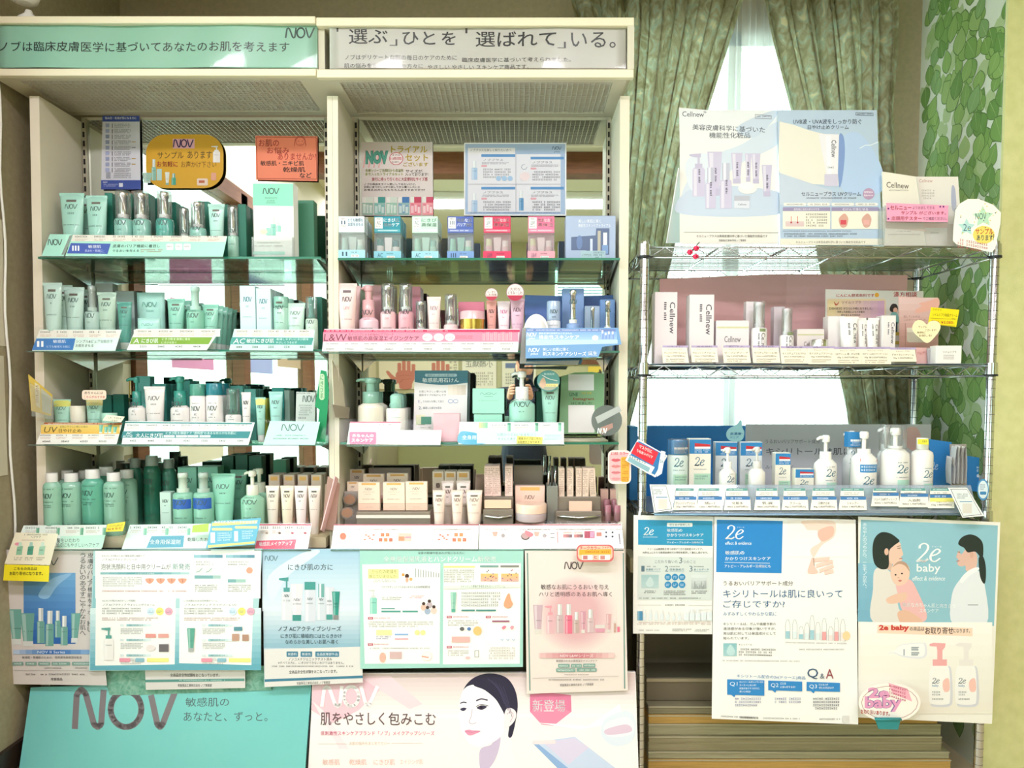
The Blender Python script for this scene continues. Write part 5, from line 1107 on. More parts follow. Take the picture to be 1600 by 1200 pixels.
def d(pr):
    pr.l([(401, 214), (494, 215), (495, 280), (402, 279)], .8, '#b0402c', closed=True); R_ = '#b8382c'
    pr.t('お肌の', 404, 218, 436, 229, R_, .01); pr.t('お悩み', 417, 230, 452, 240, R_, .01); pr.t('ありませんか?', 434, 239, 494, 250, R_, .01)
    pr.t('敏感肌・ニキビ肌', 407, 251, 475, 259, '#2a1c1a', .02); pr.t('乾燥肌', 442, 261, 477, 269, '#2a1c1a', .02); pr.t('など', 468, 270, 487, 278, '#2a1c1a', .02)
    pr.l(smc([(460, 228), (462, 217), (469, 213), (476, 217), (478, 228)], 4, False), .8, R_); pr.l([(462 + 7 + 7 * math.cos(a * .6), 221 + 7 * math.sin(a * .6)) for a in range(11)], .6, R_); pr.l([(465, 220), (468, 221)], .6, R_); pr.l([(471, 221), (474, 220)], .6, R_); pr.l([(467, 225), (469, 226), (472, 225)], .6, R_)
card([(399, 212), (496, 213), (496, 283), (400, 281)], YM, '#fb8a66', 'coral red handwritten skin-worry sign with stitched border', d, 'handwritten_sign', 'sign', 'signs on the mirrors')
# brochure stack in acrylic stand, left 1
zb = SH['L1']; t = empty('brochure_stand', (at(426, 400, 2.20).x, 2.21, zb)); tag(t, 'clear stand with mint and white product guide brochures, on top shelf', 'brochures')
mb = MB(); a = at(395, 286, 2.21); b_ = at(458, 287, 2.21)
for i in range(9): mb.box(a.x + i * .0007, 2.21 + i * .0035, zb + .003, b_.x + i * .0006, 2.2125 + i * .0035, a.z - i * .0006, M('#f4f6f0', .5)); 
kids(t, mb.done('brochure', t)); pl = flat(2.2095)
mb = MB(); mb.add([pl(395, 287), pl(458, 287), pl(458, 322), pl(395, 321)], [(0, 3, 2, 1)], M('#8edcc0', .5)); kids(t, mb.done('cover_band', t))
pr = Pr(lambda x, y, off: pl(x, y, off)); pr.nov(411, 294, 436, 303, '#3a4f4a'); pr.t('PRODUCTS', 414, 308, 433, 311, '#6a9a8a'); pr.t('GUIDE', 417, 312.5, 429, 315, '#6a9a8a'); pr.g(416, 316, 430, 318, 1, '#55605c')
ic(pr, 'spray', 423, 340, 431, 368, '#8fcfc0', '#e6e8e4'); ic(pr, 'pump', 432, 348, 439, 362, '#9fd8ca', '#cfe4dc', nm=False); pr.rr(416, 356, 423, 368, 2, '#a8d8cc'); pr.o(412, 362, 6, '#efe8c8', 4); pr.g(402, 378, 438, 381, 1, '#7a7a70'); pr.g(398, 383, 443, 386, 1, '#7a7a70'); pr.r(395, 393, 445, 398, '#a8e4d0'); pr.out(t)
mb = MB(); p0, p1 = at(393, 370, 2.195), at(456, 370, 2.195); mb.box(p0.x, 2.195, zb, p1.x, 2.197, p0.z, CLEAR2); mb.box(p0.x, 2.197, zb, p0.x + .002, 2.26, p0.z, CLEAR2); mb.box(p1.x, 2.197, zb, p1.x + .002, 2.26, p0.z, CLEAR2); kids(t, mb.done('clear_pocket', t))
a, b_ = at(460, 313, 2.30), at(490, 313, 2.30); mb = MB(); mb.box(a.x, 2.30, zb, b_.x, 2.34, a.z, M('#4f9478', .5), .001); tag(mb.done('display_block'), 'plain mid-green card block right of the brochure stand', 'block')
# left 3 extras
def d(pr): pr.t('赤ちゃんには', 132, 611.5, 161, 616, '#5a3a30', .01); pr.t('こちらがおすすめ', 131, 618, 164, 622.5, '#c0504c', .01)
card(rrect(128, 609.5, 166, 624.5, 4), 2.19, '#fbe3cf', 'small cream handwritten tag over the sunscreen tubes', d, 'handwritten_tag', 'tag')
card([(166, 648), (195, 651), (189, 660), (160, 657)], 2.15, '#f4f2da', 'tiny slanted cream note beside the round compact', lambda pr: (pr.t('しみ・そばかす', 169, 650.5, 190, 653.5, '#2a3a30', slope=.1), pr.t('つけます', 172, 655, 184, 658, '#2a3a30', slope=.1)), 'handwritten_tag', 'tag')
def cardang(pts, Ys, col, label, name='leaflet', cat='leaflet'):
    pl = Pl((pts[0][0], pts[0][1], Ys[0]), (pts[1][0], pts[1][1], Ys[1]), (pts[3][0], pts[3][1], Ys[0])); o = sheet(name, pl, pts, .003, col, label, cat, 'leaflets'); return o, pl
o, pl = cardang([(45, 585), (82, 617), (80, 650), (50, 642)], (2.14, 2.20), '#e8c95c', 'yellow tester leaflets in a clear pocket at the left end of the third shelf')
pr = Pr(lambda x, y, off: pl(x, y, off)); pr.q((54, 597), (62, 603), (63, 638), (56, 634), '#f2e8c0'); pr.g(56, 602, 61, 630, 8, '#a8541c'); pr.q((64, 606), (80, 620), (79, 647), (66, 643), '#cfcdb4'); pr.out(o)
mb = MB(); pl2 = Pl((45, 590, 2.13), (84, 620, 2.19), (50, 650, 2.13)); q = [(47, 598), (84, 622), (84, 656), (50, 650)]; mb.hexa([pl2(x, y, .0) for x, y in q] + [pl2(x, y, -.002) for x, y in q], CLEAR2); c = mb.done('clear_pocket', o); kids(o, c)
def d(pr): pr.g(464, 613, 486, 616, 1, '#555555'); pr.nov(473, 618, 492, 628, '#6a7a74'); pr.g(467, 632, 488, 650, 5, '#7a8a84'); pr.g(466, 651, 480, 655, 1, '#333333')
card([(463, 612), (493, 613), (491, 690), (461, 690)], 2.24, '#cfd6d2', 'grey-white brand leaflet standing at the right end of the third shelf', d, 'leaflet', 'leaflet', 'leaflets', th=.002)
def d(pr): pr.p(rrect(499, 584, 507, 625, 4), '#bfe4b8'); pr.vt('にきび肌', 500.5, 586, 505.5, 624, '#1f6a48', .01)
card([(501, 578), (510, 580), (514, 610), (508, 691), (494, 690), (499, 640), (492, 635)], 2.165, '#15905c', 'crooked bright green vertical sign at the cabinet panel', d, 'vertical_sign', 'sign', th=.002)
o, pl = cardang([(524, 744), (529, 748), (507, 832), (502, 828)], (2.15, 2.18), '#f0c4c8', 'pink-edged leaflet leaning at the right end of the left deck')
card([(508, 757), (527, 746), (527, 830), (504, 829)], 2.19, '#a8917c', 'brown leaflet standing behind the pink-edged leaflet', None, 'leaflet', 'leaflet', th=.002)
# ---- header banners
def wav(a, ph): return lambda x, y: a * math.sin(x * .021 + ph) + a * .6 * math.sin(x * .05 + y * .04)
plh = flat(2.135, wav(.0022, .7))
def banner(pts, label, draw, mat, pl):
    o = sheet('header_banner', pl, pts, .001, '', label, 'banner', 'header banners', grid=26, mat=mat)
    pr = Pr(lambda x, y, off: pl(x, y, off), 5e-4, .3); draw(pr); pr.out(o)
    mb = MB(); q = pts; n = 26; V = []
    for j in range(n + 1):
        for i in range(n + 1):
            u, v = i / n, j / n; V.append(pl(q[0][0] * (1 - u) + q[1][0] * u, q[0][1] * (1 - v) + q[3][1] * v, .004))
    mb.add(V, [(j * (n + 1) + i, (j + 1) * (n + 1) + i, (j + 1) * (n + 1) + i + 1, j * (n + 1) + i + 1) for j in range(n) for i in range(n)], clear('#fbfffd', .55), True); kids(o, mb.done('clear_film', o))
def d(pr): pr.nov(446, 43, 491, 59, '#3f5450', .15); pr.t('ノブは臨床皮膚医学に基づいてあなたのお肌を考えます', 0, 65, 452, 81, '#2f3a3c', .004)
banner([(-6, 36), (496, 36), (496, 106), (-6, 106)], 'mint banner with dark lettering in the left header', d, M('#a6d8c2', .3), plh)
plh2 = flat(2.135, wav(.0018, 2.1))
def d(pr):
    pr.t('「', 526, 40, 538, 50, '#4a4648'); pr.t('選ぶ', 545, 46, 606, 69, '#39363a', .008); pr.t('」', 609, 62, 621, 72, '#4a4648'); pr.t('ひと', 629, 49, 680, 70, '#39363a', .008); pr.t('を', 690, 49, 712, 70, '#39363a', .008); pr.t('「', 727, 42, 741, 52, '#4a4648'); pr.t('選ばれて', 743, 49, 869, 73, '#39363a', .008); pr.t('」', 871, 66, 884, 76, '#4a4648'); pr.t('いる。', 892, 50, 962, 75, '#39363a', .004)
    pr.t('ノブはデリケートな肌の毎日のケアのために', 539, 86, 714, 94, '#4a4648'); pr.t('臨床皮膚医学に基づいて考えられました。', 722, 90, 892, 97, '#4a4648'); pr.t('肌の悩みをもつすべての方々に', 538, 99.5, 661, 107, '#4a4648'); pr.t('やさしい やさしい スキンケア商品です。', 668, 101, 826, 108.5, '#4a4648')
banner([(515, 40), (978, 40), (978, 107.5), (515, 107.5)], 'white banner with dark slogan in the middle header', d, M('#dcd4ce', .3), plh2)
# ---- middle cabinet: mirror signs
def d(pr):
    import random as R
    for k in range(8): pr.l([(568 + k * 4, 262 - (k % 2) * 6), (572 + k * 4, 234 + (k % 3) * 4)], 1.4, '#f0a0a0')
    pr.t('NOV', 571, 235, 607, 257, '#2f7a68', .09); pr.t('NOV', 571, 235, 607, 257, '#4f9c88', .05)
    Yc = '#b8a024'; pr.t('トライアル', 611, 228, 668, 239, Yc, .045); pr.t('セット', 633, 241, 669, 252, Yc, .045); pr.t('ございます', 630, 253.5, 669, 260, Yc, .02)
    pr.o(619, 248, 11, '#c84c5c', 10); pr.o(619, 248, 10, '#f0e4e0', 9); pr.t('まずは', 613, 241, 625, 244, '#5a3a3a'); pr.t('1週間', 610, 245.5, 627, 250, '#c83c50', .03); pr.t('お試し', 612, 251.5, 626, 255, '#5a3a3a')
    pr.t('各種シリーズ洗顔料から保湿剤', 571, 264, 630, 269, '#8fa040', .03); pr.t('まで入ったトライアルセット', 571, 270, 630, 274.5, '#8fa040', .03); pr.t('サイズが', 634, 265, 660, 270, '#4a4a40', .01); pr.t('入っております!', 633, 270, 669, 275, '#4a4a40', .01)
    pr.t('旅行に持って行くのに大変便利なサイズ感', 581, 277, 668, 283, '#c03c54', .015); pr.t('ノブの商品をライン使いしてみたいけど、', 569, 286, 650, 289.5, '#2f2f2f', .01); pr.t('お肌に合うかしっかり試してから購入したいと', 569, 290.5, 656, 294, '#2f2f2f', .01); pr.t('お考えの方にももちろんおすすめです!!!!!', 569, 295, 664, 298.5, '#2f2f2f', .01)
    for i, (c, b2) in enumerate((('#dfe6dc', '#9fc0b0'), ('#3f9a94', '#8fc0b8'), ('#d4e0d4', '#9fc8b4'), ('#3f7ab8', '#8fb8b8'), ('#c83c5c', '#f08a9a'), ('#d4506c', '#f4a0a8'))):
        x = 566 + i * 18.8; pr.r(x, 308, x + 17, 336, b2); pr.r(x, 308, x + 17, 317, c); pr.r(x, 308, x + 6, 317, '#eceae4')
        for k in range(3): ic(pr, 'tube' if k == 1 else 'bottle', x + 1.5 + k * 5, 319 + k, x + 5.5 + k * 5, 333, mixh(b2, '#ffffff', .5), mixh(c, '#ffffff', .3), nm=False)
card([(564, 222), (676, 222), (677, 338), (565, 337)], YM, '#ded4d0', 'white trial-set poster with hand lettering on the middle mirror', d, 'handwritten_sign', 'sign', 'signs on the mirrors')
def d(pr):
    B = '#5a92c8'; pr.r(727, 225, 883, 335, '#a8bedc'); pr.r(731, 231, 805, 241, '#e8e6ea'); pr.t('ノブプラスを詳しく知りたい方へ', 735, 232.5, 799, 236.5, '#4a4a52'); pr.r(731, 241, 876, 331, '#e2e2ea'); pr.nov(863, 229, 877, 234, '#3a4a64'); pr.t('plus', 866, 236, 874, 239, '#3a4a64', it=.2)
    for (x, y) in ((731, 241), (808, 245), (731, 292), (808, 292)):
        xo = 752 if x == 731 else 829; pr.r(xo, y if y > 250 else y, xo + 52 if x > 800 else 805, y + 4.2, B); pr.t('ノブプラス', xo + 3, y + 7, xo + 34, y + 10.5, '#55555f'); pr.g(xo + 1, y + 12, xo + 44, y + 16, 2, '#6a6a74'); pr.rr(xo, y + 17, xo + 9, y + 20, 1, '#e0a8b4'); pr.g(xo + 3, y + 22, xo + 46, y + 38, 4, '#6a6a74')
        if x == 731: ic(pr, 'spray', 737, y + 10, 746, y + 40, '#a8c4e4', '#e8ecf4')
        elif y < 260: pr.o(820, 276, 8, '#ead8dc', 7); pr.l([(819 + 4.5 * math.cos(a), 261 + 4 * math.sin(a)) for a in range(6)], .7, '#8a9ab0')
        else: ic(pr, 'spray', 811, 298, 818, 329, '#5a92c0', '#e6ecf2')
    for x in (779, 788, 797): pr.o(x, 279, 4, '#a4c4e4')
    pr.l([(806, 241), (806, 332)], .5, '#9a9aaa'); pr.l([(731, 288), (876, 288)], .5, '#9a9aaa'); pr.g(735, 331.5, 876, 333.5, 1, '#777788')
card([(725, 223), (885, 223), (885, 337), (725, 337)], YM - .003, '#eceef0', 'large blue and white product chart on the middle mirror', d, 'chart_sign', 'sign', 'signs on the mirrors', th=.002)
# middle 2
def d(pr):
    pr.r(506, 515, 812, 519, '#d63f68'); pr.g(510, 515.3, 700, 518.5, 1, '#fbd8e0'); pr.r(505, 519, 810, 534, '#f593ab'); pr.t('L&W', 506, 522, 541, 533, '#7a3648', it=.1)
    pr.t('エイジングによるお悩みにアプローチ', 545, 520.5, 615, 524.5, '#8a3a50'); pr.t('敏感肌の高保湿エイジングケア', 543, 525, 654, 532.5, '#6a2c40', .01, it=.05)
    for x in (668, 685.5, 703): pr.o(x, 527, 8, '#fdf4f4', 6); pr.g(x - 5, 526, x + 5, 529, 1, '#a04c5c')
    pr.g(712, 524, 740, 530, 2, '#c06478')
    for x in range(754, 802, 6): pr.r(x, 519 + (x % 4), x + 4, 532, '#f8b8c4'); pr.l([(x + 2, 519), (x + 2, 531)], .5, '#c04c64')
    head(pr, 505, 808, 536, 543, 10); bars(pr, 500, 806, 544, 547.5, 10)
strip([(507, 514), (812, 514), (809, 550), (503, 549)], 2.145, 2.175, '#fdf6f6', 'long pink label strip of the ageing-care range', d, (503, 812))
def d(pr):
    pr.r(822, 514, 962, 518, '#6f86c0'); pr.g(824, 514.4, 940, 517.4, 1, '#eef4ff'); pr.grad(822, 518, 964, 532, '#7fa8dc', '#a4c8ec', 5); pr.q((822, 531), (965, 531), (965, 537), (822, 540), '#b9d6f4')
    pr.nov(823, 520, 838, 526, '#ffffff'); pr.t('plus', 826, 527, 835, 531, '#ffffff', it=.2); pr.t('最新皮膚科学研究から生まれた', 842, 519.5, 894, 522.5, '#f4faff'); pr.t('機能性スキンケア', 842, 523.5, 905, 530, '#ffffff', .01)
    pr.nov(826, 544, 843, 550, '#ffffff'); pr.t('plus', 829, 551, 840, 555.5, '#ffffff', it=.2); pr.t('美しいお肌に導く', 848, 543.5, 888, 548.5, '#ffffff'); pr.t('新スキンケアシリーズ', 848, 549.5, 916, 556, '#ffffff', .01); pr.t('誕生', 919, 549, 933, 555.5, '#ffffff', .01)
    pr.o(930, 528, 5, '#f2ecec', 4)
    for x in (939, 944, 949, 955): ic(pr, 'spray', x, 516 + (x % 3) * 2, x + 4.5, 530, '#7f9fd8', '#e6ecf4', nm=False)
strip([(822, 513), (966, 512), (971, 538), (941, 542), (935, 558), (821, 560)], 2.125, 2.155, '#6a9ccc', 'blue two-part label card of the plus range', d, None)
o = card([(816, 512), (829, 512), (822, 565), (906, 563), (903, 570), (812, 568)], 2.165, '#9a9a98', 'grey backing plate under the blue label card', None, 'backing_plate', 'plate')
pl = tilt(440, 2.36, 560, 2.36)
card([(820, 461), (900, 463), (898, 552), (820, 552)], 2.34, '#5d7fc0', 'left half of the folded blue backdrop behind the blue bottles', None, 'backdrop_panel', 'panel', th=.003)
card([(900, 463), (961, 461), (961, 552), (898, 552)], 2.335, '#4f70b4', 'right half of the folded blue backdrop behind the blue bottles', None, 'backdrop_panel', 'panel', th=.003)
def roundtag(cx, cy, r, Y, label, top, bot, t1, t2):
    def d(pr):
        n = 24; pr.p([(cx + r * .93 * math.cos(2 * math.pi * i / n), cy + r * .93 * math.sin(2 * math.pi * i / n)) for i in range(n)], top)
        a0 = .35; pr.p([(cx + r * .93 * math.cos(a0 + (math.pi - 2 * a0) * i / 12), cy + r * .93 * math.sin(a0 + (math.pi - 2 * a0) * i / 12)) for i in range(13)], bot)
        pr.t(t1, cx - r * .6, cy - r * .55, cx + r * .6, cy - r * .2, '#5a3a44'); pr.t(t2, cx - r * .8, cy - r * .15, cx + r * .8, cy + r * .25, '#5a2a38', .01)
    card([(cx + r * math.cos(2 * math.pi * i / 28), cy + r * math.sin(2 * math.pi * i / 28)) for i in range(28)], Y, '#9a7a84', label, d, 'round_tag', 'tag', 'round tags')
roundtag(768, 460, 10, 2.20, 'smaller round red-bottomed tag above the coral tube', '#f6dcd8', '#c03c54', 'しわ', 'しわ改善')
roundtag(805, 457, 14, 2.19, 'larger round red-bottomed tag above the mauve tube', '#f0dcdc', '#b8304c', '大切な', 'くすみ・しわ')
# middle 3
def d(pr):
    pr.r(547, 659, 626, 661, '#e8748c'); head(pr, 547, 624, 662, 670, 2); pr.rr(546, 675, 588, 694, 2, '#f480a4'); pr.t('赤ちゃんの', 550, 678, 584, 683.5, '#ffffff', .02); pr.t('スキンケア', 549, 685, 583, 691, '#ffffff', .02)
    pr.g(591, 677, 621, 680, 1, GT); pr.g(591, 682, 613, 685, 1, GT); pr.g(598, 690, 622, 693, 1, '#8fc0c0'); pr.r(588, 673, 624, 694, '#e6faf6', 1); pr.k -= 2
strip([(547, 659), (626, 660), (625, 672), (690, 672), (688, 695), (542, 694)], 2.145, 2.175, '#fbfbfa', 'white label strip with pink baby-care panel', d, (542, 690))
def d(pr):
    pr.grad(748, 660, 762, 669, '#eae8a0', '#8fd0b4', 4, True); pr.c([(719, 675), (736, 675), (752, 680), (760, 693), (718, 693)], '#5fb4d4'); pr.t('全身用', 722, 680, 744, 687, '#ffffff', .02)
    for x in (795, 838, 874): ic(pr, 'bottle', x - 2, 661, x + 3, 674, '#7fc4a8', '#4fa080', nm=False)
    pr.r(745, 675, 880, 693, '#d6f8f2'); pr.k -= 1; pr.t('お肌のうるおいをまもって', 777, 677, 838, 681.5, '#4a7a70'); pr.t('やさしく洗う', 778, 684, 805, 688, '#4a7a70'); pr.g(851, 679, 879, 688, 3, '#4a7a70'); head(pr, 765, 868, 663, 670, 3)
strip([(718, 659), (881, 660), (881, 694), (716, 694)], 2.145, 2.175, '#fafdfc', 'white and aqua body-wash label strip', d, (692, 882))
card([(808, 681), (848, 683), (847, 694), (807, 693)], 2.14, '#f6e680', 'pale yellow handwritten note on the body-wash strip', lambda pr: (pr.t('液体タイプはこちら', 810, 683, 845, 687.5, '#4a5a30', .005), pr.t('お取寄せとなります', 809, 688.5, 843, 692.5, '#4a5a30', .005)), 'sticky_note')
def d(pr):
    pr.grad(648, 579, 731, 597, '#4a7f92', '#3f7488', 4); pr.p([(648, 597), (668, 600), (690, 601.5), (712, 600.5), (731, 598), (731, 596), (648, 596)], '#44788c'); pr.rr(664, 584, 714, 588.5, 2, '#a8c4d0'); pr.t('固形せっけんの選び方', 668, 585, 710, 588, '#2f5a6a'); pr.t('敏感肌用石けん', 660, 590.5, 717, 597.5, '#e8f2f4')
    pr.grad(700, 602, 728, 617, '#e8ded2', '#cfc0b4', 4, True); pr.t('お肌にやさしい使い心地', 655, 610, 697, 613.5, '#5a646a'); pr.t('固形タイプの石けんです', 655, 615.5, 697, 619, '#5a646a')
    pr.t('1.', 654, 625, 659, 629.5, '#5a7aa0'); pr.t('うるおいを残して洗う', 661, 625.5, 693, 629, '#5a6a7a'); pr.t('2.', 654, 635, 659, 639.5, '#3f6a80'); pr.t('厳選した成分を配合', 661, 635.5, 690, 639, '#5a6a7a')
    for x in (704, 712): pr.l([(x + 4 * math.cos(a), 627 + 3 * math.sin(a)) for a in range(7)], .6, '#6a8ac0')
    pr.grad(650, 648, 664, 664, '#e8e2c4', '#c8d2b0', 4); pr.r(658, 651, 674, 663, '#4f8a78'); pr.r(653, 663, 664, 664, '#9a9a8a'); pr.g(657, 667, 674, 669, 1, '#7a7a72')
card([(648, 579), (731, 579), (729, 672), (646, 672)], 2.245, '#e2dfdf', 'standing soap sign with teal header on the third shelf', d, 'display_card', 'sign', 'display cards', th=.004, tl=.012)
card([(731, 579), (735, 583), (733, 672), (729, 672)], 2.26, '#5a6a6a', 'dark edge board behind the soap sign', None, 'backing_board', 'board', th=.004)
def d(pr):
    pr.o(857, 595, 17.3, '#6aa8a8', 15.5); pr.p([(857 + 17 * math.cos(a), 595 + 15 * math.sin(a)) for a in [.25 + .26 * i for i in range(11)]], '#a8b09c'); pr.r(843, 600, 872, 604, '#e8d890'); pr.l(smc([(847, 586), (858, 592), (871, 595)], 4, False), 1.2, '#f4f8f4'); pr.t('敏感肌用', 850, 583, 866, 586, '#e8f6f4'); pr.t('ハンドクリーム', 848, 601, 868, 603.5, '#6a5a30')
    pr.k += 2; pr.c([(845, 594), (850, 590), (853, 600), (848, 607), (843, 602)], '#dcb8a0')
card([(857 + 18 * math.cos(2 * math.pi * i / 28), 595 + 16.5 * math.sin(2 * math.pi * i / 28)) for i in range(28)], 2.205, '#4f8a8c', 'round teal hand-cream tag above the tall tube', d, 'round_tag', 'tag', 'round tags')
def d(pr):
    pr.r(888, 585, 928, 610, '#e4e6e8'); pr.r(888, 633, 929, 676, '#eceae8')   # the QR codes themselves are left out
    pr.t('LINE', 890, 613.5, 903, 619, '#2f6a50', .02); pr.t('公式', 908, 612, 925, 616, '#c0b030', .02); pr.t('Instagram', 896, 621, 928, 626.5, '#8a3a2c', .02); pr.t('はじめました!', 893, 628, 925, 632, '#2f4a40', .01)
card([(877, 588), (898, 582), (925, 581), (944, 584), (943, 678), (873, 678)], 2.28, '#7faa80', 'green display card for social accounts at the shelf end', d, 'display_card', 'sign', 'display cards', th=.004)
a, b_ = at(870, 680, 2.25), at(950, 686, 2.20); mb = MB(); mb.box(a.x, 2.20, SH['R3'], b_.x, 2.34, SH['R3'] + .004, M('#d9d2ba', .5)); tag(mb.done('base_plate'), 'cream base plate under the green display card', 'base')
def d(pr): pr.q((930, 652), (967, 634), (971, 642), (934, 662), '#b4bab8'); pr.q((938, 668), (957, 661), (958, 668), (940, 679), '#b08a80'); pr.nov(934, 669, 948, 677, '#f0f4f2', .2)
card([(948 + 24 * math.cos(2 * math.pi * i / 32), 657 + 24 * math.sin(2 * math.pi * i / 32)) for i in range(32)], 2.15, '', 'round smoky clear badge hanging at the middle cabinet edge', d, 'round_badge', 'badge', mat=clear('#b4bcba', .9, .55, '#8a9290'))
# leaflet rack on the side panel (left inside of middle cabinet)
t = empty('leaflet_rack', (at(530, 655, 2.2).x, 2.2, at(530, 655, 2.2).z)); tag(t, 'clear leaflet rack with cream and teal leaflets, fixed to middle cabinet side', 'leaflet rack')
plx = Pl((519, 560, 2.17), (547, 620, 2.26), (525, 655, 2.17))
for i, (c, dx) in enumerate((('#d9d0b8', 0), ('#efe6cc', 3), ('#7fa8a0', 5), ('#e0d4bc', 8), ('#cbbfa4', 12))):
    mb = MB(); q = [(519 + dx, 562 + i * 2), (534 + dx, 592 + i * 3), (541 + dx * .3, 648), (522 + dx * .5, 640)]
    mb.hexa([plx(x, y, -.004 * i) for x, y in q] + [plx(x, y, -.004 * i - .002) for x, y in q], M(c, .5)); kids(t, mb.done('leaflet', t))
mb = MB(); q = [(517, 632), (545, 637), (543, 654), (522, 652)]; mb.hexa([plx(x, y, .004) for x, y in q] + [plx(x, y, -.0) for x, y in q], M('#a09684', .5)); kids(t, mb.done('rack_pocket', t))
# middle 4 strips
MKC = '#c9525f'
def mk(pr, x0, x1, sec):
    pr.r(x0, 819, x1, 821, '#b86a70')
    for (kind, x) in sec:
        pr.g(x - 10, 826, x + 26, 829, 1, '#8a6a64')
        if kind == 'dots': [pr.o(x + (i % 3) * 6 - (i % 2) * 2, 836 + (i // 3) * 5 + (i % 2) * 2, 2, mixh('#c8603c', '#d88a5c', rnd.random()), 1.2) for i in range(6)]
        elif kind == 'sq': [pr.r(x + (i % 3) * 8 - (3 if i > 1 else 0), 833 + (1 if i > 1 else 0) * 8, x + 5.5 + (i % 3) * 8 - (3 if i > 1 else 0), 838.5 + (1 if i > 1 else 0) * 8, mixh('#e08a3c', '#c86030', rnd.random())) for i in range(5)]
        elif kind == 'pal': pr.rr(x, 833, x + 21, 846, 1, '#f2c0ac'); pr.r(x + 1, 838.5, x + 10, 845, '#e08a5c'); pr.r(x + 11, 838.5, x + 20, 841, '#d0909c')
        elif kind == 'puff': pr.o(x, 838, 5, '#d8724c', 5.5)
        elif kind == 'eye': pr.r(x, 831, x + 14, 834, '#eac0b4'); pr.r(x, 835, x + 5, 840, '#c87a74'); pr.r(x + 5, 835, x + 9, 840, '#a85c5c'); pr.r(x + 9, 835, x + 14, 840, '#7a5a5a')
        elif kind == 'chk': pr.rr(x, 830, x + 16, 841, 1, '#c04860'); pr.r(x + 1, 831, x + 8, 840, '#b0304c'); pr.r(x + 9, 831, x + 15, 840, '#c890b0'); pr.r(x + 19, 832, x + 27, 838, '#c87a64')
        elif kind == 'pen': pr.l([(x, 834), (x + 7, 833.4)], 1.2, '#6a5a58'); pr.l([(x, 840), (x + 7, 840)], 1.2, '#6a5a58'); pr.l([(x + 11, 832), (x + 11.5, 848)], 1.6, '#e08a8a'); pr.l([(x + 11, 830), (x + 11, 832)], 1, '#333333')
        elif kind == 'mas': [pr.o(x + (i % 2) * 10, 832 + (i // 2) * 6.5, 1.6, '#3a3a4a') for i in range(4)]; pr.l([(x + 20, 834), (x + 22, 850)], 1.4, '#5a4a5a')
        elif kind == 'jr': pr.o(x, 838, 7, '#5a4a4a', 6); pr.o(x, 837, 6, '#c8a0a0', 5); pr.c([(x, 829), (x + 12, 834), (x + 9, 839), (x + 1, 836)], '#f08a94')
        elif kind == 'cmp': pr.p([(x, 831), (x + 9, 831), (x + 7, 838), (x + 2, 838)], '#f4b4a4'); pr.o(x + 17, 837, 3, '#b0a0a0')
strip([(522, 819), (748, 819), (747, 858), (517, 858)], 2.13, 2.17, '#fdfaf6', 'left half of the white make-up strip with colour swatches', lambda pr: mk(pr, 522, 748, (('puff', 536), ('dots', 572), ('sq', 595), ('pal', 622), ('dots', 688), ('sq', 710))), (517, 748))
strip([(749, 819), (971, 818), (975, 857), (748, 858)], 2.13, 2.17, '#fdfaf6', 'right half of the white make-up strip with palettes and pencils', lambda pr: mk(pr, 750, 970, (('cmp', 769), ('jr', 821), ('cmp', 834), ('pen', 860), ('eye', 880), ('eye', 897), ('chk', 913), ('mas', 947))), (748, 974))
def d(pr):
    pr.p(rrect(952, 707, 984, 752, 6), '#f6b8bc'); pr.p(rrect(970, 714, 983, 753, 3), '#f0b040'); pr.t('口紅', 955, 706, 966, 711, '#c83c50', .03); pr.t('カラー', 968, 706, 982, 711, '#c83c50', .02)
    for i, c in enumerate(('#d8606c', '#e08a8c', '#e0848c', '#eca0a4')): y = 719 + i * 9.7; pr.c([(955, y), (959, y - 2.5), (962, y - 1.8), (965, y - 2.5), (970, y), (962, y + 2.8)], c); pr.l([(956, y), (969, y)], .4, '#a84854'); pr.g(972, y - 3, 982, y + 3, 2, '#b06a20')
card(rrect(950, 703.5, 986, 756, 8), 2.14, '#fae4e0', 'pink lipstick colour card with four printed lips', d, 'colour_card', 'card')
def d(pr):
    pr.p(rrect(903, 853, 957, 875, 7), '#f8c8b0'); pr.q((905, 859), (955, 858), (955, 866), (905, 867), '#f6b440'); pr.t('チークカラー', 906, 853.5, 938, 859, '#c82c3c', .03); pr.t('シャドウ', 941, 853.5, 955, 857, '#c82c3c', .02); pr.g(908, 860, 952, 865, 1, '#c06a20')
    pr.rr(909, 867, 926, 875, 1, '#fdf0ea'); pr.rr(936, 867, 953, 875, 1, '#fdf0ea'); pr.r(911, 868, 918, 874, '#c87a7c'); pr.r(938, 868, 945, 874, '#d08a84'); pr.t('と', 928, 868, 933, 873, '#c82c3c', .03)
card(rrect(901, 851, 959, 878, 8), 2.095, '#d86a6c', 'coral rounded cheek-colour tag hanging under the strip', d, 'handwritten_tag', 'tag')
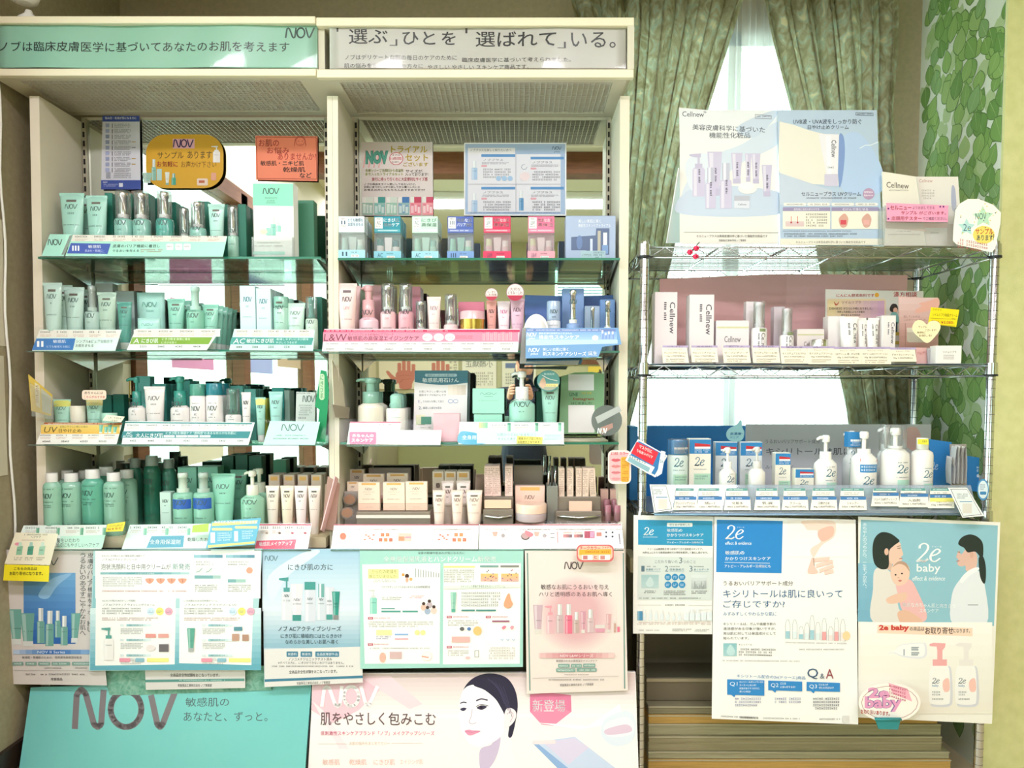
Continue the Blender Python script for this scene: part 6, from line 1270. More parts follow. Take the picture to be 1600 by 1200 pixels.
# deck extras in the middle cabinet
t = empty('acrylic_stand', (at(614, 815, 2.2).x, 2.2, SH['R4'])); tag(t, 'smoky stepped acrylic stand holding the powder cartons', 'stand')
SM = M('#8a7f72', .3); a = at(556, 797.5, 2.19); b_ = at(672, 812, 2.19)
mb = MB(); mb.box(a.x, 2.195, SH['R4'], b_.x, 2.34, at(600, 797.5, 2.22).z - .0006, SM, .002); kids(t, mb.done('step', t))
mb = MB(); mb.box(a.x, 2.192, b_.z + .004, b_.x, 2.1945, at(600, 805, 2.19).z, M('#ece2da', .3)); kids(t, mb.done('front_label', t))
for (x0, x1, yt, nm) in ((755, 802, 796, 'smoky stand under the thin pink cartons'), (868, 940, 799, 'smoky stand under the beige pencil cartons')):
    t = empty('acrylic_stand', (at((x0 + x1) / 2, 815, 2.2).x, 2.2, SH['R4'])); tag(t, nm, 'stand')
    a = at(x0, yt, 2.20); b_ = at(x1, 815, 2.20); mb = MB(); mb.box(a.x, 2.20, SH['R4'], b_.x, 2.225, a.z, SM, .002); mb.box(a.x, 2.226, SH['R4'], b_.x, 2.35, at(x0, 775, 2.24).z - .0006, SM, .002); kids(t, mb.done('step', t))
    c0, c1 = at(x0 + 2, 804, 2.198), at(x1 - 2, 812, 2.198); mb = MB(); mb.tube([(c0.x, 2.196, c1.z + .012), ((c0.x + c1.x) / 2, 2.193, c1.z + .006), (c1.x, 2.196, c1.z + .012)], .004, SILVER, 8); kids(t, mb.done('silver_bar', t))
for (x, y, i) in ((547, 780, 0), (543, 801, 1)):
    Y = 2.24 - i * .03; c = at(x, y, Y); s = mpp(x, y, Y); o = empty('powder_compact', (c.x, Y, c.z - 9 * s)); tag(o, 'round tan pressed-powder compact with glossy lid, %s one' % ('upper', 'lower')[i], 'compact', 'powder compacts')
    n = 28; r = 10.5 * s
    for nm, rr_, y0, m_ in (('case', r, 0, M('#9a8a80', .2)), ('powder', r * .8, -.004, M('#c98454', .5)), ('clear_lid', r * .98, -.009, CLEAR)):
        mb = MB(); V = [(rr_ * math.cos(2 * math.pi * k / n), yy, 9 * s + rr_ * .85 * math.sin(2 * math.pi * k / n)) for yy in (y0 - .004, y0) for k in range(n)]
        mb.add(V, [tuple(range(n - 1, -1, -1)), tuple(range(n, 2 * n))] + [(k, (k + 1) % n, (k + 1) % n + n, k + n) for k in range(n)], m_); q = mb.done(nm, o, local=True); kids(o, q)
a = at(539, 770, 2.26); b_ = at(557, 818, 2.2); mb = MB(); mb.box(a.x, 2.25, SH['R4'], b_.x, 2.262, at(540, 768, 2.25).z, M('#b9b0a8', .35)); mb.box(a.x, 2.19, SH['R4'], b_.x, 2.25, SH['R4'] + .008, M('#b9b0a8', .35)); tag(mb.done('compact_stand'), 'pale grey stand behind the two round compacts', 'stand')
t = empty('pencil_holder', (at(862, 815, 2.22).x, 2.22, SH['R4'])); tag(t, 'narrow grey tester holder beside the powder jar', 'stand')
a = at(854, 735, 2.25); b_ = at(872, 815, 2.22); mb = MB(); mb.box(a.x, 2.22, SH['R4'], b_.x, 2.32, at(860, 760, 2.22).z, M('#8a8a82', .3), .002); kids(t, mb.done('block', t))
for i, x in enumerate((857, 862, 867)): p0 = at(x, 760, 2.24); p1 = at(x + 1, 728, 2.24); mb = MB(); mb.tube([(p0.x, 2.24, p0.z), (p1.x, 2.245, p1.z)], .0035, (SILVER, M('#4a4440', .3), CHROME)[i], 8); kids(t, mb.done('pencil', t))
o = card([(512, 744), (531, 756), (524, 830), (503, 826)], 2.18, '#b08c80', 'brown make-up leaflet tilted at the left end of the middle deck', lambda pr: (pr.c([(519, 757), (524, 762), (522, 770), (518, 776), (517, 766)], '#4a3030'),), 'leaflet', 'leaflet', th=.002)
# ================================================================== POSTERS UNDER THE CABINETS
def poster(pts, Yt, Yb, col, label, draw, grid=16, amp=.003, ph=0, name='poster', group='posters', th=.0005, rough=.45, axis=0):
    yt = min(p[1] for p in pts); yb = max(p[1] for p in pts); x0 = pts[0][0]; w = pts[1][0] - x0
    bul = None; grid = 0
    pl = tilt(yt, Yt, yb, Yb, bul); o = sheet(name, pl, pts, th, col, label, 'poster', group, grid=grid, mat=M(col, rough))
    pr = Pr(lambda x, y, off: pl(x, y, off), 4e-4, rough); draw(pr); pr.out(o); return o
PT = 2.125
def d(pr):
    pr.nov(50, 871, 91, 883, '#4a5a5c', .12); pr.grad(37, 895, 118, 1006, '#6fa8d8', '#2a62b0', 10); pr.c([(60, 930), (80, 905), (112, 896), (90, 915), (75, 935)], '#8fbce4'); pr.k += 1
    pr.vt('皮膚のバリア機能をサポートし', 137, 864, 146, 988, '#4f5558'); pr.vt('うるおいのあるすこやかなお肌へ', 125, 864, 134, 994, '#4f5558')
    for (k, x0, y0, x1, y1, ln) in (('tube', 16, 952, 37, 1007, -8), ('spray', 58, 950, 70, 1005, 0), ('spray', 86, 954, 95, 996, 0), ('tube', 109, 958, 124, 1004, 8), ('tube', 33, 958, 56, 1010, -4), ('spray', 71, 954, 84, 1009, 4), ('spray', 95, 962, 106, 1008, 2)): ic(pr, k, x0, y0, x1, y1, '#6fa8a0', '#d8dcdc', ln)
    pr.grad(21, 1015, 80, 1022, '#c8d8ec', '#2f6ab8', 6, True); pr.grad(80, 1015, 142, 1022, '#2f6ab8', '#8fb4dc', 4, True); pr.t('NOV II Series', 59, 1016.5, 102, 1020.5, '#e8f0fa'); pr.t('敏感肌・乾燥肌のための、低刺激性高保湿化粧品', 35, 1025, 128, 1029, '#4a4a4a')
    for a, b_ in ((20, 37), (40, 58), (60, 79), (81, 110), (113, 143)): pr.rr(a, 1034, b_, 1039.5, 1.2, '#7fa49c'); pr.g(a + 3, 1035, b_ - 2, 1038.6, 1, '#eaf4f0')
    pr.g(68, 1042, 100, 1045, 1, '#6a6a6a'); pr.g(118, 1042, 138, 1045, 1, '#6a6a6a'); pr.l([(22, 1047), (158, 1048)], .5, '#9a9a9a'); pr.g(41, 1051.5, 133, 1055.5, 1, '#55504c'); pr.t('常盤薬品', 80, 1058.5, 98, 1063, '#4a4a4a', .01)
poster([(0, 859), (148, 857), (167, 1071), (16, 1069)], PT + .01, PT + .02, '#d9d2d0', 'pale poster of the blue series hanging at far left', d, ph=1)
# marbled green poster underneath
o = poster([(158, 1042), (424, 1040), (424, 1078), (172, 1088)], PT + .035, PT + .035, '#6fa894', 'green marbled poster half hidden behind the left posters', lambda pr: None, amp=.001)
o.data.materials[0] = noise_mat('marbled_green', ['#5d9884', '#78b09c', '#93bfae'], 45, .5, dist=1.5)
def d(pr):
    pr.t('パッチテスト済み・アレルギーテスト済み', 241, 1044, 291, 1047.5, '#4a4a4a'); pr.t('すべての方にアレルギーが起こらないわけではありません。', 295, 1043.5, 368, 1047, '#4a4a4a'); pr.t('全商品安全性試験をおこなっています。', 266, 1052, 343, 1057.5, '#3f3f42', .012); pr.q((227, 1062), (382, 1060), (382, 1064), (227, 1066), '#5f9a92'); pr.g(280, 1061.5, 352, 1064, 1, '#dff0ec'); pr.t('常盤薬品工業株式会社 ノブ事業部', 278, 1068.5, 331, 1073, '#444444')
poster([(226, 1036), (383, 1034), (383, 1075), (228, 1078)], PT + .02, PT + .025, '#e2dedc', 'bottom of a white poster showing below the two-product poster', d, amp=.001)
def skin(pr, x, y, s=1, c='#f0a48c'): pr.c([(x - 6 * s, y), (x + 6 * s, y), (x + 5 * s, y + 5 * s), (x, y + 8 * s), (x - 5 * s, y + 5 * s)], c); pr.l([(x, y), (x + 1, y + 6 * s)], .7, '#a8604c')
def d(pr):
    pr.q((146, 900), (152, 900), (148, 1046), (141, 1046), '#8fc4cc'); pr.grad(141, 950, 408, 1047, '#dff0f2', '#5fa8bc', 10); pr.q((149, 861), (408, 859), (407, 935), (149, 935), '#fbfaf8')
    pr.p([(150, 925), (275, 925), (273, 1038), (149, 1040)], '#fbfaf8'); pr.p([(281, 925), (396, 925), (393, 1039), (280, 1036)], '#fbfaf8')
    pr.t('大人のにきび肌のための機能温感の機能ケア', 159, 867, 226, 870, '#4a4a4a'); pr.t('ノブ ACアクティブシリーズ', 160, 872.5, 214, 876, '#4a4a4a'); pr.t('泡状洗顔料と日中用クリームが', 158, 881, 267, 890, '#4a5052'); pr.t('新発売', 270, 880.5, 297, 890, '#5f9a9c', .004)
    pr.grad(157, 894, 226, 897.5, '#9fc8cc', '#4f96a0', 5, True); pr.grad(226, 894, 296, 897.5, '#4f96a0', '#bfdcde', 5, True); pr.t('にきびができる仕組み', 212, 894.5, 241, 897, '#ffffff')
    pr.g(161, 901, 222, 917, 5, '#9a9a9a')
    for x in (234, 251, 268, 285): skin(pr, x, 904)
    for x in (314, 364): pr.grad(x - 11, 867, x + 34, 871.5, '#a8d0dc', '#5a90a8', 4, True); pr.g(x - 8, 876, x + 26, 884, 2, '#9a9a9a')
    for x in (306, 321): pr.r(x, 886, x + 11, 896, '#e4ece8'); pr.l([(x + 1, 894), (x + 5, 893), (x + 10, 888)], .8, '#6a8a84')
    pr.r(304, 899, 333, 904, '#7fb0b4'); pr.r(333, 899, 345, 904, '#b0ccc8'); pr.r(356, 905, 369, 910, '#7fb0b4'); pr.r(369, 905, 384, 910, '#a8ccc4'); pr.o(390, 891, 5, '#e8a890', 5)
    pr.g(305, 913, 340, 925, 4, '#7a7a7a'); pr.g(356, 913, 392, 925, 4, '#7a7a7a'); pr.g(160, 922, 292, 925, 1, '#c0706a')
    for x0 in (160, 288):
        pr.t('大人のにきび肌のためのモーニング洗顔料' if x0 < 200 else 'にきび肌のための日中用クリーム', x0, 937, x0 + 52, 940, '#5a6a6a'); pr.t('ノブ ACアクティブ ウォッシングフォーム' if x0 < 200 else 'ノブ ACアクティブ デイクリーム UV', x0 + 1, 943, x0 + 82, 946.5, '#4a5a5a')
        pr.g(x0, 949, x0 + 62, 960, 3, '#8a8a8a'); pr.g(x0, 964, x0 + 88, 970, 2, '#b07a74')
        for k, c in enumerate(('#d4e8f6', '#f4ea80', '#f4b0c4')): pr.o(x0 + 76 + k * 14, 955, 6, c); pr.g(x0 + 71.5 + k * 14, 953.5, x0 + 81 + k * 14, 958, 2, '#4a6a9a')
        for k, y in enumerate((975, 1000 - 2, 1022)): pr.rr(x0 + 28, y, x0 + 34, y + 3.4, .6, '#dfe8ea'); pr.grad(x0 + 38, y, x0 + 76, y + 3.4, '#8fc0c8', '#e8f2f4', 5, True); pr.t('なめらかな使い心地', x0 + 42, y + .4, x0 + 64, y + 2.9, '#3f5a5e'); pr.g(x0 + 29, y + 6, x0 + 64, y + 16, 4, '#8a8a8a')
        for k, c in enumerate(('#f09cb0', '#8fbccc', '#f6ee90')): pr.rr(x0 + (27, 52, 70)[k], 1028, x0 + (44, 66, 104)[k], 1034, 1, c)
    ic(pr, 'pump', 163, 980, 178, 1031, '#f4f0ee', '#5fa69c'); pr.r(228, 990, 244, 996, '#e89a94'); pr.r(248, 990, 264, 996, '#e8a49c'); pr.o(236, 1012, 7, '#ece0e0', 5); pr.r(249, 1006, 264, 1018, '#6f686c')
    ic(pr, 'tube', 293, 981, 305, 1018, '#5fa896', '#b0b4b4'); pr.r(363, 990, 374, 1001, '#c49a88'); pr.r(379, 991, 389, 1001, '#b8907e'); pr.r(366, 979, 379, 985, '#5a90a0')
poster([(146, 859), (410, 857), (398, 1046), (139, 1048)], PT, PT + .005, '#b4d8dc', 'wide white poster of a foam wash and day cream, blue-edged', d, ph=2, amp=.002)
def d(pr):
    pr.grad(410, 858, 563, 905, '#a4c8e0', '#c8dcec', 6); pr.grad(410, 905, 565, 955, '#c8dcec', '#dfe8f2', 6); pr.c([(420, 900), (470, 865), (500, 862), (450, 900), (425, 940)], '#dbe9f4'); pr.grad(412, 955, 565, 1012, '#dde4ee', '#8fb8cc', 8); pr.k += 2
    pr.nov(414, 868, 434, 876, '#4f6a78', .12); pr.t('にきび肌の方に', 450, 881, 520, 891, '#3a4a54', .006)
    for (k, x0, y0, x1, y1, b_, c) in (('pump', 440, 902, 456, 969, '#dfdfe8', '#4f9a9a'), ('tube', 454, 912, 474, 970, '#e4dfe8', '#3f948c'), ('bottle', 476, 909, 493, 971, '#d8dae6', '#4a9c96'), ('spray', 495, 912, 509, 969, '#d4dae4', '#4fa098'), ('tube', 508, 917, 522, 968, '#dcdce6', '#4a9a94'), ('tube', 519, 924, 531, 968, '#2f9184', '#8a8a8a')):
        ic(pr, k, x0, y0, x1, y1, b_, c); pr.nov(x0 + (x1 - x0) * .25, y0 + (y1 - y0) * .40, x0 + (x1 - x0) * .75, y0 + (y1 - y0) * .46, '#2f4a50', .14)
    pr.t('ノブ ACアクティブシリーズ', 435, 978, 533, 986, '#2f4450', .004); pr.t('にきび肌に積極的にはたらきかけ', 439, 990, 534, 997, '#2f4450'); pr.t('なめらかな美しいお肌へ導く', 446, 999, 528, 1006, '#2f4450')
    pr.q((413, 1014), (566, 1010), (567, 1066), (414, 1073), '#e6e2e0')
    for a, b_, s_ in ((448, 466, '無香料'), (470, 488, '無着色'), (493, 530, '全品医薬部外品')): pr.rr(a, 1017.5, b_, 1026, 1, '#3f7f9c'); pr.t(s_, a + 2, 1019.5, b_ - 2, 1024, '#f0f6fa', .01)
    pr.t('ノンコメドジェニックテスト済み', 451, 1027, 519, 1032, '#3a3a3e', .01); pr.t('※すべての方に、にきびができないわけではありません。', 435, 1033, 538, 1037.5, '#3a3a3e'); pr.g(425, 1039, 553, 1042.5, 1, '#5a5a5e'); pr.t('全商品安全性試験をおこなっています。', 452, 1047, 527, 1052.5, '#3a3a3e', .012, slope=-.02); pr.q((414, 1061), (567, 1055), (567, 1059), (414, 1065), '#3f7f9c'); pr.t('常盤薬品工業株式会社 ノブ事業部', 464, 1065, 516, 1069.5, '#444444', slope=-.03)
poster([(410, 858), (561, 857), (567, 1066), (413, 1074)], PT + .004, PT + .012, '#c4d8e6', 'blue poster of the white and teal acne-care series', d, ph=0, amp=.0025)
def d(pr):
    pr.t('全身の乾燥や肌あれが気になる方に', 653, 862, 726, 866, '#4a5a5a'); pr.t('全身用保湿乳液とハンドクリーム新発売', 599, 869, 775, 878, '#ffffff', .008)
    pr.p([(566, 882), (688, 880), (687, 1037), (570, 1037)], '#fbfbf8'); pr.p([(693, 880), (814, 880), (812, 1037), (692, 1038)], '#fbfbf8')
    pr.r(575, 889, 623, 904, '#f8f2a4'); pr.t('からだの乾燥を', 581, 890, 620, 896, '#8a8a5a'); pr.t('感じていませんか', 577, 898, 619, 903, '#8a8a5a'); pr.g(583, 905, 619, 910, 2, '#8a8a5a')
    pr.o(636, 900, 3.2, '#4a2c24', 3.5); pr.o(636, 906, 2.4, '#f0b49c', 4); pr.r(628, 896, 632, 900, '#f0a048'); pr.o(642, 905, 2.6, '#f0b070')
    for i in range(10): pr.r(649 + i * 4, 888 + i * .8, 650.2 + i * 4, 902, '#a0a8a4')
    pr.t('べたつかずしっとりうるおいを与える全身用保湿乳液', 596, 915, 672, 919, '#5a605c'); ic(pr, 'pump', 578, 921, 589, 959, '#8fd4c4', '#d8dcd8'); pr.g(597, 932, 628, 938, 2, '#7a7a7a'); pr.r(596, 950, 617, 951.6, '#4fa094'); pr.r(596, 954, 626, 956.5, '#4fa094'); pr.r(629, 954, 653, 956.5, '#4fa094'); pr.g(640, 930, 662, 935, 2, '#d8507c')
    for (x, y, c) in ((662, 949, '#f0c0b0'), (671, 945, '#c8b8c0'), (678, 954, '#f4d0c4'), (668, 955, '#a8b8d0')): pr.o(x, y, 4.6, c, 5); pr.o(x, y - 6, 2.6, '#4a3430')
    for (x, y) in ((575, 964), (575, 1005), (698, 962), (759, 962), (698, 1009)): pr.r(x, y, x + 8, y + 3.6, '#c0506c'); pr.t('特長', x + 1.5, y + .6, x + 6.5, y + 3, '#ffffff'); pr.g(x + 10, y, x + 34, y + 3.2, 1, '#c86a80')
    for (x, y, a, b_) in ((575, 970, 103, 3), (700, 968, 48, 3), (576, 1011, 96, 1), (700, 1015, 32, 3)): pr.g(x, y, x + a, y + 3.4 * b_, b_, '#a09a96')
    pr.r(588, 984, 612, 992, '#f8ecaa'); pr.g(588, 993, 612, 999, 2, '#8a7ab0'); pr.r(617, 990, 638, 992, '#8fb8e8'); pr.r(617, 997, 638, 999, '#f0a0b0')
    for x in (652, 661): pr.o(x, 988, 4, '#f8e4a0')
    pr.o(598, 1027, 5, '#f0b8a8', 8); pr.r(609, 1018, 628, 1029, '#d8b8b8'); pr.o(667, 1025, 8, '#f4e0da', 7); pr.o(667, 1025, 7.3, '#fbf6f2', 6.3); pr.l([(659, 1025), (670, 1027)], 2.2, '#f0a898')
    pr.r(693, 884, 742, 886.5, '#f2ec94'); pr.g(694, 889, 742, 910, 6, '#9a968c'); pr.rr(750, 883, 779, 886, 1, '#7fa8a0'); pr.rr(782, 883, 811, 886, 1, '#8a8a84')
    for x in (751, 783): pr.grad(x, 896, x + 27, 908, '#f8c878', '#f6b4b0', 4); [pr.o(x + 2 + rnd.random() * 23, 890 + rnd.random() * 17, .9, rnd.choice(('#c05060', '#7a5aa0', '#4a4a4a'))) for _ in range(12)]
    pr.q((694, 915), (812, 912), (812, 917), (694, 920), '#e6f0e4'); pr.t('さらっとした感触で手肌をまもるハンドクリーム', 720, 913.5, 789, 918, '#5a605c'); ic(pr, 'tube', 704, 925, 713, 956, '#8fc8b4', '#5fb09c'); pr.g(721, 924, 782, 948, 5, '#9a9a9a'); pr.c([(787, 945), (792, 930), (796, 927), (798, 936), (801, 944), (794, 950)], '#e8a884'); pr.r(721, 952, 742, 954.5, '#4f8f8a'); pr.r(744, 952, 775, 954.5, '#4f8f8a')
    pr.r(769, 969, 796, 971.4, '#a0607c'); pr.c([(784, 980), (788, 977), (791, 979), (787, 983)], '#f08aa0'); pr.c([(797, 980), (800, 977), (803, 979), (800, 983)], '#f0a0b0'); pr.r(706, 994, 734, 1003, '#f4b8b4'); pr.o(746, 985, 6.5, '#f6c480', 7); pr.o(722, 982, 3.6, '#6a6a6a', 3); pr.o(733, 982, 3, '#5a80b8', 2.6)
    for x in (782, 791, 800): pr.l([(x, 998), (x + 3, 1000), (x + 5, 997)], .9, '#9ab4dc')
    pr.l([(742, 1016), (748, 1016), (748, 1026), (742, 1026)], .6, '#7a6a6a', closed=True); pr.o(731, 1027, 4, '#f4c0c4', 2); pr.g(764, 1010, 805, 1030, 5, '#b8aaa4')
poster([(562, 860), (818, 858), (817, 1042), (563, 1045)], PT, PT + .006, '#a9dad0', 'wide mint-edged poster of a body milk and hand cream', d, ph=3, amp=.0025)
def d(pr):
    pr.q((823, 864), (825, 864), (829, 1079), (827, 1079), '#7a9c94'); pr.q((973, 864), (975, 864), (977, 1076), (975, 1076), '#7a9c94')
    def ring(x, y, rx, ry, n):
        for i in range(n):
            t = i / n; pr.o(x, y, rx * (1 - .62 * t), mixh('#ebdcd8', '#dfb0b6', min(1, t * 1.25)), ry * (1 - .5 * t), 28); pr.k -= 0
    ring(900, 960, 64, 62, 14)
    pr.nov(882, 878, 911, 889, '#5a5052', .14); pr.t('敏感なお肌にうるおいを与え', 845, 913, 951, 921, '#5a4c50', .004); pr.t('ハリと透明感のあるお肌へ導く', 842, 924.5, 956, 932, '#5a4c50', .004)
    for (k, x0, y0, x1, y1, b_) in (('tube', 833, 945, 848, 990, '#cdb0bc'), ('pump', 854, 946, 866, 990, '#e2b4bc'), ('spray', 869, 944, 880, 989, '#cbb0b4'), ('spray', 883, 944, 894, 990, '#e8708c'), ('spray', 896, 956, 905, 989, '#c4a8a4'), ('tube', 907, 955, 915, 989, '#d49cac'), ('spray', 917, 952, 928, 988, '#d4b8bc'), ('jar', 930, 976, 945, 988, '#dc9cb0'), ('tube', 947, 959, 955, 988, '#d8a8ac'), ('bottle', 959, 970, 962, 988, '#c89a8c'), ('bottle', 964, 977, 968, 987, '#e8708c')): ic(pr, k, x0, y0, x1, y1, b_, '#e0d8d2' if k != 'pump' else '#e8a0ac')
    pr.grad(843, 1020, 902, 1028, '#e8c4c4', '#c8707c', 6, True); pr.grad(902, 1020, 960, 1028, '#c8707c', '#ecd0cc', 6, True); pr.t('NOV L&Wシリーズ', 875, 1021.5, 927, 1026.5, '#fbeef0'); pr.t('敏感肌のための高保湿エイジングケア', 869, 1030.5, 933, 1034, '#5a4c50')
    for a, b_, y in ((872, 890, 1037), (892, 909, 1037), (911, 930, 1036.5), (869, 899, 1044), (901, 932, 1043.5)): pr.rr(a, y, b_, y + 5.5, 1, '#7fa49a'); pr.g(a + 2, y + 1.2, b_ - 1, y + 4.8, 1, '#eef6f2')
    pr.g(882, 1052.5, 920, 1055, 1, '#7a6a6c'); pr.l([(832, 1059), (966, 1056)], .5, '#a89a9a'); pr.g(855, 1060, 946, 1063.5, 1, '#5a5052'); pr.t('常盤薬品工業株式会社 ノブ事業部', 875, 1068, 927, 1072, '#4a4446', slope=-.03)
poster([(820, 859), (976, 858), (981, 1079), (823, 1084)], PT, PT + .012, '#ecdfda', 'pink poster of the ageing-care product line with teal side lines', d, ph=1, amp=.002)
# ---- bottom boards
def d(pr):
    N_ = '#7a7074'
    w = 9.5
    pr.l([(117, 1139), (120, 1085), (127, 1077), (134, 1084), (147, 1132), (153, 1136), (158, 1132), (162, 1078)], w, N_, text=True)
    pr.l([(197 + 24 * math.cos(a * math.pi / 12), 1108 + 28 * math.sin(a * math.pi / 12)) for a in range(24)], w, N_, closed=True, text=True)
    pr.l([(236, 1086), (246, 1132), (250, 1136), (254, 1132), (273, 1082)], w, N_, text=True)
    pr.t('敏感肌の', 290, 1090, 358, 1104, '#4f6062'); pr.t('あなたと、ずっと。', 287, 1112, 418, 1127, '#4f6062')
pl = tilt(1068, 2.17, 1200, 2.10)
o = sheet('sign_board', pl, [(48, 1074), (487, 1060), (471, 1277), (19, 1277)], .02, '#74c2c0', 'large teal board with big dark letters under the left posters', 'sign', 'boards on the floor', mat=noise_mat('teal_board', ['#6fc0be', '#7ac8c2'], 3, .35, spec=.6))
pr = Pr(lambda x, y, off: pl(x, y, off), 3e-4, .4); d(pr); pr.out(o)
mb = MB(); mb.tube([pl(488, 1060, -.01), pl(472, 1277, -.01)], .003, M('#1c1c1e', .5), 6); e = mb.done('edge_strip', o); kids(o, e)
pl = tilt(1050, 2.16, 1200, 2.11)
o = sheet('sign_board', pl, [(490, 1052), (993, 1050), (1000, 1277), (477, 1277)], .02, '#f4e8e6', 'large pink and white board with a printed woman portrait', 'sign', 'boards on the floor', mat=M('#f6f0ef', .3))
pr = Pr(lambda x, y, off: pl(x, y, off), 3e-4, .35)
for i in range(10): y0 = 1053 + i * 7; pr.q((488 - i * .2, y0), (992 + i * .2, y0 - 2), (992 + i * .2, y0 + 5), (488 - i * .2, y0 + 7), mixh('#ddc8c6', '#f8f2f2', i / 9), 10); pr.k -= 1
pr.k += 1
pr.p([(489, 1062), (560, 1056), (600, 1072), (560, 1110), (520, 1130), (487, 1110)], '#ecc4d0'); pr.p([(560, 1056), (610, 1056), (660, 1100), (640, 1108)], '#f0d4dc'); pr.p([(488, 1095), (505, 1110), (545, 1170), (530, 1170)], '#f8e2e8')
# hexagon badge, compact, bottle stopper
pr.p([(828, 1085), (858, 1082), (892, 1086), (893, 1112), (865, 1134), (846, 1132), (828, 1112)], '#e07ca0'); pr.p([(828, 1112), (858, 1100), (893, 1112), (865, 1134), (846, 1132)], '#e88cac')
pr.t('新登場', 832, 1093, 883, 1112, '#fbf4f6', .005)
pr.p([(838, 1129), (920, 1134), (968, 1100), (975, 1128), (905, 1140)], '#fbf8fa'); pr.c([(960, 1115), (985, 1112), (994, 1135), (985, 1160), (958, 1165), (940, 1150), (942, 1128)], '#dfe6f2'); pr.c([(945, 1132), (975, 1120), (990, 1130), (985, 1148), (950, 1150)], '#e8eaf4'); pr.c([(946, 1140), (975, 1132), (986, 1136), (984, 1144), (950, 1148)], '#dcc4d8')
pr.p([(833, 1160), (898, 1151), (990, 1222), (905, 1222)], '#c8d4ec'); pr.p([(848, 1160), (897, 1153), (920, 1168), (888, 1195)], '#d8cfe8'); pr.p([(831, 1160), (842, 1163), (915, 1222), (893, 1222)], '#8fb0dc'); pr.p([(832, 1157), (868, 1156), (868, 1162), (833, 1163)], '#f4dce0')
# portrait (flat print)
HAIR = '#2c2840'
pr.c([(775, 1150), (778, 1176), (772, 1190), (745, 1222), (840, 1222), (810, 1195), (800, 1170), (798, 1140)], '#f6eef2'); pr.c([(750, 1172), (768, 1163), (774, 1148), (782, 1150), (779, 1172), (768, 1196), (752, 1206)], '#cdbcd8')
pr.c([(720, 1092), (727, 1072), (742, 1058), (765, 1052), (790, 1058), (804, 1076), (809, 1100), (806, 1125), (800, 1150), (794, 1150), (796, 1130), (793, 1108), (785, 1090), (760, 1070), (738, 1072)], HAIR)
pr.c([(718, 1098), (724, 1078), (738, 1070), (755, 1075), (775, 1092), (786, 1110), (790, 1130), (783, 1150), (762, 1164), (745, 1167), (732, 1160), (725, 1148), (720, 1140), (718, 1128), (716, 1118), (719, 1110)], '#fbf6f8')
pr.c([(740, 1070), (760, 1060), (785, 1075), (792, 1100), (790, 1118), (784, 1108), (774, 1092), (757, 1078)], HAIR)
pr.c([(789, 1112), (797, 1106), (806, 1112), (805, 1124), (797, 1134), (788, 1138)], '#f4e6ec'); pr.l(smc([(792, 1116), (798, 1112), (802, 1118), (797, 1128)], 3, False), .8, '#c8a8b4')
pr.l(smc([(744, 1095), (752, 1092), (762, 1094)], 4, False), 2.2, '#5a5068'); pr.l(smc([(719, 1099), (724, 1097), (729, 1098)], 4, False), 1.8, '#5a5068')
pr.c([(745, 1106), (752, 1102), (761, 1104), (753, 1109)], '#3a3450'); pr.o(752, 1105.5, 2, '#181424'); pr.c([(719, 1108), (724, 1105.5), (729, 1107), (724, 1111)], '#3a3450'); pr.l(smc([(744, 1104), (752, 1100.5), (763, 1103)], 4, False), 1, '#2a2438')
pr.l(smc([(738, 1108), (736, 1120), (733, 1128), (738, 1131), (744, 1129)], 4, False), .9, '#c4aabc'); pr.c([(726, 1142), (733, 1140), (738, 1141), (751, 1142), (742, 1147), (733, 1149)], '#ea96b4'); pr.l([(727, 1143), (738, 1144), (751, 1142)], .6, '#b06a88')
for i in range(5): pr.l(smc([(762 + i * 6, 1060 + i * 3), (778 + i * 4, 1076 + i * 5), (788 + i * 3, 1100 + i * 5)], 3, False), .7, '#4a4466')
pr.nov(503, 1072, 590, 1104, '#fbf6f6', .17)
pr.t('肌をやさしく', 501, 1113, 601, 1133, '#6a5054', .006); pr.t('包みこむ', 607, 1113, 681, 1133, '#6a5054', .006); pr.t('低刺激性スキンケアブランド「ノブ」メイクアップシリーズ', 501, 1142, 679, 1149, '#e0608a', .006)
pr.l([(497, 1162), (543, 1162)], .5, '#d8c0b4'); pr.l([(612, 1161), (660, 1161)], .5, '#d8c0b4'); pr.t('お肌の悩みをまとめてカバー', 546, 1158.5, 609, 1164, '#dcc0a8'); pr.t('敏感肌', 504, 1186, 531, 1195, '#ecc0b4'); pr.t('乾燥肌', 546, 1186, 573, 1195, '#ecc0b4'); pr.t('にきび肌', 584, 1186, 617, 1195, '#ecc0b4'); pr.t('エイジング肌', 625, 1186, 661, 1194, '#ecc8bc')
pr.out(o)

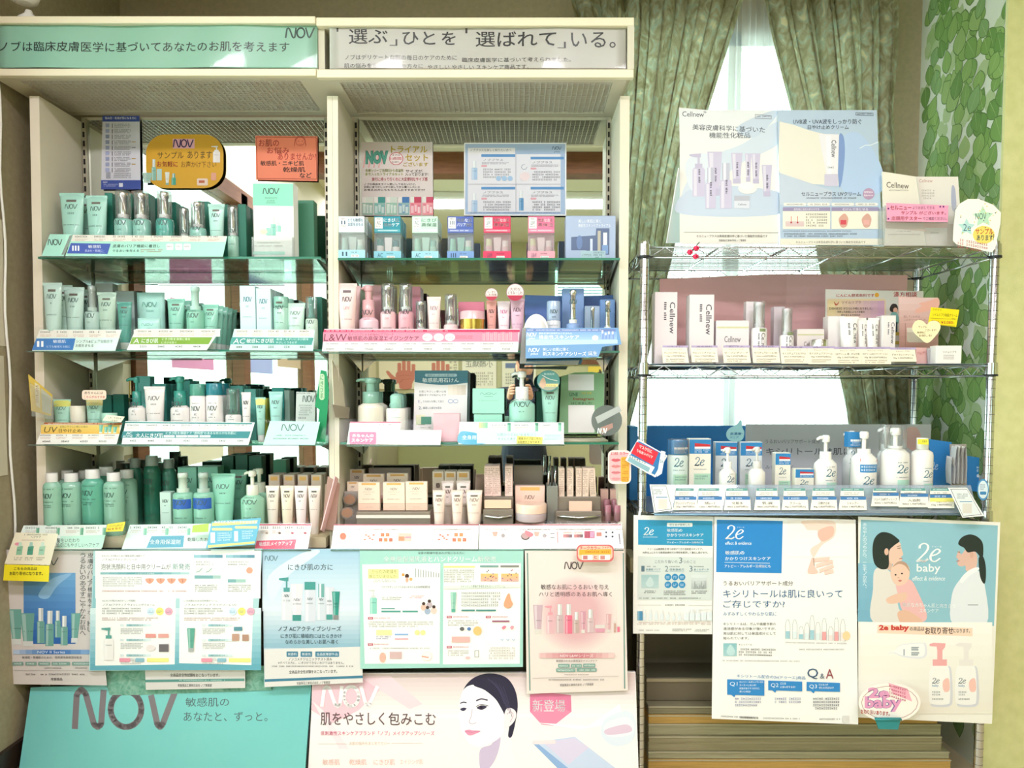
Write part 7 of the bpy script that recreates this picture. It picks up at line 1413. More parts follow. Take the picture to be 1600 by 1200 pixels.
# ================================================================== WIRE RACK: SIGNS
# top shelf posters
def d(pr):
    pr.grad(1062, 172, 1216, 380, '#e6eaee', '#ece8de', 8); pr.k += 1
    for L, c in (([(1066, 300), (1100, 250), (1160, 225), (1216, 190), (1216, 225), (1150, 260), (1100, 310), (1070, 330)], '#cfdbe8'), ([(1066, 305), (1110, 290), (1216, 300), (1216, 335), (1066, 335)], '#c4d2e4'), ([(1150, 200), (1200, 175), (1215, 178), (1180, 215)], '#c8d6e6'), ([(1070, 260), (1090, 240), (1120, 250), (1085, 300)], '#dbe4ee')): pr.c(L, c)
    pr.t('Cellnew', 1066, 174, 1100, 182, '#4a4e58', .004, slope=.03); pr.l([(1099, 175), (1104, 175.5)], .8, '#4a4e58'); pr.l([(1101.5, 173), (1101.5, 178)], .8, '#4a4e58'); pr.l([(1180, 179), (1205, 181), (1205, 186), (1180, 185)], .6, '#5a5e66', closed=True); pr.g(1182, 180.5, 1204, 184, 1, '#5a5e66')
    pr.t('美容皮膚科学に基づいた', 1082, 194, 1195, 203, '#4a525e', .006, slope=.04); pr.t('機能性化粧品', 1108, 207, 1172, 216, '#4a525e', .006)
    L = '#c9c3dc'
    for (k, x0, y0, x1, y1) in (('tube', 1105, 237, 1128, 306), ('tube', 1142, 239, 1160, 287), ('tube', 1164, 240, 1174, 284), ('tube', 1174, 240, 1188, 287), ('tube', 1190, 258, 1206, 307), ('pump', 1082, 240, 1101, 307), ('spray', 1125, 255, 1143, 326), ('spray', 1102, 262, 1118, 326)): ic(pr, k, x0, y0, x1, y1, L, mixh(L, '#b8b0cc', .5), nm=False); x = x1 - (x1 - x0) * .35; pr.gx(x - 4, (y0 + y1) / 2 + 12, x, (y0 + y1) / 2 - 10, '#4a4658') if x1 - x0 > 9 else None
    pr.o(1168, 294, 15, '#e4e6e6', 9.5, 26); pr.o(1166, 291, 12, '#edeeee', 6, 24); pr.r(1147, 306, 1171, 314, '#b8bcc8'); pr.r(1147, 314, 1171, 326, '#d8dce8'); pr.t('Cellnew', 1153, 318, 1166, 321, '#4a4658')
    pr.l([(1068, 363), (1217, 364)], .6, '#8a8a84'); pr.t('セルニュープラスは美容皮膚科学に基づいた機能性化粧品です', 1088, 367, 1199, 371, '#4a4a48'); pr.t('常盤薬品工業株式会社 ノブ事業部', 1123, 374, 1165, 377.5, '#4a4a48')
poster([(1061, 168), (1207, 181), (1218, 383), (1065, 382)], 2.27, 2.25, '#e8eaec', 'pale silky poster of a lilac-white product group on rack top', d, amp=.006, ph=.4, th=.0008)
def d(pr):
    pr.p([(1216, 260), (1218, 190), (1240, 195), (1262, 203), (1290, 210), (1315, 235), (1320, 290), (1270, 288), (1218, 270)], '#e9e6da'); pr.c([(1316, 215), (1345, 210), (1377, 260), (1376, 300), (1320, 300), (1310, 260)], '#b4ccec'); pr.p([(1218, 270), (1300, 298), (1300, 320), (1218, 320)], '#c4d0e0'); pr.k += 1
    pr.c([(1311, 212), (1318, 214), (1320, 240), (1316, 280), (1311, 292), (1309, 260)], '#7f9cd0'); pr.p([(1279, 209), (1311, 210), (1309, 272), (1291, 272)], '#eceaf0'); pr.p([(1290, 212), (1298, 212), (1299, 272), (1293, 272)], '#f8f8fa'); pr.rr(1288, 272, 1309, 291, 1.5, '#cfcadf'); pr.vtx('Cellnew', 1299, 219, 1306.5, 246, '#3f3f50'); pr.g(1293, 260, 1305, 264, 1, '#3f3f50'); pr.l([(1343, 232), (1352, 227), (1360, 227), (1372, 222)], 1.4, '#e6f0fa')
    pr.l([(1337, 176), (1364, 177), (1364, 181), (1337, 180)], .6, '#4a525e', closed=True); pr.g(1339, 177, 1363, 180, 1, '#4a525e'); pr.t('UVB波・UVA波をしっかり防ぐ', 1239, 186, 1346, 194, '#3f4a58', .006); pr.t('日やけ止めクリーム', 1262, 195.5, 1326, 202, '#3f4a58', .006)
    pr.t('セルニュープラス UVクリーム', 1252, 299.5, 1345, 306.5, '#4a4a58', .01); pr.g(1260, 308, 1338, 311.5, 1, '#5a5a66'); pr.o(1357, 303, 9, '#b89ab8', 9); pr.t('SPF50+', 1350, 299, 1364, 302, '#f4ecf4', .01); pr.t('PA++++', 1350, 304, 1364, 307, '#f4ecf4', .01)
    for i, x in enumerate((1224, 1261, 1299, 1336)): pr.rr(x, 317, x + 35.5, 322, 2.2, '#e9e8e4'); pr.g(x + 5, 318, x + 31, 321.2, 1, '#5a5a66')
    for x, s_ in ((1223, '基剤時に浸透力が大切です'), (1299, '石けんで落とせる')): pr.r(x, 324, x + 74, 358, '#f0ecdc'); pr.r(x, 324, x + 74, 330, '#9a90b4'); pr.t(s_, x + 17, 325.4, x + 57, 329, '#f4f2fa', .006)
    pr.r(1227, 346, 1256, 354, '#dcc4c4'); pr.l([(1236, 338), (1236, 347)], 1, '#d06a5c'); pr.l([(1246, 338), (1246, 347)], 1, '#d06a5c'); pr.o(1236, 348, 1.4, '#b0303c'); pr.o(1246, 348, 1.4, '#b0303c'); pr.g(1259, 333, 1294, 355, 5, '#6a6460')
    for x, c in ((1318, '#d8505c'), (1354, '#e8b0a8')): pr.c([(x - 8, 344), (x - 4, 337), (x + 2, 334), (x + 7, 341), (x + 6, 350), (x + 3, 355), (x - 4, 355)], '#d8a898'); pr.r(x - 5, 344, x + 4, 351, c)
    pr.g(1223, 360, 1330, 362.5, 1, '#6a7484'); pr.g(1225, 364, 1340, 371, 2, '#5a6474'); pr.r(1219, 373, 1378, 383, '#ece8d8'); pr.t('セルニュープラスは美容皮膚科学に基づいた機能性化粧品です', 1243, 376.5, 1352, 380.5, '#4a4a48')
poster([(1215, 172), (1370, 172), (1379, 384), (1219, 383)], 2.26, 2.24, '#b7cbe0', 'blue poster with a single white sun-cream tube on rack top', d, amp=.004, ph=2, th=.0008)
zt = SH['W1']
o, pl = cardang([(1061, 262), (1064, 280), (1063, 380), (1042, 380)], (2.24, 2.3), '#dfe0e4', 'narrow leaflet peeking out left of the silky poster')
def lf(pts, label, draw, Y, col='#efe9dc', th=.006): return card(pts, Y, col, label, draw, 'leaflet', 'leaflet', 'leaflets', th=th, tl=.01)
def d(pr): pr.t('Cellnew', 1385, 284, 1420, 293, '#5a5048', .004, slope=.06); pr.g(1389, 296, 1420, 299, 1, '#8a8478'); pr.q((1384, 346), (1440, 346), (1448, 362), (1384, 356), '#e0c8b8'); pr.g(1388, 365, 1438, 368, 1, '#8a8478'); pr.g(1401, 360, 1424, 362.5, 1, '#8a8478')
lf([(1379, 268), (1431, 276), (1447, 384), (1382, 384)], 'cream leaflet stack with serif heading beside the sun-cream poster', d, 2.22)
def d(pr): pr.t('Cellnew', 1436, 280, 1457, 285, '#c89a9a'); pr.g(1440, 296, 1460, 312, 4, '#a8a49c'); pr.c([(1487, 292), (1490, 290), (1493, 300), (1494, 328), (1488, 328), (1486, 310)], '#b4b8d0'); pr.q((1440, 348), (1482, 348), (1480, 356), (1443, 356), '#ecc0b4'); pr.g(1454, 362, 1468, 366, 1, '#9a948c'); pr.grad(1480, 350, 1502, 382, '#d8c4bc', '#e8dcd4', 4)
lf([(1432, 276), (1497, 276), (1504, 384), (1448, 384)], 'white leaflet stack with a pale purple tube picture, on rack top', d, 2.235, '#f0eae4')
mb = MB(); a, b_ = at(1382, 322, 2.205), at(1500, 384, 2.205); mb.box(a.x, 2.2, zt, b_.x, 2.2015, a.z, CLEAR2); mb.box(a.x, 2.2015, zt, a.x + .0015, 2.27, a.z, CLEAR2); mb.box(b_.x - .0015, 2.2015, zt, b_.x, 2.27, a.z, CLEAR2); tag(mb.done('clear_pocket'), 'clear leaflet pocket standing at the right of rack top', 'leaflet holder')
def d(pr):
    R_ = '#b0303c'; pr.t('セルニュー', 1391, 321, 1424, 328, R_, .045); pr.t('よりお試しできる', 1426, 322, 1460, 327, '#8a2c5c', .005); pr.t('サンプル', 1408, 329.5, 1433, 335.5, R_, .035); pr.t('がございます。', 1436, 330, 1478, 335.5, R_, .015); pr.t('店頭用テスター', 1393, 338, 1440, 344.5, R_, .03); pr.t('でご確認ください。', 1442, 339, 1479, 344, '#7a2c4c', .008)
    for x, y in ((1388, 326), (1388, 342), (1469, 323), (1474, 323)): pr.o(x, y, 1.6, '#7a2c7c', n=6)
card([(1385, 317), (1482, 321), (1481, 347), (1386, 346)], 2.196, '#f6a8c8', 'pink handwritten sample tag on the clear leaflet pocket', d, 'handwritten_tag', 'tag')
def star(pr, cx, cy, r, col, a0=0): pr.p([(cx + (r if i % 2 == 0 else r * .5) * math.cos(a0 + i * math.pi / 5), cy + (r if i % 2 == 0 else r * .5) * math.sin(a0 + i * math.pi / 5)) for i in range(10)], col)
def d(pr):
    star(pr, 1536, 339, 17, '#c4e8cc', -.35); star(pr, 1510, 355, 14, '#bce4e0', -.3); pr.o(1537, 367, 17, '#f8e070', 14); pr.t('NOV', 1524, 333, 1541, 343, '#2f5a5a'); pr.t('2e', 1505, 350, 1517, 361, '#3f6a84'); pr.t('サンプル', 1524, 357, 1552, 366, '#c04838', .02); pr.t('あります!', 1526, 367, 1553, 376, '#3a4a54', .02); pr.g(1496, 372, 1545, 388, 3, '#c05a5c', slope=.18)
    for _ in range(26): pr.o(1500 + rnd.random() * 58, 318 + rnd.random() * 50, .9, rnd.choice(('#333a4a', '#e8d24c', '#e8d24c')), n=6)
card([(1500, 318), (1512, 311), (1530, 311), (1552, 320), (1564, 332), (1563, 350), (1555, 388), (1550, 394), (1543, 393), (1495, 382), (1489, 376), (1490, 355), (1493, 328)], 2.165, '#fdfcf4', 'white rounded tag with star prints clipped to the rack post', d, 'handwritten_tag', 'tag')
t = empty('artificial_flower', at(1087, 404, 2.185)); tag(t, 'three small bright pink artificial flowers on the top rack rail', 'flowers')
for i, (x, y) in enumerate(((1078, 394), (1088, 388), (1087, 401))):
    c = at(x, y, 2.18); mb = MB(); n = 12; r = .0085; mb.lathe([(r * .5, c.z - r * .8), (r, c.z - r * .2), (r, c.z + r * .4), (r * .5, c.z + r * .8)], M('#ee2c5c', .6), n=14, cx=c.x, cy=c.y); kids(t, mb.done('flower', t)); mb = MB(); mb.tube([(c.x, c.y - r, c.z), (c.x, c.y - r - .002, c.z)], .002, M('#8a1c34', .6), 8); kids(t, mb.done('flower_centre', t))
mb = MB(); c = at(1084, 390, 2.19); mb.tube([at(1076, 398, 2.19), at(1085, 388, 2.19), at(1093, 378, 2.19)], [.001, .003, .001], M('#4a6a44', .6), 6); kids(t, mb.done('leaf', t))
# middle shelf
def panel(pts, Y, col, label, th=.004, mat=None): return card(pts, Y, col, label, None, 'backdrop_panel', 'panel', th=th, mat=mat)
PKB = '#e6b0b2'
for (pts, Y0, Y1, lab) in (([(1031, 436), (1188, 429), (1188, 590), (1031, 590)], 2.44, 2.50, 'left leaf of the folding pink backdrop'), ([(1188, 429), (1229, 428), (1229, 590), (1188, 590)], 2.50, 2.51, 'narrow middle leaf of the folding pink backdrop'), ([(1229, 428), (1418, 430), (1418, 590), (1229, 590)], 2.51, 2.47, 'right leaf of the folding pink backdrop')):
    pl = Pl((pts[0][0], 500, Y0), (pts[1][0], 500, Y1), (pts[0][0], 590, Y0)); zb = SH['W2']
    a, b_ = at(pts[0][0], pts[0][1], Y0), at(pts[1][0], pts[1][1], Y1); mb = MB(); p = [(a.x, Y0, a.z), (b_.x, Y1, b_.z), (b_.x, Y1, zb), (a.x, Y0, zb)]
    mb.hexa(p + [(x, y + .004, z) for x, y, z in p], M(PKB, .5)); tag(mb.done('backdrop_panel'), lab + ' on the middle rack shelf', 'panel', 'backdrop panels')
def d(pr):
    pr.t('にんにん酵素飲料です', 1307, 459, 1366, 464, '#b0402c', .04); pr.o(1370, 461, 3.4, '#e8a830'); pr.rr(1292, 467, 1384, 545, 4, '#e8cfa8'); pr.grad(1294, 470, 1382, 545, '#ecd6a0', '#cfa4c4', 8, True); pr.c([(1303, 471), (1307, 475), (1311, 471), (1309, 476), (1305, 477)], '#c05a44'); pr.t('ソイムリブラ', 1315, 470, 1345, 474.5, '#8a5a54', .008)
    pr.t('【3倍の配合】がさらに手軽になりました。', 1296, 480, 1363, 484, '#4a3a34', .02); pr.t('発酵と乳酸菌による大容量の', 1308, 485.5, 1351, 489, '#4a3a34', .02); pr.t('薬を超える効果目の', 1314, 490.5, 1344, 494, '#4a3a34', .02)
    pr.t('漢方相談', 1396, 456, 1433, 464, '#c02c30', .025); pr.c([(1390, 482), (1394, 475), (1401, 476), (1403, 484), (1400, 488), (1392, 487)], '#2c2420'); pr.o(1399, 485, 3.5, '#ecb8a0', 4.5); pr.c([(1392, 490), (1400, 488), (1404, 496), (1403, 506), (1391, 506)], '#7fb4b0'); pr.r(1394, 503, 1402, 520, '#3a4a5a')
    for y in (519, 533): pr.r(1394, y, 1406, y + 5, '#c8b04c')
card([(1290, 452), (1443, 455), (1441, 572), (1289, 572)], 2.40, '#dcd8d0', 'illustrated herbal consultation sign behind the tubes', d, 'display_card', 'sign', 'display cards', th=.003)
def d(pr):
    pr.grad(1405, 465, 1466, 545, '#e4c4c0', '#c89a90', 8); pr.c([(1466, 466), (1466, 480), (1445, 487), (1432, 489), (1431, 484), (1440, 478), (1436, 474), (1452, 470)], '#e8b0a0'); pr.t('探していたのは', 1412, 493, 1437, 496.5, '#8a5a54'); pr.t('このクリームでした。', 1412, 498, 1448, 501.5, '#8a5a54'); pr.rr(1417, 512, 1452, 535, 4, '#cfcaba'); pr.r(1417, 512, 1452, 519, '#e2dccc'); pr.r(1414, 505, 1415, 540, '#b08880')
card([(1404, 463), (1466, 466), (1466, 547), (1407, 542)], 2.30, '#dcb4ac', 'dusty pink cream poster at the right of the middle shelf', d, 'display_card', 'sign', 'display cards', th=.003)
def d(pr): pr.t('クダモラ', 1457, 482, 1471, 485, '#6a5a10', slope=.05); pr.t('ソイムリブラ高級クリーム', 1457, 489, 1496, 494, '#6a5a10', .005, slope=.04); pr.t('50g', 1487, 497, 1493, 500, '#6a5a10'); pr.t('税込 ¥3,080-', 1455, 500, 1491, 506, '#c0541c', .01, slope=.03); pr.l([(1454, 497), (1490, 499)], .5, '#8a6a10'); pr.l([(1452, 507.5), (1492, 509.5)], .6, '#8a6a10')
card([(1455, 480), (1499, 484), (1494, 511), (1450, 506)], 2.23, '#f8e418', 'bright yellow handwritten price tag', d, 'price_tag', 'tag')
def d(pr): pr.t('サンプル', 1435, 509, 1448, 512.5, '#8a4a20', .005); pr.t('ございます!', 1445, 514, 1463, 517.5, '#8a4a20', .005); pr.t('敏感肌に', 1433, 518, 1446, 521, '#8a4a20', .005); pr.t('お試しを!', 1436, 522.5, 1456, 526, '#8a4a20', .005)
card([(x, y) for x, y in smc([(1448, 507), (1441, 501), (1432, 501), (1426, 509), (1427, 518), (1437, 528), (1449, 536), (1461, 526), (1469, 514), (1468, 505), (1460, 501), (1452, 503)], 4)], 2.22, '#f8f0c4', 'pale yellow heart-shaped handwritten tag', d, 'heart_tag', 'tag')
for i, (x0, x1, yt, yb, tp, tx, pr_) in enumerate(((1035, 1075, 540, 567, 'メイク落とし(顔・落とし)', 'クレンジングオイルジェル', '110g 2,750円(税込)'), (1080, 1121, 540, 566, '泡洗顔料', 'ウォッシングフォーム', '150ml 2,750円(税込)'), (1130, 1172, 540, 567, '石けん', 'ピーリングソープ', '90g 2,420円(税込)'), (1176, 1218, 540, 567, '保湿化粧水', 'モイスチュアローションEX', '120ml 4,400円(税込)'), (1220, 1262, 541, 568, '保湿乳液', 'モイスチュアミルク912', '80ml 4,400円(税込)'),
     (1262, 1304, 541, 569, '保湿クリーム', 'モイスチュアクリーム', '30g 4,400円(税込)'), (1303, 1346, 542, 569, '日やけ止めクリーム', 'UVクリーム 顔・からだ用', '35g 3,300円(税込)'), (1345, 1391, 542, 569, '日やけ止め・ファンデーション', 'UVクリーム(EX)ファンデーション', '30g 各3,520円(税込)'), (1391, 1431, 543, 565, 'デオドラントクリーム', 'デオドラントクリーム', '30g 2,200円(税込)'))):
    def d(pr, x0=x0, x1=x1, yt=yt, yb=yb, tp=tp, tx=tx, pr_=pr_):
        w = x1 - x0; pr.r(x0, yt, x1, yt + 3.4, '#b4a4c8'); pr.t(tp, x0 + w * .2, yt + .5, x1 - w * .2, yt + 3, '#4a3a5a'); pr.t('セルニュープラス', x0 + w * .22, yt + 4.5, x1 - w * .25, yt + 7, '#5a4a4a'); pr.t(tx, x0 + w * .06, yt + 9.5, x1 - w * .08, yt + 13, '#4a3a3a', .01); pr.t(pr_, x0 + w * .12, yt + 15, x1 - w * .12, yt + 18.2, '#4a3a3a', .008)
        if yb - yt > 24: pr.g(x0 + w * .15, yt + 20, x1 - w * .1, yt + 26, 2, '#6a5a5a')
    card([(x0 - 1, yt), (x1 - 2, yt), (x1 + 1.5, yb), (x0 + 1, yb)], 2.18, '#f4ecd4', 'cream and lilac price card, %s from left on rack middle shelf' % ORD[i], d, 'price_card', 'card', 'price cards on the rack', tl=.012)
a, b_ = at(1463, 540, 2.20), at(1502, 569, 2.20)
t = empty('product_box', ((a.x + b_.x) / 2, 2.22, SH['W2'])); tag(t, 'small plain white carton at the right end of the middle shelf', 'box')
mb = MB(); mb.box(a.x, 2.20, SH['W2'], b_.x, 2.235, a.z, M('#f4f2ee', .45), .001); kids(t, mb.done('carton', t)); pr = Pr(flat(2.20)); pr.t('ソイムリブラ', 1473, 548, 1494, 552, '#5a4a4a', .006); pr.g(1474, 554, 1492, 562, 3, '#8a7a7a'); pr.out(t)
card([(1431, 543), (1448, 543), (1449, 569), (1432, 569)], 2.24, '#e8b8b4', 'pink small pouch standing behind the last price card', lambda pr: pr.t('ソイムリブラ', 1433, 549, 1446, 554, '#b03c40', .02), 'sample_pouch', 'pouch', 'sample pouches', th=.004)
card([(1449, 544), (1463, 544), (1463, 569), (1450, 569)], 2.23, '#b4b0b4', 'silver small pouch left of the white carton', lambda pr: pr.g(1451, 547, 1461, 566, 6, '#8a868a'), 'sample_pouch', 'pouch', 'sample pouches', th=.004)
# ---- lower shelf
YP = 2.52
a, b_ = at(1008, 665, YP), at(1165, 665, YP); c = at(1455, 663, YP); zb = SH['W3']
mb = MB(); mb.box(a.x, YP, zb, b_.x, YP + .004, a.z, M('#1f7ec8', .45)); tag(mb.done('backdrop_panel'), 'plain blue backdrop panel at the left of the lower rack shelf', 'panel', 'backdrop panels')
mb = MB(); mb.box(b_.x + .001, YP, zb, c.x, YP + .004, c.z, M('#c9cbd0', .4)); o = mb.done('backdrop_panel'); tag(o, 'grey backdrop panel with xylitol lettering behind the pump bottles', 'panel', 'backdrop panels')
pr = Pr(flat(YP)); pr.t('うるおいバリアサポート成分', 1196, 686.5, 1281, 693, '#5f6670'); pr.t('キシリトールは肌に', 1197, 700, 1330, 711, '#5a626e', .006); pr.t('みずみずしく', 1196, 727, 1240, 733, '#6a727c'); pr.c([(1412, 672), (1432, 668), (1440, 690), (1430, 705), (1414, 695)], '#e0b8b4'); pr.out(o)
pr = None
def d(pr): pr.g(1155, 676, 1162, 679, 1, '#2f6a8a'); pr.t('高濃度', 1141, 675.5, 1158, 680, '#2a6c9c', .01); pr.t('バリア', 1140, 681.5, 1154, 685.5, '#2a6c9c', .01)
card([(x, y) for x, y in smc([(1158, 656), (1160, 668), (1163, 675), (1161, 685), (1154, 690), (1144, 690), (1136, 684), (1135, 676), (1140, 669), (1150, 664)], 4)], 2.30, '#7fb0b8', 'teal drop-shaped tag above the foam pumps', d, 'drop_tag', 'tag')
def d(pr):
    pr.p([(995, 690), (1029, 707), (1020, 727), (986, 708)], '#e02c40'); pr.t('マスク顔に', 999, 694, 1019, 700, '#fbecee', .02, slope=.45); pr.t('うるおいバリア', 995, 703 - 2, 1020, 706, '#fbecee', .02, slope=.45); pr.g(983, 710, 1010, 716, 1, '#4a5a6a', slope=.45); pr.p([(983, 714), (1016, 731), (1013, 738), (980, 720)], '#8fb8c4'); pr.p([(1033, 704), (1040, 706), (1034, 740), (1026, 745)], '#e8f0f6'); pr.t('2e', 1031, 718, 1036, 723, '#3a6f86')
o = card([(997, 686), (1043, 712), (1024, 746), (977, 719)], 2.13, '#f8fafa', 'tilted red, white and blue mask-care tag on the left post', None, 'hanging_tag', 'tag')
pl = tilt(719, 2.1285, 746, 2.1285); pr = Pr(lambda x, y, off: pl(x, y, off)); pr.p([(998, 689), (1040, 712), (1023, 742), (980, 719)], '#2f7ab8'); pr.p([(985, 711), (1023, 730), (1016, 742), (978, 720)], '#f4f8f8'); d(pr); pr.out(o)
# price rail cards
RL = [(1052, 1090, 'クレンジングジェル', '150g 1,980円(税込)'), (1088, 1130, '洗顔ムース', '120ml 1,980円(税込)'), (1131, 1174, '化粧水', '140ml 2,200円(税込)'), (1178, 1220, '乳液', '140ml 2,420円(税込)'), (1221, 1264, 'クリーム', '30g 2,750円(税込)'), (1266, 1309, '日焼け止め', '40g 2,420円(税込)'), (1310, 1355, 'シャンプー', '350ml 1,980円(税込)'), (1361, 1406, 'フェイス&ボディソープ', '420ml 1,760円(税込)'), (1404, 1452, '入浴剤', '420ml 1,760円(税込)'), (1450, 1492, '保湿ミルク', '150g 1,980円(税込)')]
mb = MB(); plr = tilt(760, 2.17, 803, 2.13); q = [(1036, 757), (1517, 758), (1528, 803), (1022, 803)]; mb.hexa([plr(x, y, -.001) for x, y in q] + [plr(x, y, -.003) for x, y in q], clear('#e8f2fa', .9, .25, '#dfe8f0')); rail = mb.done('price_rail'); tag(rail, 'long slanted clear price rail along the lower rack shelf front', 'price rail')
mb = MB(); mb.tube([plr(1022, 804, .001), plr(1528, 804, .001)], .0035, M('#7f9cb8', .2, .3), 8); e = mb.done('lower_lip', rail); kids(rail, e)
for i, (x0, x1, tx, pr_) in enumerate(RL):
    dy = 0 if i < 7 else -6 + (i - 7) * 1.5
    def d(pr, x0=x0, x1=x1, tx=tx, pr_=pr_, dy=dy):
        w = x1 - x0; pr.r(x0 + 3, 776 + dy, x1 - 2, 781 + dy, '#3f7cb4'); pr.g(x0 + w * .25, 777 + dy, x1 - w * .3, 780.5 + dy, 1, '#eaf2fa'); pr.t(tx, x0 + w * (.1 if len(tx) > 5 else .3), 784 + dy, x1 - w * (.1 if len(tx) > 5 else .3), 788.5 + dy, '#3f3a38', .012); pr.t(pr_, x0 + w * .12, 790 + dy, x1 - w * .12, 794 + dy, '#3f3a38', .01)
        if i == 9: pr.r(x0 + 3, 781 + dy, x1 - 2, 787 + dy, '#f4e87c')
    card([(x0 + 3, 776 + dy), (x1 - 2, 776 + dy), (x1 - .5, 797 + dy), (x0, 797 + dy)], 2.13, '#f4f0e2', 'white and blue price card, %s from left along the clear rail' % ORD[i], d, 'price_card', 'card', 'price cards on the rack', tl=.02)
    def d2(pr, x0=x0, x1=x1, dy=dy): pr.r(x0 + 4, 763, x1 - 6, 767, '#5f9c94'); pr.g(x0 + 8, 763.6, x1 - 12, 766.5, 1, '#e6f4f0'); pr.g(x0 + 9, 769, x1 - 12, 774, 2, '#7a7a74')
    card([(x0 + 4, 763), (x1 - 6, 763), (x1 - 5, 775 + min(dy, 0)), (x0 + 3, 775 + min(dy, 0))], 2.152, '#f2efe4', 'small green-topped shelf card, %s from left above the price cards' % ORD[i], d2, 'shelf_card', 'card', 'small green cards on the rack', tl=.011)
def phone(pts, Y, label, qr):
    cx = sum(p[0] for p in pts) / 4; cy = sum(p[1] for p in pts) / 4; ins = [(cx + (x - cx) * .86, cy + (y - cy) * .92) for x, y in pts]
    def d(pr):
        pr.p(ins, '#35404a'); pr.p([(cx + (x - cx) * .82, cy + (y - cy) * .89) for x, y in pts], '#e8eef0'); u = (pts[1][0] - pts[0][0]) / 2
        pr.g(cx - u * .7 - 3, cy - 14, cx + u * .5 - 3, cy - 5, 3, '#4a5a64'); pr.l([(cx - u * .6, cy - 1), (cx + u * .7, cy - 1)], 1.2, '#4f8ab4'); pr.r(cx - u * .45 + 2, cy + 2, cx + u * .45 + 3, cy + 17, '#dfdcd4')
    card(pts, Y, '#fafbfb', label, d, 'phone_card', 'card')
phone([(1015, 757), (1042, 757), (1053, 797), (1022, 801)], 2.115, 'white phone-shaped card at the left end of the price rail', 0)
phone([(1481, 762), (1511, 762), (1538, 806), (1504, 809)], 2.11, 'white phone-shaped card at the right end of the price rail', 0)
def d(pr): pr.o(1536, 765, 7.5, '#dfeef6', 14); pr.g(1531, 756, 1541, 766, 3, '#4a6a9a'); pr.rr(1531, 768, 1541, 773, 1.5, '#3f8ac0')
card([(1536 + 9 * math.cos(2 * math.pi * i / 28), 765 + 17 * math.sin(2 * math.pi * i / 28)) for i in range(28)], 2.155, '#4f94c8', 'oval white and blue badge on the right rack post', d, 'oval_badge', 'badge')
card([(1452, 686), (1487, 691), (1486, 760), (1456, 760)], 2.34, '#2f86cc', 'blue leaflet behind the round-shouldered bottle', lambda pr: pr.e2(1455, 722, 1466, 734, '#bcd8ec', .09), 'leaflet', 'leaflet', 'leaflets', th=.004)
card([(1511, 712), (1536, 716), (1536, 770), (1511, 766)], 2.42, '#2f86cc', 'blue leaflet at the far right of the lower shelf', lambda pr: (pr.rr(1526, 741, 1535, 746, 2, '#d8e8f4'), pr.g(1526, 728, 1535, 738, 2, '#e8f2fa')), 'leaflet', 'leaflet', 'leaflets', th=.004)
t = empty('leaflet_rack', at(1498, 757, 2.26)); tag(t, 'curved pocket with folded white leaflets on the lower rack shelf', 'leaflet rack')
for i in range(4):
    x = 1487 + i * 6; pts = smc([(x, 757), (x - 1, 735), (x + 1, 706 + (8 if i == 0 else 0) - (4 if i == 2 else 0)), (x + 4, 698 + (30 if i == 0 else 0)), (x + 6, 712 + (16 if i == 0 else 0)), (x + 6, 735), (x + 5, 756)], 3, False); mb = MB(); plq = flat(2.24 + .004 * i)
    V = [plq(a, b_, 0) for a, b_ in pts]; W_ = [v + Vector((.012, .05, 0)) for v in V]; n = len(V); mb.add(V + W_, [(k, k + 1, k + 1 + n, k + n) for k in range(n - 1)], M('#f2f0ee', .5), True); kids(t, mb.done('folded_leaflet', t))
mb = MB(); q = [(1484, 694), (1510, 694), (1511, 760), (1486, 760)]; pq = flat(2.30); mb.hexa([pq(x, y, .0) for x, y in q] + [pq(x, y, -.002) for x, y in q], M('#a9a49c', .4)); kids(t, mb.done('pocket_back', t))
def d(pr): pr.r(1434, 686, 1450, 694, '#f0e84c'); pr.g(1441, 688, 1449, 692, 1, '#5a5a30')
card([(1434, 686), (1451, 687), (1451, 695), (1434, 694)], 2.20, '#f0e84c', 'yellow neck tag on the round-shouldered white bottle', d, 'neck_tag', 'tag')
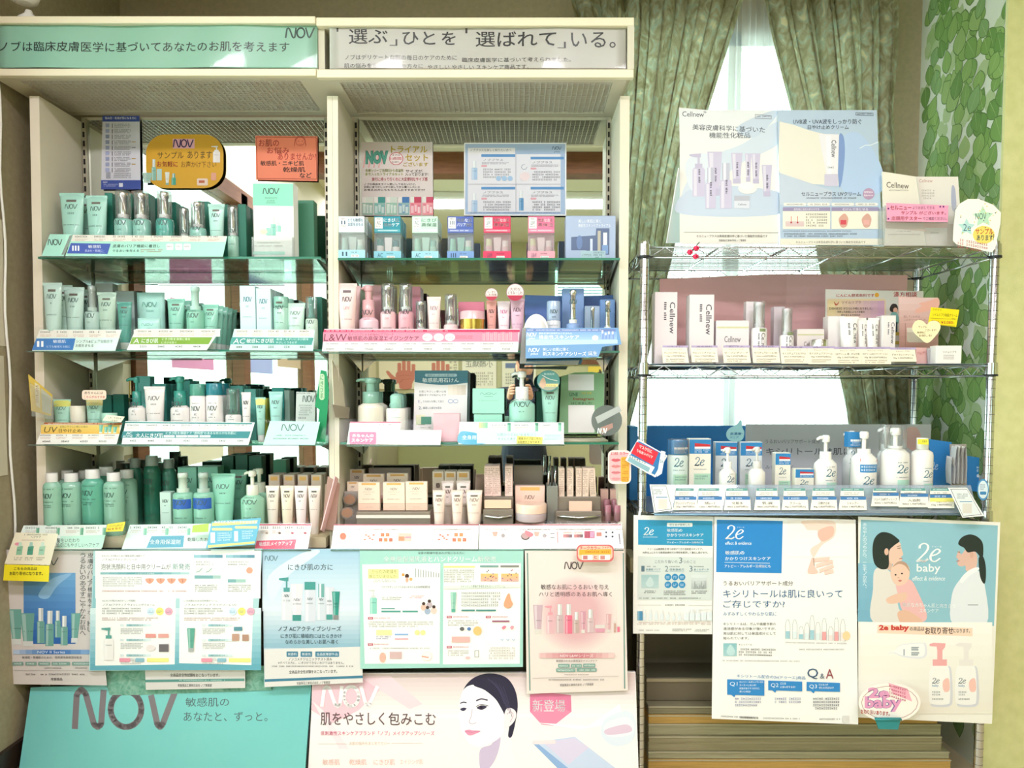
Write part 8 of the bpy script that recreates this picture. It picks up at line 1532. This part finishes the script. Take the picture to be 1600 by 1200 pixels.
# ---- posters under the rack
def d(pr):
    pr.q((997, 812), (1113, 814), (1113, 853), (997, 851), '#2f98c4'); pr.e2(1006, 824, 1022, 836, '#f4fafc', .08); pr.g(1005, 838, 1028, 840.5, 1, '#e8f4fa'); pr.rr(1042, 817, 1082, 823, 1.5, '#f2f8f8'); pr.t('資生堂が開発した', 1046, 818, 1078, 822, '#3a7a94'); pr.t('敏感肌の', 1042, 826, 1066, 831, '#f4fafc', .012); pr.t('かかりつけスキンケア', 1042, 833.5, 1099, 838.5, '#f4fafc', .008); pr.l([(1042, 843), (1099, 843.5)], .6, '#f4fafc'); pr.t('アトピー・アレルギー治療後にも', 1042, 846, 1099, 849, '#f4fafc', .01)
    pr.t('ドゥーエは敏感肌を見つめ続けてきた低刺激スキンケア。', 1012, 856, 1098, 859.5, '#3f4648', .004); pr.t('90年以上にわたる敏感皮膚研究の英知を駆使して進化し続けます。', 1004, 861.5, 1106, 865, '#3f4648', .004)
    pr.q((997, 869), (1113, 871), (1112, 938), (996, 937), '#d6dedb'); pr.t('こだわり抜いた', 1023, 875, 1059, 880, '#5a6a74'); pr.t('3', 1061, 871, 1066, 880, '#5a6a74'); pr.t('つのこと', 1067, 875.5, 1087, 880, '#5a6a74')
    for i, (x, s_) in enumerate(((1002, '高濃度バリア'), (1039, '低刺激処方'), (1077, '多くのデータ'))): pr.t(str(i + 1), x, 884, x + 5, 893, '#5a7484'); pr.g(x + 7, 884, x + 24, 886.5, 1, '#4a5a5e'); pr.t(s_, x + 7, 888, x + 30, 891.5, '#2f7c94', .006); pr.l([(x + 7, 893), (x + 30, 893)], .5, '#5fa0b4')
    pr.grad(1002, 898, 1029, 919, '#a4c4c8', '#b8d0d0', 4); pr.c([(1016, 901), (1021, 909), (1020, 915), (1014, 917), (1009, 913), (1011, 907)], '#c8dcdc')
    for i in range(6): pr.o(1043.5 + (i % 3) * 11, 901.5 + (i // 3) * 12, 5.2, '#2f8cc0'); pr.g(1040.5 + (i % 3) * 11, 899.5 + (i // 3) * 12, 1047 + (i % 3) * 11, 904 + (i // 3) * 12, 2, '#e8f4fa')
    pr.grad(1080, 898, 1104, 920, '#dfe6e6', '#b0b8b8', 5); [pr.r(1083 + k * 2, 919 - rnd.random() * 12, 1084 + k * 2, 920, '#8a9294') for k in range(10)]
    pr.g(1006, 922, 1025, 927, 2, '#4a4a4a'); pr.g(1037, 922, 1072, 930, 3, '#4a4a4a'); pr.g(1080, 922, 1106, 928, 2, '#4a4a4a'); pr.g(999, 933, 1096, 936, 1, '#6a7070'); pr.l([(997, 945), (1033, 945)], .4, '#9a9a9a'); pr.l([(1076, 945.5), (1112, 946)], .4, '#9a9a9a'); pr.g(1037, 943.5, 1070, 947, 1, '#4a4a4a')
    for i in range(13): x = 996 + i * 9; hgt = (18, 17, 17, 16, 16, 14, 12, 13, 14, 18, 18, 19, 20)[i]; ic(pr, 'bottle' if i in (0, 8) else 'pump' if i > 10 else 'spray', x, 969 - hgt, x + (8 if i in (0,) or i > 7 else 4.5), 969, '#dfe8ec' if i else '#4f90b8', '#f2f2ee', nm=False); pr.g(x, 971, x + 8, 976, 2, '#b07a64')
    pr.g(998, 983, 1030, 985.5, 1, '#6a6a6a'); pr.g(1050, 981.5, 1080, 986, 2, '#3a3a3a'); pr.g(1085, 982, 1108, 986.5, 2, '#5a5a5a')
poster([(990, 805), (1115, 807), (1113, 991), (989, 990)], 2.155, 2.16, '#f1f0ec', 'white poster with blue header and row of bottles, left post', d, amp=.001)
def d(pr):
    pr.q((1120, 812), (1223, 814), (1221, 895.5), (1119, 894), '#2a8ad2'); pr.e2(1134, 821, 1163, 842.5, '#ffffff', .06); pr.t('ドゥーエ', 1152, 823, 1163, 825, '#e8f2fa'); pr.t('effect & evidence', 1133, 846, 1174, 851, '#e8f4fc', .01, it=.1); pr.t('敏感肌の', 1133, 860.5, 1163, 866.5, '#f4faff', .02); pr.t('かかりつけスキンケア', 1133, 870, 1204, 875.5, '#f4faff', .008); pr.l([(1132, 878.5), (1203, 880)], .6, '#f4faff'); pr.t('アトピー・アレルギー治療後にも', 1132, 882, 1204, 887, '#f4faff', .01)
    pr.grad(1230, 812, 1334, 870, '#fbf3f0', '#fefcfa', 6); pr.c([(1254, 814), (1300, 814), (1306, 825), (1302, 840), (1284, 852), (1272, 870), (1266, 862), (1269, 855), (1282, 846), (1278, 830), (1262, 828), (1257, 822)], '#f6dcd0'); pr.c([(1280, 828), (1300, 822), (1302, 836), (1286, 846), (1278, 838)], '#eec0b0')
    for (a, b_) in (((1272, 875), (1296, 873)), ((1275, 884), (1301, 877)), ((1280, 892), (1302, 884)), ((1288, 895), (1302, 892))): pr.l([a, b_], 5.5, '#f4d4c8'); pr.l([(a[0], a[1] + 3), (b_[0], b_[1] + 3)], .6, '#dca898')
    pr.c([(1262, 895), (1266, 878), (1269, 871), (1273, 874), (1272, 884), (1278, 895)], '#f2ccbe'); pr.l([(1271, 872), (1272, 884)], .8, '#7a5a4c')
    pr.t('うるおいバリアサポート成分', 1130, 907.5, 1239, 915, '#5a4a4a'); pr.t('キシリトールは肌に良いって', 1130, 921, 1316, 934, '#2f6494'); pr.t('ご存じですか?', 1130, 938, 1226, 949.5, '#2f6494'); pr.t('みずみずしくやわらかな肌に', 1130, 956, 1213, 962, '#4a7ab0')
    for i, s_ in enumerate(('キシリトールは、ガムや歯磨き粉の', '清涼感がある印象が強いですが、', '実は肌に対しては保湿成分として', '知られています。')): pr.t(s_, 1130, 972.5 + i * 7.4, 1212 if i < 3 else 1170, 977 + i * 7.4, '#4a4444')
    pr.grad(1130, 1005, 1151, 1025, '#8fc4cc', '#a8d0d4', 4); pr.c([(1141, 1007), (1148, 1016), (1146, 1023), (1138, 1023), (1135, 1017)], '#c0dfe2'); pr.t('キシリトール', 1154, 1005.5, 1175, 1008.5, '#6a6464'); pr.g(1154, 1012, 1213, 1025, 3, '#6a6464', slope=.02); pr.g(1129, 1030.5, 1250, 1033.5, 1, '#a09a9a', slope=.01)
    for i, (x, hgt) in enumerate(((1227, 30), (1238, 30), (1248, 20), (1257, 26), (1265, 38), (1274, 28), (1284, 34), (1294, 22), (1303, 36), (1313, 34))):
        y1 = 998 + i * .4; c = '#e6f2f4' if i < 6 else '#f8e6e4'; pr.l([(x, y1), (x, y1 - hgt * .75), (x + 2, y1 - hgt), (x + 5, y1 - hgt), (x + 7, y1 - hgt * .75), (x + 7, y1)], .5, '#b0b4b8'); pr.r(x + .5, y1 - hgt * .4, x + 6.5, y1 - .5, c if i % 2 else ('#a4d0dc' if i < 6 else '#f0a8ac'))
    pr.o(1322, 993, 6, '#f8d8a8', 7); pr.g(1227, 1002, 1326, 1005, 1, '#a09a9a', slope=.02); pr.g(1248, 1013, 1320, 1016, 1, '#8a8484')
    pr.t('キシリトール配合の2e(ドゥーエ)商品', 1151, 1053, 1258, 1059, '#3a7ab4', slope=.03); pr.t('Q', 1261, 1044, 1278, 1061, '#3a5a7a'); pr.t('&', 1281, 1052, 1288, 1060, '#5a6a7a'); pr.t('A', 1290, 1045, 1302, 1060, '#9a4a54')
    for (x0, y0, x1, y1, q, ls) in ((1136, 1061, 1194, 1085, 'Q1', ('キシリトールが入っていると', 'スースーしないの?', '刺激がありそうだけど、', '使い心地は?')), (1200, 1063, 1253, 1078, 'Q2', ('どんな', 'においがするの?')), (1260, 1065, 1312, 1079, 'Q3', ('どんな人が', '使える商品なの?'))):
        pr.q((x0, y0), (x1, y0 + 1.6), (x1, y1 + 1.6), (x0, y1), '#2f8ad0'); pr.p([(x0 + 6, y1), (x0 + 13, y1), (x0 + 11, y1 + 4)], '#2f8ad0'); pr.t(q, x0 + 4, y0 + 4, x0 + 16, y0 + 11, '#e8f4fc'); hh_ = (y1 - y0 - 4) / len(ls)
        for i, s_ in enumerate(ls): pr.t(s_, x0 + 19, y0 + 2.5 + i * hh_, x0 + 19 + len(s_) * 2.9, y0 + 1.5 + (i + .85) * hh_, '#f4faff', .012)
    for x, n in ((1148, 3), (1210, 2), (1270, 4)): pr.g(x, 1089, x + 42, 1089 + n * 5, n, '#8a8ab0' if n < 4 else '#5a5a6a')
    pr.g(1126, 1117, 1185, 1120, 1, '#4a4a4a', slope=.05); pr.t('資生堂薬品株式会社', 1156, 1118.5, 1184, 1122, '#3a3a3a', .01, slope=.03); pr.g(1192, 1120, 1250, 1123, 1, '#5a5a5a', slope=.02); pr.g(1278, 1121.5, 1312, 1124.5, 1, '#4a4a4a'); pr.r(1316, 1117.5, 1325.5, 1128, '#e2e0dc')
poster([(1116, 807), (1337, 812), (1341, 1132), (1112, 1123)], 2.15, 2.16, '#f9f9f7', 'large white xylitol question poster with blue square', d, amp=.0025, ph=2.5)
def d(pr):
    pr.q((1345, 812), (1559, 821), (1553, 978), (1340, 971), '#93c4d4'); pr.grad(1341, 880, 1380, 971, '#8abfd6', '#7ab2cc', 5); pr.k += 1
    pr.vt('赤ちゃんのうちから、一生モノの肌へ。', 1348, 817, 1354, 923, '#eef6f8')
    # woman left
    pr.c([(1366, 892), (1378, 886), (1392, 895), (1402, 915), (1404, 950), (1420, 965), (1430, 975), (1364, 972), (1364, 920)], '#e6e0da'); pr.c([(1384, 862), (1392, 856), (1394, 885), (1400, 894), (1388, 890), (1382, 884)], '#dcb8a4'); pr.c([(1386, 850), (1396, 845), (1406, 848), (1408, 856), (1411, 866), (1408, 870), (1409, 875), (1402, 881), (1392, 880), (1386, 866)], '#ecc9b6')
    pr.c([(1363, 860), (1366, 842), (1376, 832), (1390, 833), (1402, 841), (1405, 846), (1396, 853), (1389, 862), (1388, 886), (1376, 889), (1366, 880)], '#24302e'); pr.o(1385, 862, 3.4, '#e4bca6', 5.5); pr.l([(1402, 857), (1407, 856)], .9, '#3a2c28'); pr.l([(1401, 854), (1407, 852.5)], .7, '#4a3a34'); pr.l([(1405, 873), (1410, 872)], 1.3, '#b86a64')
    # woman right
    pr.c([(1489, 975), (1487, 930), (1500, 905), (1516, 893), (1530, 893), (1538, 912), (1541, 975)], '#e8ecf2'); pr.c([(1502, 866), (1498, 860), (1494, 870), (1497, 874), (1496, 882), (1502, 885), (1508, 884), (1510, 892), (1524, 890), (1526, 866), (1512, 856)], '#e4bcae'); pr.c([(1497, 850), (1502, 840), (1514, 835), (1526, 838), (1535, 848), (1536, 866), (1533, 872), (1524, 862), (1512, 863), (1506, 856)], '#24302e'); pr.c([(1529, 872), (1536, 870), (1540, 885), (1540, 905), (1537, 912), (1531, 900)], '#24302e'); pr.o(1518, 867, 3, '#dcae9c', 5); pr.l([(1496, 862), (1500, 863)], .9, '#3a2c28'); pr.l([(1494, 877), (1499, 876)], 1.3, '#b86a64'); pr.c([(1500, 905), (1512, 892), (1526, 886), (1529, 890), (1514, 900), (1503, 911)], '#f4f6fa'); pr.l([(1512, 945), (1528, 945)], 1.2, '#8a8a94')
    # baby
    pr.c([(1400, 912), (1412, 905), (1424, 907), (1434, 925), (1445, 950), (1448, 965), (1440, 972), (1420, 968), (1408, 950), (1403, 930)], '#efbcbc'); pr.c([(1402, 958), (1414, 953), (1432, 962), (1440, 973), (1410, 975)], '#e8bca4'); pr.c([(1385, 935), (1400, 928), (1416, 926), (1414, 938), (1396, 943), (1387, 942)], '#ecc4ae')
    pr.c([(1391, 895), (1396, 881), (1408, 877), (1419, 884), (1421, 898), (1416, 910), (1405, 915), (1396, 910)], '#f0ccb8'); pr.c([(1394, 886), (1404, 877), (1416, 880), (1421, 893), (1414, 884), (1404, 881)], '#c09a84'); pr.o(1399, 898, 1.6, '#2a2420', 1.3); pr.o(1409, 896, 1.6, '#2a2420', 1.3); pr.l([(1402, 902), (1405, 903)], .8, '#d09a84'); pr.c([(1403, 907), (1406, 905.5), (1409, 907), (1406, 909)], '#d08078')
    pr.e2(1432, 849, 1471, 878, '#ffffff', .07); pr.t('ドゥーエ', 1456, 852.5, 1471, 855.5, '#f4fafc'); pr.t('baby', 1432, 881, 1469, 897, '#ffffff', .01); pr.t('effect & evidence', 1425, 900, 1476, 907, '#f4fafc', .008, it=.12)
    pr.t('敏感な赤ちゃん肌と向き合う', 1410, 941, 1492, 948, '#f6fafa', .004, slope=.03); pr.t('スキンケア', 1436, 951, 1466, 957, '#f6fafa', .004)
    pr.grad(1344, 972, 1550, 1115, '#fbf9f5', '#f0eadf', 8); pr.q((1371, 976), (1519, 981), (1519, 994), (1370, 989), '#f8dcc8'); pr.t('2e baby', 1373, 976, 1420, 987, '#cc3c34', .05); pr.t('の商品は', 1421, 979, 1444, 985.5, '#4a2c2c', .02); pr.t('お取り寄せ', 1445, 979.5, 1489, 990.5, '#4a2c2c', .03); pr.t('になります。', 1489, 982, 1515, 988.5, '#4a2c2c', .01)
    pr.c([(1387, 1021), (1396, 1020), (1410, 1026), (1436, 1029), (1447, 1024), (1447, 1008), (1440, 1004), (1408, 1007), (1398, 1016)], '#e6e6ee'); pr.c([(1388, 1020), (1397, 1019), (1410, 1024), (1436, 1026), (1444, 1022), (1444, 1008), (1438, 1005), (1408, 1008), (1398, 1016)], '#f8f8f8'); pr.l([(1412, 1014), (1412, 1024)], 1.2, '#3a5a7a'); pr.gx(1420, 1024, 1437, 1010, '#6a7a8a')
    for x0, cp in ((1452, '#f2aeb0'), (1493, '#efe9e6')):
        pr.c([(x0 + 1, 1045), (x0 + 8, 1040), (x0 + 28, 1040), (x0 + 34, 1048), (x0 + 36, 1090), (x0 + 31, 1103), (x0 + 8, 1104), (x0 + 1, 1098), (x0, 1070)], '#d9d9e2'); pr.c([(x0, 1048), (x0 + 7, 1038), (x0 + 24, 1038), (x0 + 31, 1048), (x0 + 32, 1092), (x0 + 27, 1100), (x0 + 6, 1100), (x0 - 1, 1092)], '#f8f6f4'); pr.r(x0 + 5, 1030, x0 + 27, 1040, cp); pr.r(x0 + 12, 1015, x0 + 20, 1030, cp); pr.p([(x0, 1006), (x0 + 6, 1004), (x0 + 25, 1005), (x0 + 24, 1011), (x0 + 20, 1016), (x0 + 12, 1016), (x0 + 11, 1010), (x0, 1009)], cp)
        pr.c([(x0 + 21, 1064), (x0 + 28, 1059), (x0 + 31, 1065), (x0 + 31, 1078), (x0 + 25, 1081), (x0 + 21, 1076)], '#f6c6bc'); pr.e2(x0 + 4, 1059, x0 + 16, 1067.5, '#3f5a6c', .08); pr.t('baby', x0 + 4, 1069, x0 + 14, 1073.5, '#5a8ab0', .006); pr.g(x0 + 4, 1079, x0 + 18, 1087, 2, '#6a7a80'); pr.g(x0 + 4, 1090, x0 + 22, 1094, 1, '#4a4a4a')
poster([(1341, 807), (1563, 816), (1550, 1131), (1341, 1121)], 2.145, 2.165, '#f6f2ea', 'blue baby-care poster with two printed women and a baby', d, amp=.002, ph=0)
def d(pr):
    pr.t('2e', 1356, 1074, 1390, 1091, '#8a6aa0', .07); pr.t('2e', 1356, 1074, 1390, 1091, '#e8a0c8', .035); pr.t('baby', 1351, 1088, 1409, 1112, '#8a6aa0', .06); pr.t('baby', 1351, 1088, 1409, 1112, '#e8a0c8', .03); pr.t('お取り扱いあります。', 1345, 1108, 1390, 1115, '#b83a34', .03, slope=.08); pr.q((1388, 1067), (1418, 1076), (1425, 1096), (1395, 1084), '#f6b4c8'); pr.g(1389, 1069, 1417, 1090, 4, '#c03c60', slope=.3)
    pr.l([(1390 + 44 * math.cos(a * .35), 1098 + 26 * math.sin(a * .35)) for a in range(18)], .6, '#a8605c', closed=True, joints=False)
card([(1390 + 48.5 * math.cos(2 * math.pi * i / 36), 1098 + 30.5 * math.sin(2 * math.pi * i / 36)) for i in range(36)], 2.125, '#fdf6f0', 'white oval handwritten tag with lilac letters at poster corner', d, 'handwritten_tag', 'tag')
t = empty('clip', at(1387, 1138, 2.12)); tag(t, 'translucent teal plastic clip under the oval tag', 'clip')
TC = clear('#5fc4c4', .8, .55, '#4fb4b8')
mb = MB(); pq = flat(2.115); q = [(1366, 1121), (1407, 1121), (1402, 1139), (1372, 1138)]; mb.hexa([pq(x, y, .004) for x, y in q] + [pq(x, y, .0) for x, y in q], TC); kids(t, mb.done('jaw', t)); mb = MB(); mb.tube([pq(1366, 1123, .006), pq(1407, 1123, .006)], .003, TC, 8); kids(t, mb.done('hinge', t))

# ================================================================== THE SHOP SEEN IN THE MIRRORS
def rp(x0, x1, z0, z1, col, label, y=YB_ + .012, draw=None):
    mb = MB(); mb.box(x0, y - .004, z0, x1, y, z1, M(col, .6)); o = mb.done('notice'); tag(o, label, 'notice', 'notices across the shop')
    if draw: pr = Pr(lambda x, y_, off: Vector((x1 - x * (x1 - x0), y + off, z1 - y_ * (z1 - z0)))); draw(pr); pr.out(o)
def hand(pr, cx):
    K = '#c87c68'; pr.c([(cx - .13, .45), (cx, .40), (cx + .09, .45), (cx + .11, .62), (cx + .07, .85), (cx + .05, .99), (cx - .08, .99), (cx - .10, .82), (cx - .14, .62)], K)
    for k, (x, t) in enumerate(((-.115, .2), (-.055, .1), (.005, .06), (.062, .16))): pr.rr(cx + x - .024, t, cx + x + .024, .56, .02, K)
    pr.c([(cx + .08, .72), (cx + .16, .52), (cx + .20, .42), (cx + .23, .44), (cx + .20, .58), (cx + .11, .84)], K); pr.l([(cx - .1, .58), (cx, .55), (cx + .07, .58)], .006, '#8a4a3c'); pr.l([(cx - .09, .66), (cx + .02, .70), (cx + .06, .8)], .006, '#8a4a3c')
rp(-1.46, -.62, 1.46, 1.79, '#e9e2c4', 'cream chart with two red printed hands across the shop', draw=lambda pr: (hand(pr, .25), hand(pr, .68), pr.g(.02, .1, .12, .9, 9, '#8a8474')))
rp(-.58, -.22, 1.46, 1.79, '#ece6d2', 'cream text notice right of the hand chart', draw=lambda pr: (pr.t('小顔矯正', .1, .1, .9, .3, '#3a4a44'), pr.g(.1, .45, .9, .9, 5, '#7a7464')))
rp(-.16, .2, 1.44, 1.76, '#e4dfc8', 'notice with blue heading across the shop', draw=lambda pr: (pr.r(.08, .08, .9, .25, '#6a7a9a'), pr.g(.08, .4, .9, .9, 5, '#6a6a60')))
rp(-1.25, -.2, 1.84, 2.08, '#f0ecdc', 'long white rehabilitation notice high across the shop', draw=lambda pr: (pr.t('整体・骨盤調整', .05, .15, .4, .5, '#3f7a5a'), pr.g(.45, .2, .95, .85, 4, '#6a6a64')))
rp(.75, 1.5, 1.40, 1.70, '#e8c84c', 'yellow poster with big dark letters across the shop', draw=lambda pr: (pr.t('おすすめ', .08, .1, .9, .5, '#3a3a34', .03), pr.g(.1, .6, .9, .9, 3, '#6a5a40')))
mb = MB(); mb.box(-1.2, YB_ + .02, FZ, .2, YB_ + .45, 1.05, M('#8a8a5c', .7), .01); tag(mb.done('counter'), 'olive counter against the wall across the shop', 'counter')
t = empty('wicker_basket', (-.95, YB_ + .24, 1.05)); tag(t, 'low woven basket standing on the olive counter', 'basket')
mb = MB(); mb.lathe([(.14, 1.051), (.2, 1.2)], noise_mat('wicker', ['#9a7034', '#d8a858'], 60, .7, stretch=(1, 1, 3)), n=20, cx=-.95, cy=YB_ + .24, ry=.7); kids(t, mb.done('basket_body', t))
for i, (y0, y1, z0, z1, c, lab) in enumerate(((1.1, 1.55, 1.55, 1.86, '#f4a8d8', 'pink poster on the left shop window'), (.2, .6, 1.55, 1.85, '#a8b8e8', 'blue and white poster on the left shop window'), (-.4, .1, 1.6, 1.84, '#c8b494', 'brown lettered poster on the left shop window'), (1.0, 1.5, 1.1, 1.4, '#f6f2d8', 'pale yellow poster low on the left shop window'))):
    mb = MB(); mb.box(XL - .043, y0, z0, XL - .04, y1, z1, M(c, .6)); tag(mb.done('window_poster'), lab, 'poster', 'window posters')
# the photographer, standing behind the camera and holding it up; only the mirrors show a little of him
def skinfig():
    J = {'pel': (0.05, -.42, .93), 'sp': (.05, -.43, 1.12), 'ch': (.05, -.42, 1.33), 'nk': (.05, -.40, 1.47), 'hd0': (.05, -.39, 1.54), 'hd': (.05, -.40, 1.65), 'ls': (-.13, -.41, 1.40), 'le': (-.21, -.28, 1.19), 'lw': (-.055, -.10, 1.385), 'rs': (.23, -.41, 1.40), 're': (.31, -.28, 1.19), 'rw': (.095, -.10, 1.385), 'lh': (-.05, -.42, .88), 'lk': (-.07, -.22, .58), 'la': (-.06, -.43, .27), 'rh': (.15, -.42, .88), 'rk': (.17, -.22, .58), 'ra': (.16, -.43, .27), 'lt': (-.07, -.30, .24), 'rt': (.17, -.30, .24)}
    Rr = {'pel': .13, 'sp': .12, 'ch': .14, 'nk': .055, 'hd0': .07, 'hd': .085, 'ls': .075, 'le': .05, 'lw': .034, 'rs': .075, 're': .05, 'rw': .034, 'lh': .10, 'lk': .065, 'la': .045, 'rh': .10, 'rk': .065, 'ra': .045, 'lt': .035, 'rt': .035}
    E_ = [('pel', 'sp'), ('sp', 'ch'), ('ch', 'nk'), ('nk', 'hd0'), ('hd0', 'hd'), ('ch', 'ls'), ('ls', 'le'), ('le', 'lw'), ('ch', 'rs'), ('rs', 're'), ('re', 'rw'), ('pel', 'lh'), ('lh', 'lk'), ('lk', 'la'), ('la', 'lt'), ('pel', 'rh'), ('rh', 'rk'), ('rk', 'ra'), ('ra', 'rt')]
    return J, Rr, E_
def skinned(name, J, Rr, E_, root, mat, parent=None, z=1.0):
    ks = list(J); me = bpy.data.meshes.new(name); me.from_pydata([J[k] for k in ks], [(ks.index(a), ks.index(b_)) for a, b_ in E_], []); me.materials.append(mat)
    o = bpy.data.objects.new(name, me); COL.objects.link(o); o.modifiers.new('skin', 'SKIN'); lay = me.skin_vertices[0] if me.skin_vertices else None
    if lay is None:
        bpy.context.view_layer.objects.active = o; lay = me.skin_vertices[0] if me.skin_vertices else None
    if lay:
        for i, k in enumerate(ks): r = Rr[k]; lay.data[i].radius = (r, r); lay.data[i].use_root = (k == root)
    s_ = o.modifiers.new('smooth', 'SUBSURF'); s_.levels = 2; s_.render_levels = 2
    if parent is not None: o.parent = parent; kids(parent, o)
    return o
J, Rr, E_ = skinfig(); per = empty('person', (0, 0, 0)); tag(per, 'person in dark jacket and trousers holding up a phone behind the camera', 'person')
skinned('clothed_body', J, Rr, E_, 'pel', M('#1f2536', .8), per)
SK = M('#d9a488', .5)
skinned('head', {'a': (.05, -.40, 1.50), 'b': (.05, -.375, 1.585), 'c': (.05, -.395, 1.67), 'n': (.05, -.29, 1.61)}, {'a': .05, 'b': .072, 'c': .088, 'n': .012}, [('a', 'b'), ('b', 'c'), ('b', 'n')], 'b', SK, per)
mb = MB(); mb.lathe([(.097, 1.665), (.1, 1.70), (.085, 1.75), (.04, 1.78), (.001, 1.785)], M('#1c1614', .7), n=18, cx=.05, cy=-.415); kids(per, mb.done('hair', per, origin=None))
for sx, X0 in ((-1, -.055), (1, .095)):
    J2 = {'w': (X0, -.10, 1.385), 'p': (X0 * .9 + .002, -.075, 1.42)}; R2 = {'w': .026, 'p': .026}; E2 = [('w', 'p')]; c0 = .02 + sx * .05
    for i in range(4):
        z = 1.425 + i * .018; J2['f%da' % i] = (c0 + sx * .012, -.05, z); J2['f%db' % i] = (c0 - sx * .002, -.012 - .002 * i, z + .002); J2['f%dc' % i] = (c0 - sx * .016, -.008, z + .002)
        R2['f%da' % i] = .009; R2['f%db' % i] = .008; R2['f%dc' % i] = .007; E2 += [('p', 'f%da' % i), ('f%da' % i, 'f%db' % i), ('f%db' % i, 'f%dc' % i)]
    J2['ta'] = (c0 + sx * .004, -.072, 1.43); J2['tb'] = (c0 - sx * .015, -.05, 1.445); R2['ta'] = .011; R2['tb'] = .009; E2 += [('p', 'ta'), ('ta', 'tb')]
    skinned('hand', J2, R2, E2, 'p', SK, per)
ph_ = empty('phone', (.02, -.03, 1.40)); tag(ph_, 'dark phone held up in both hands', 'phone'); mb = MB(); mb.box(-.018, -.036, 1.375, .058, -.028, 1.535, M('#14161c', .3), .006); kids(ph_, mb.done('phone_body', ph_))
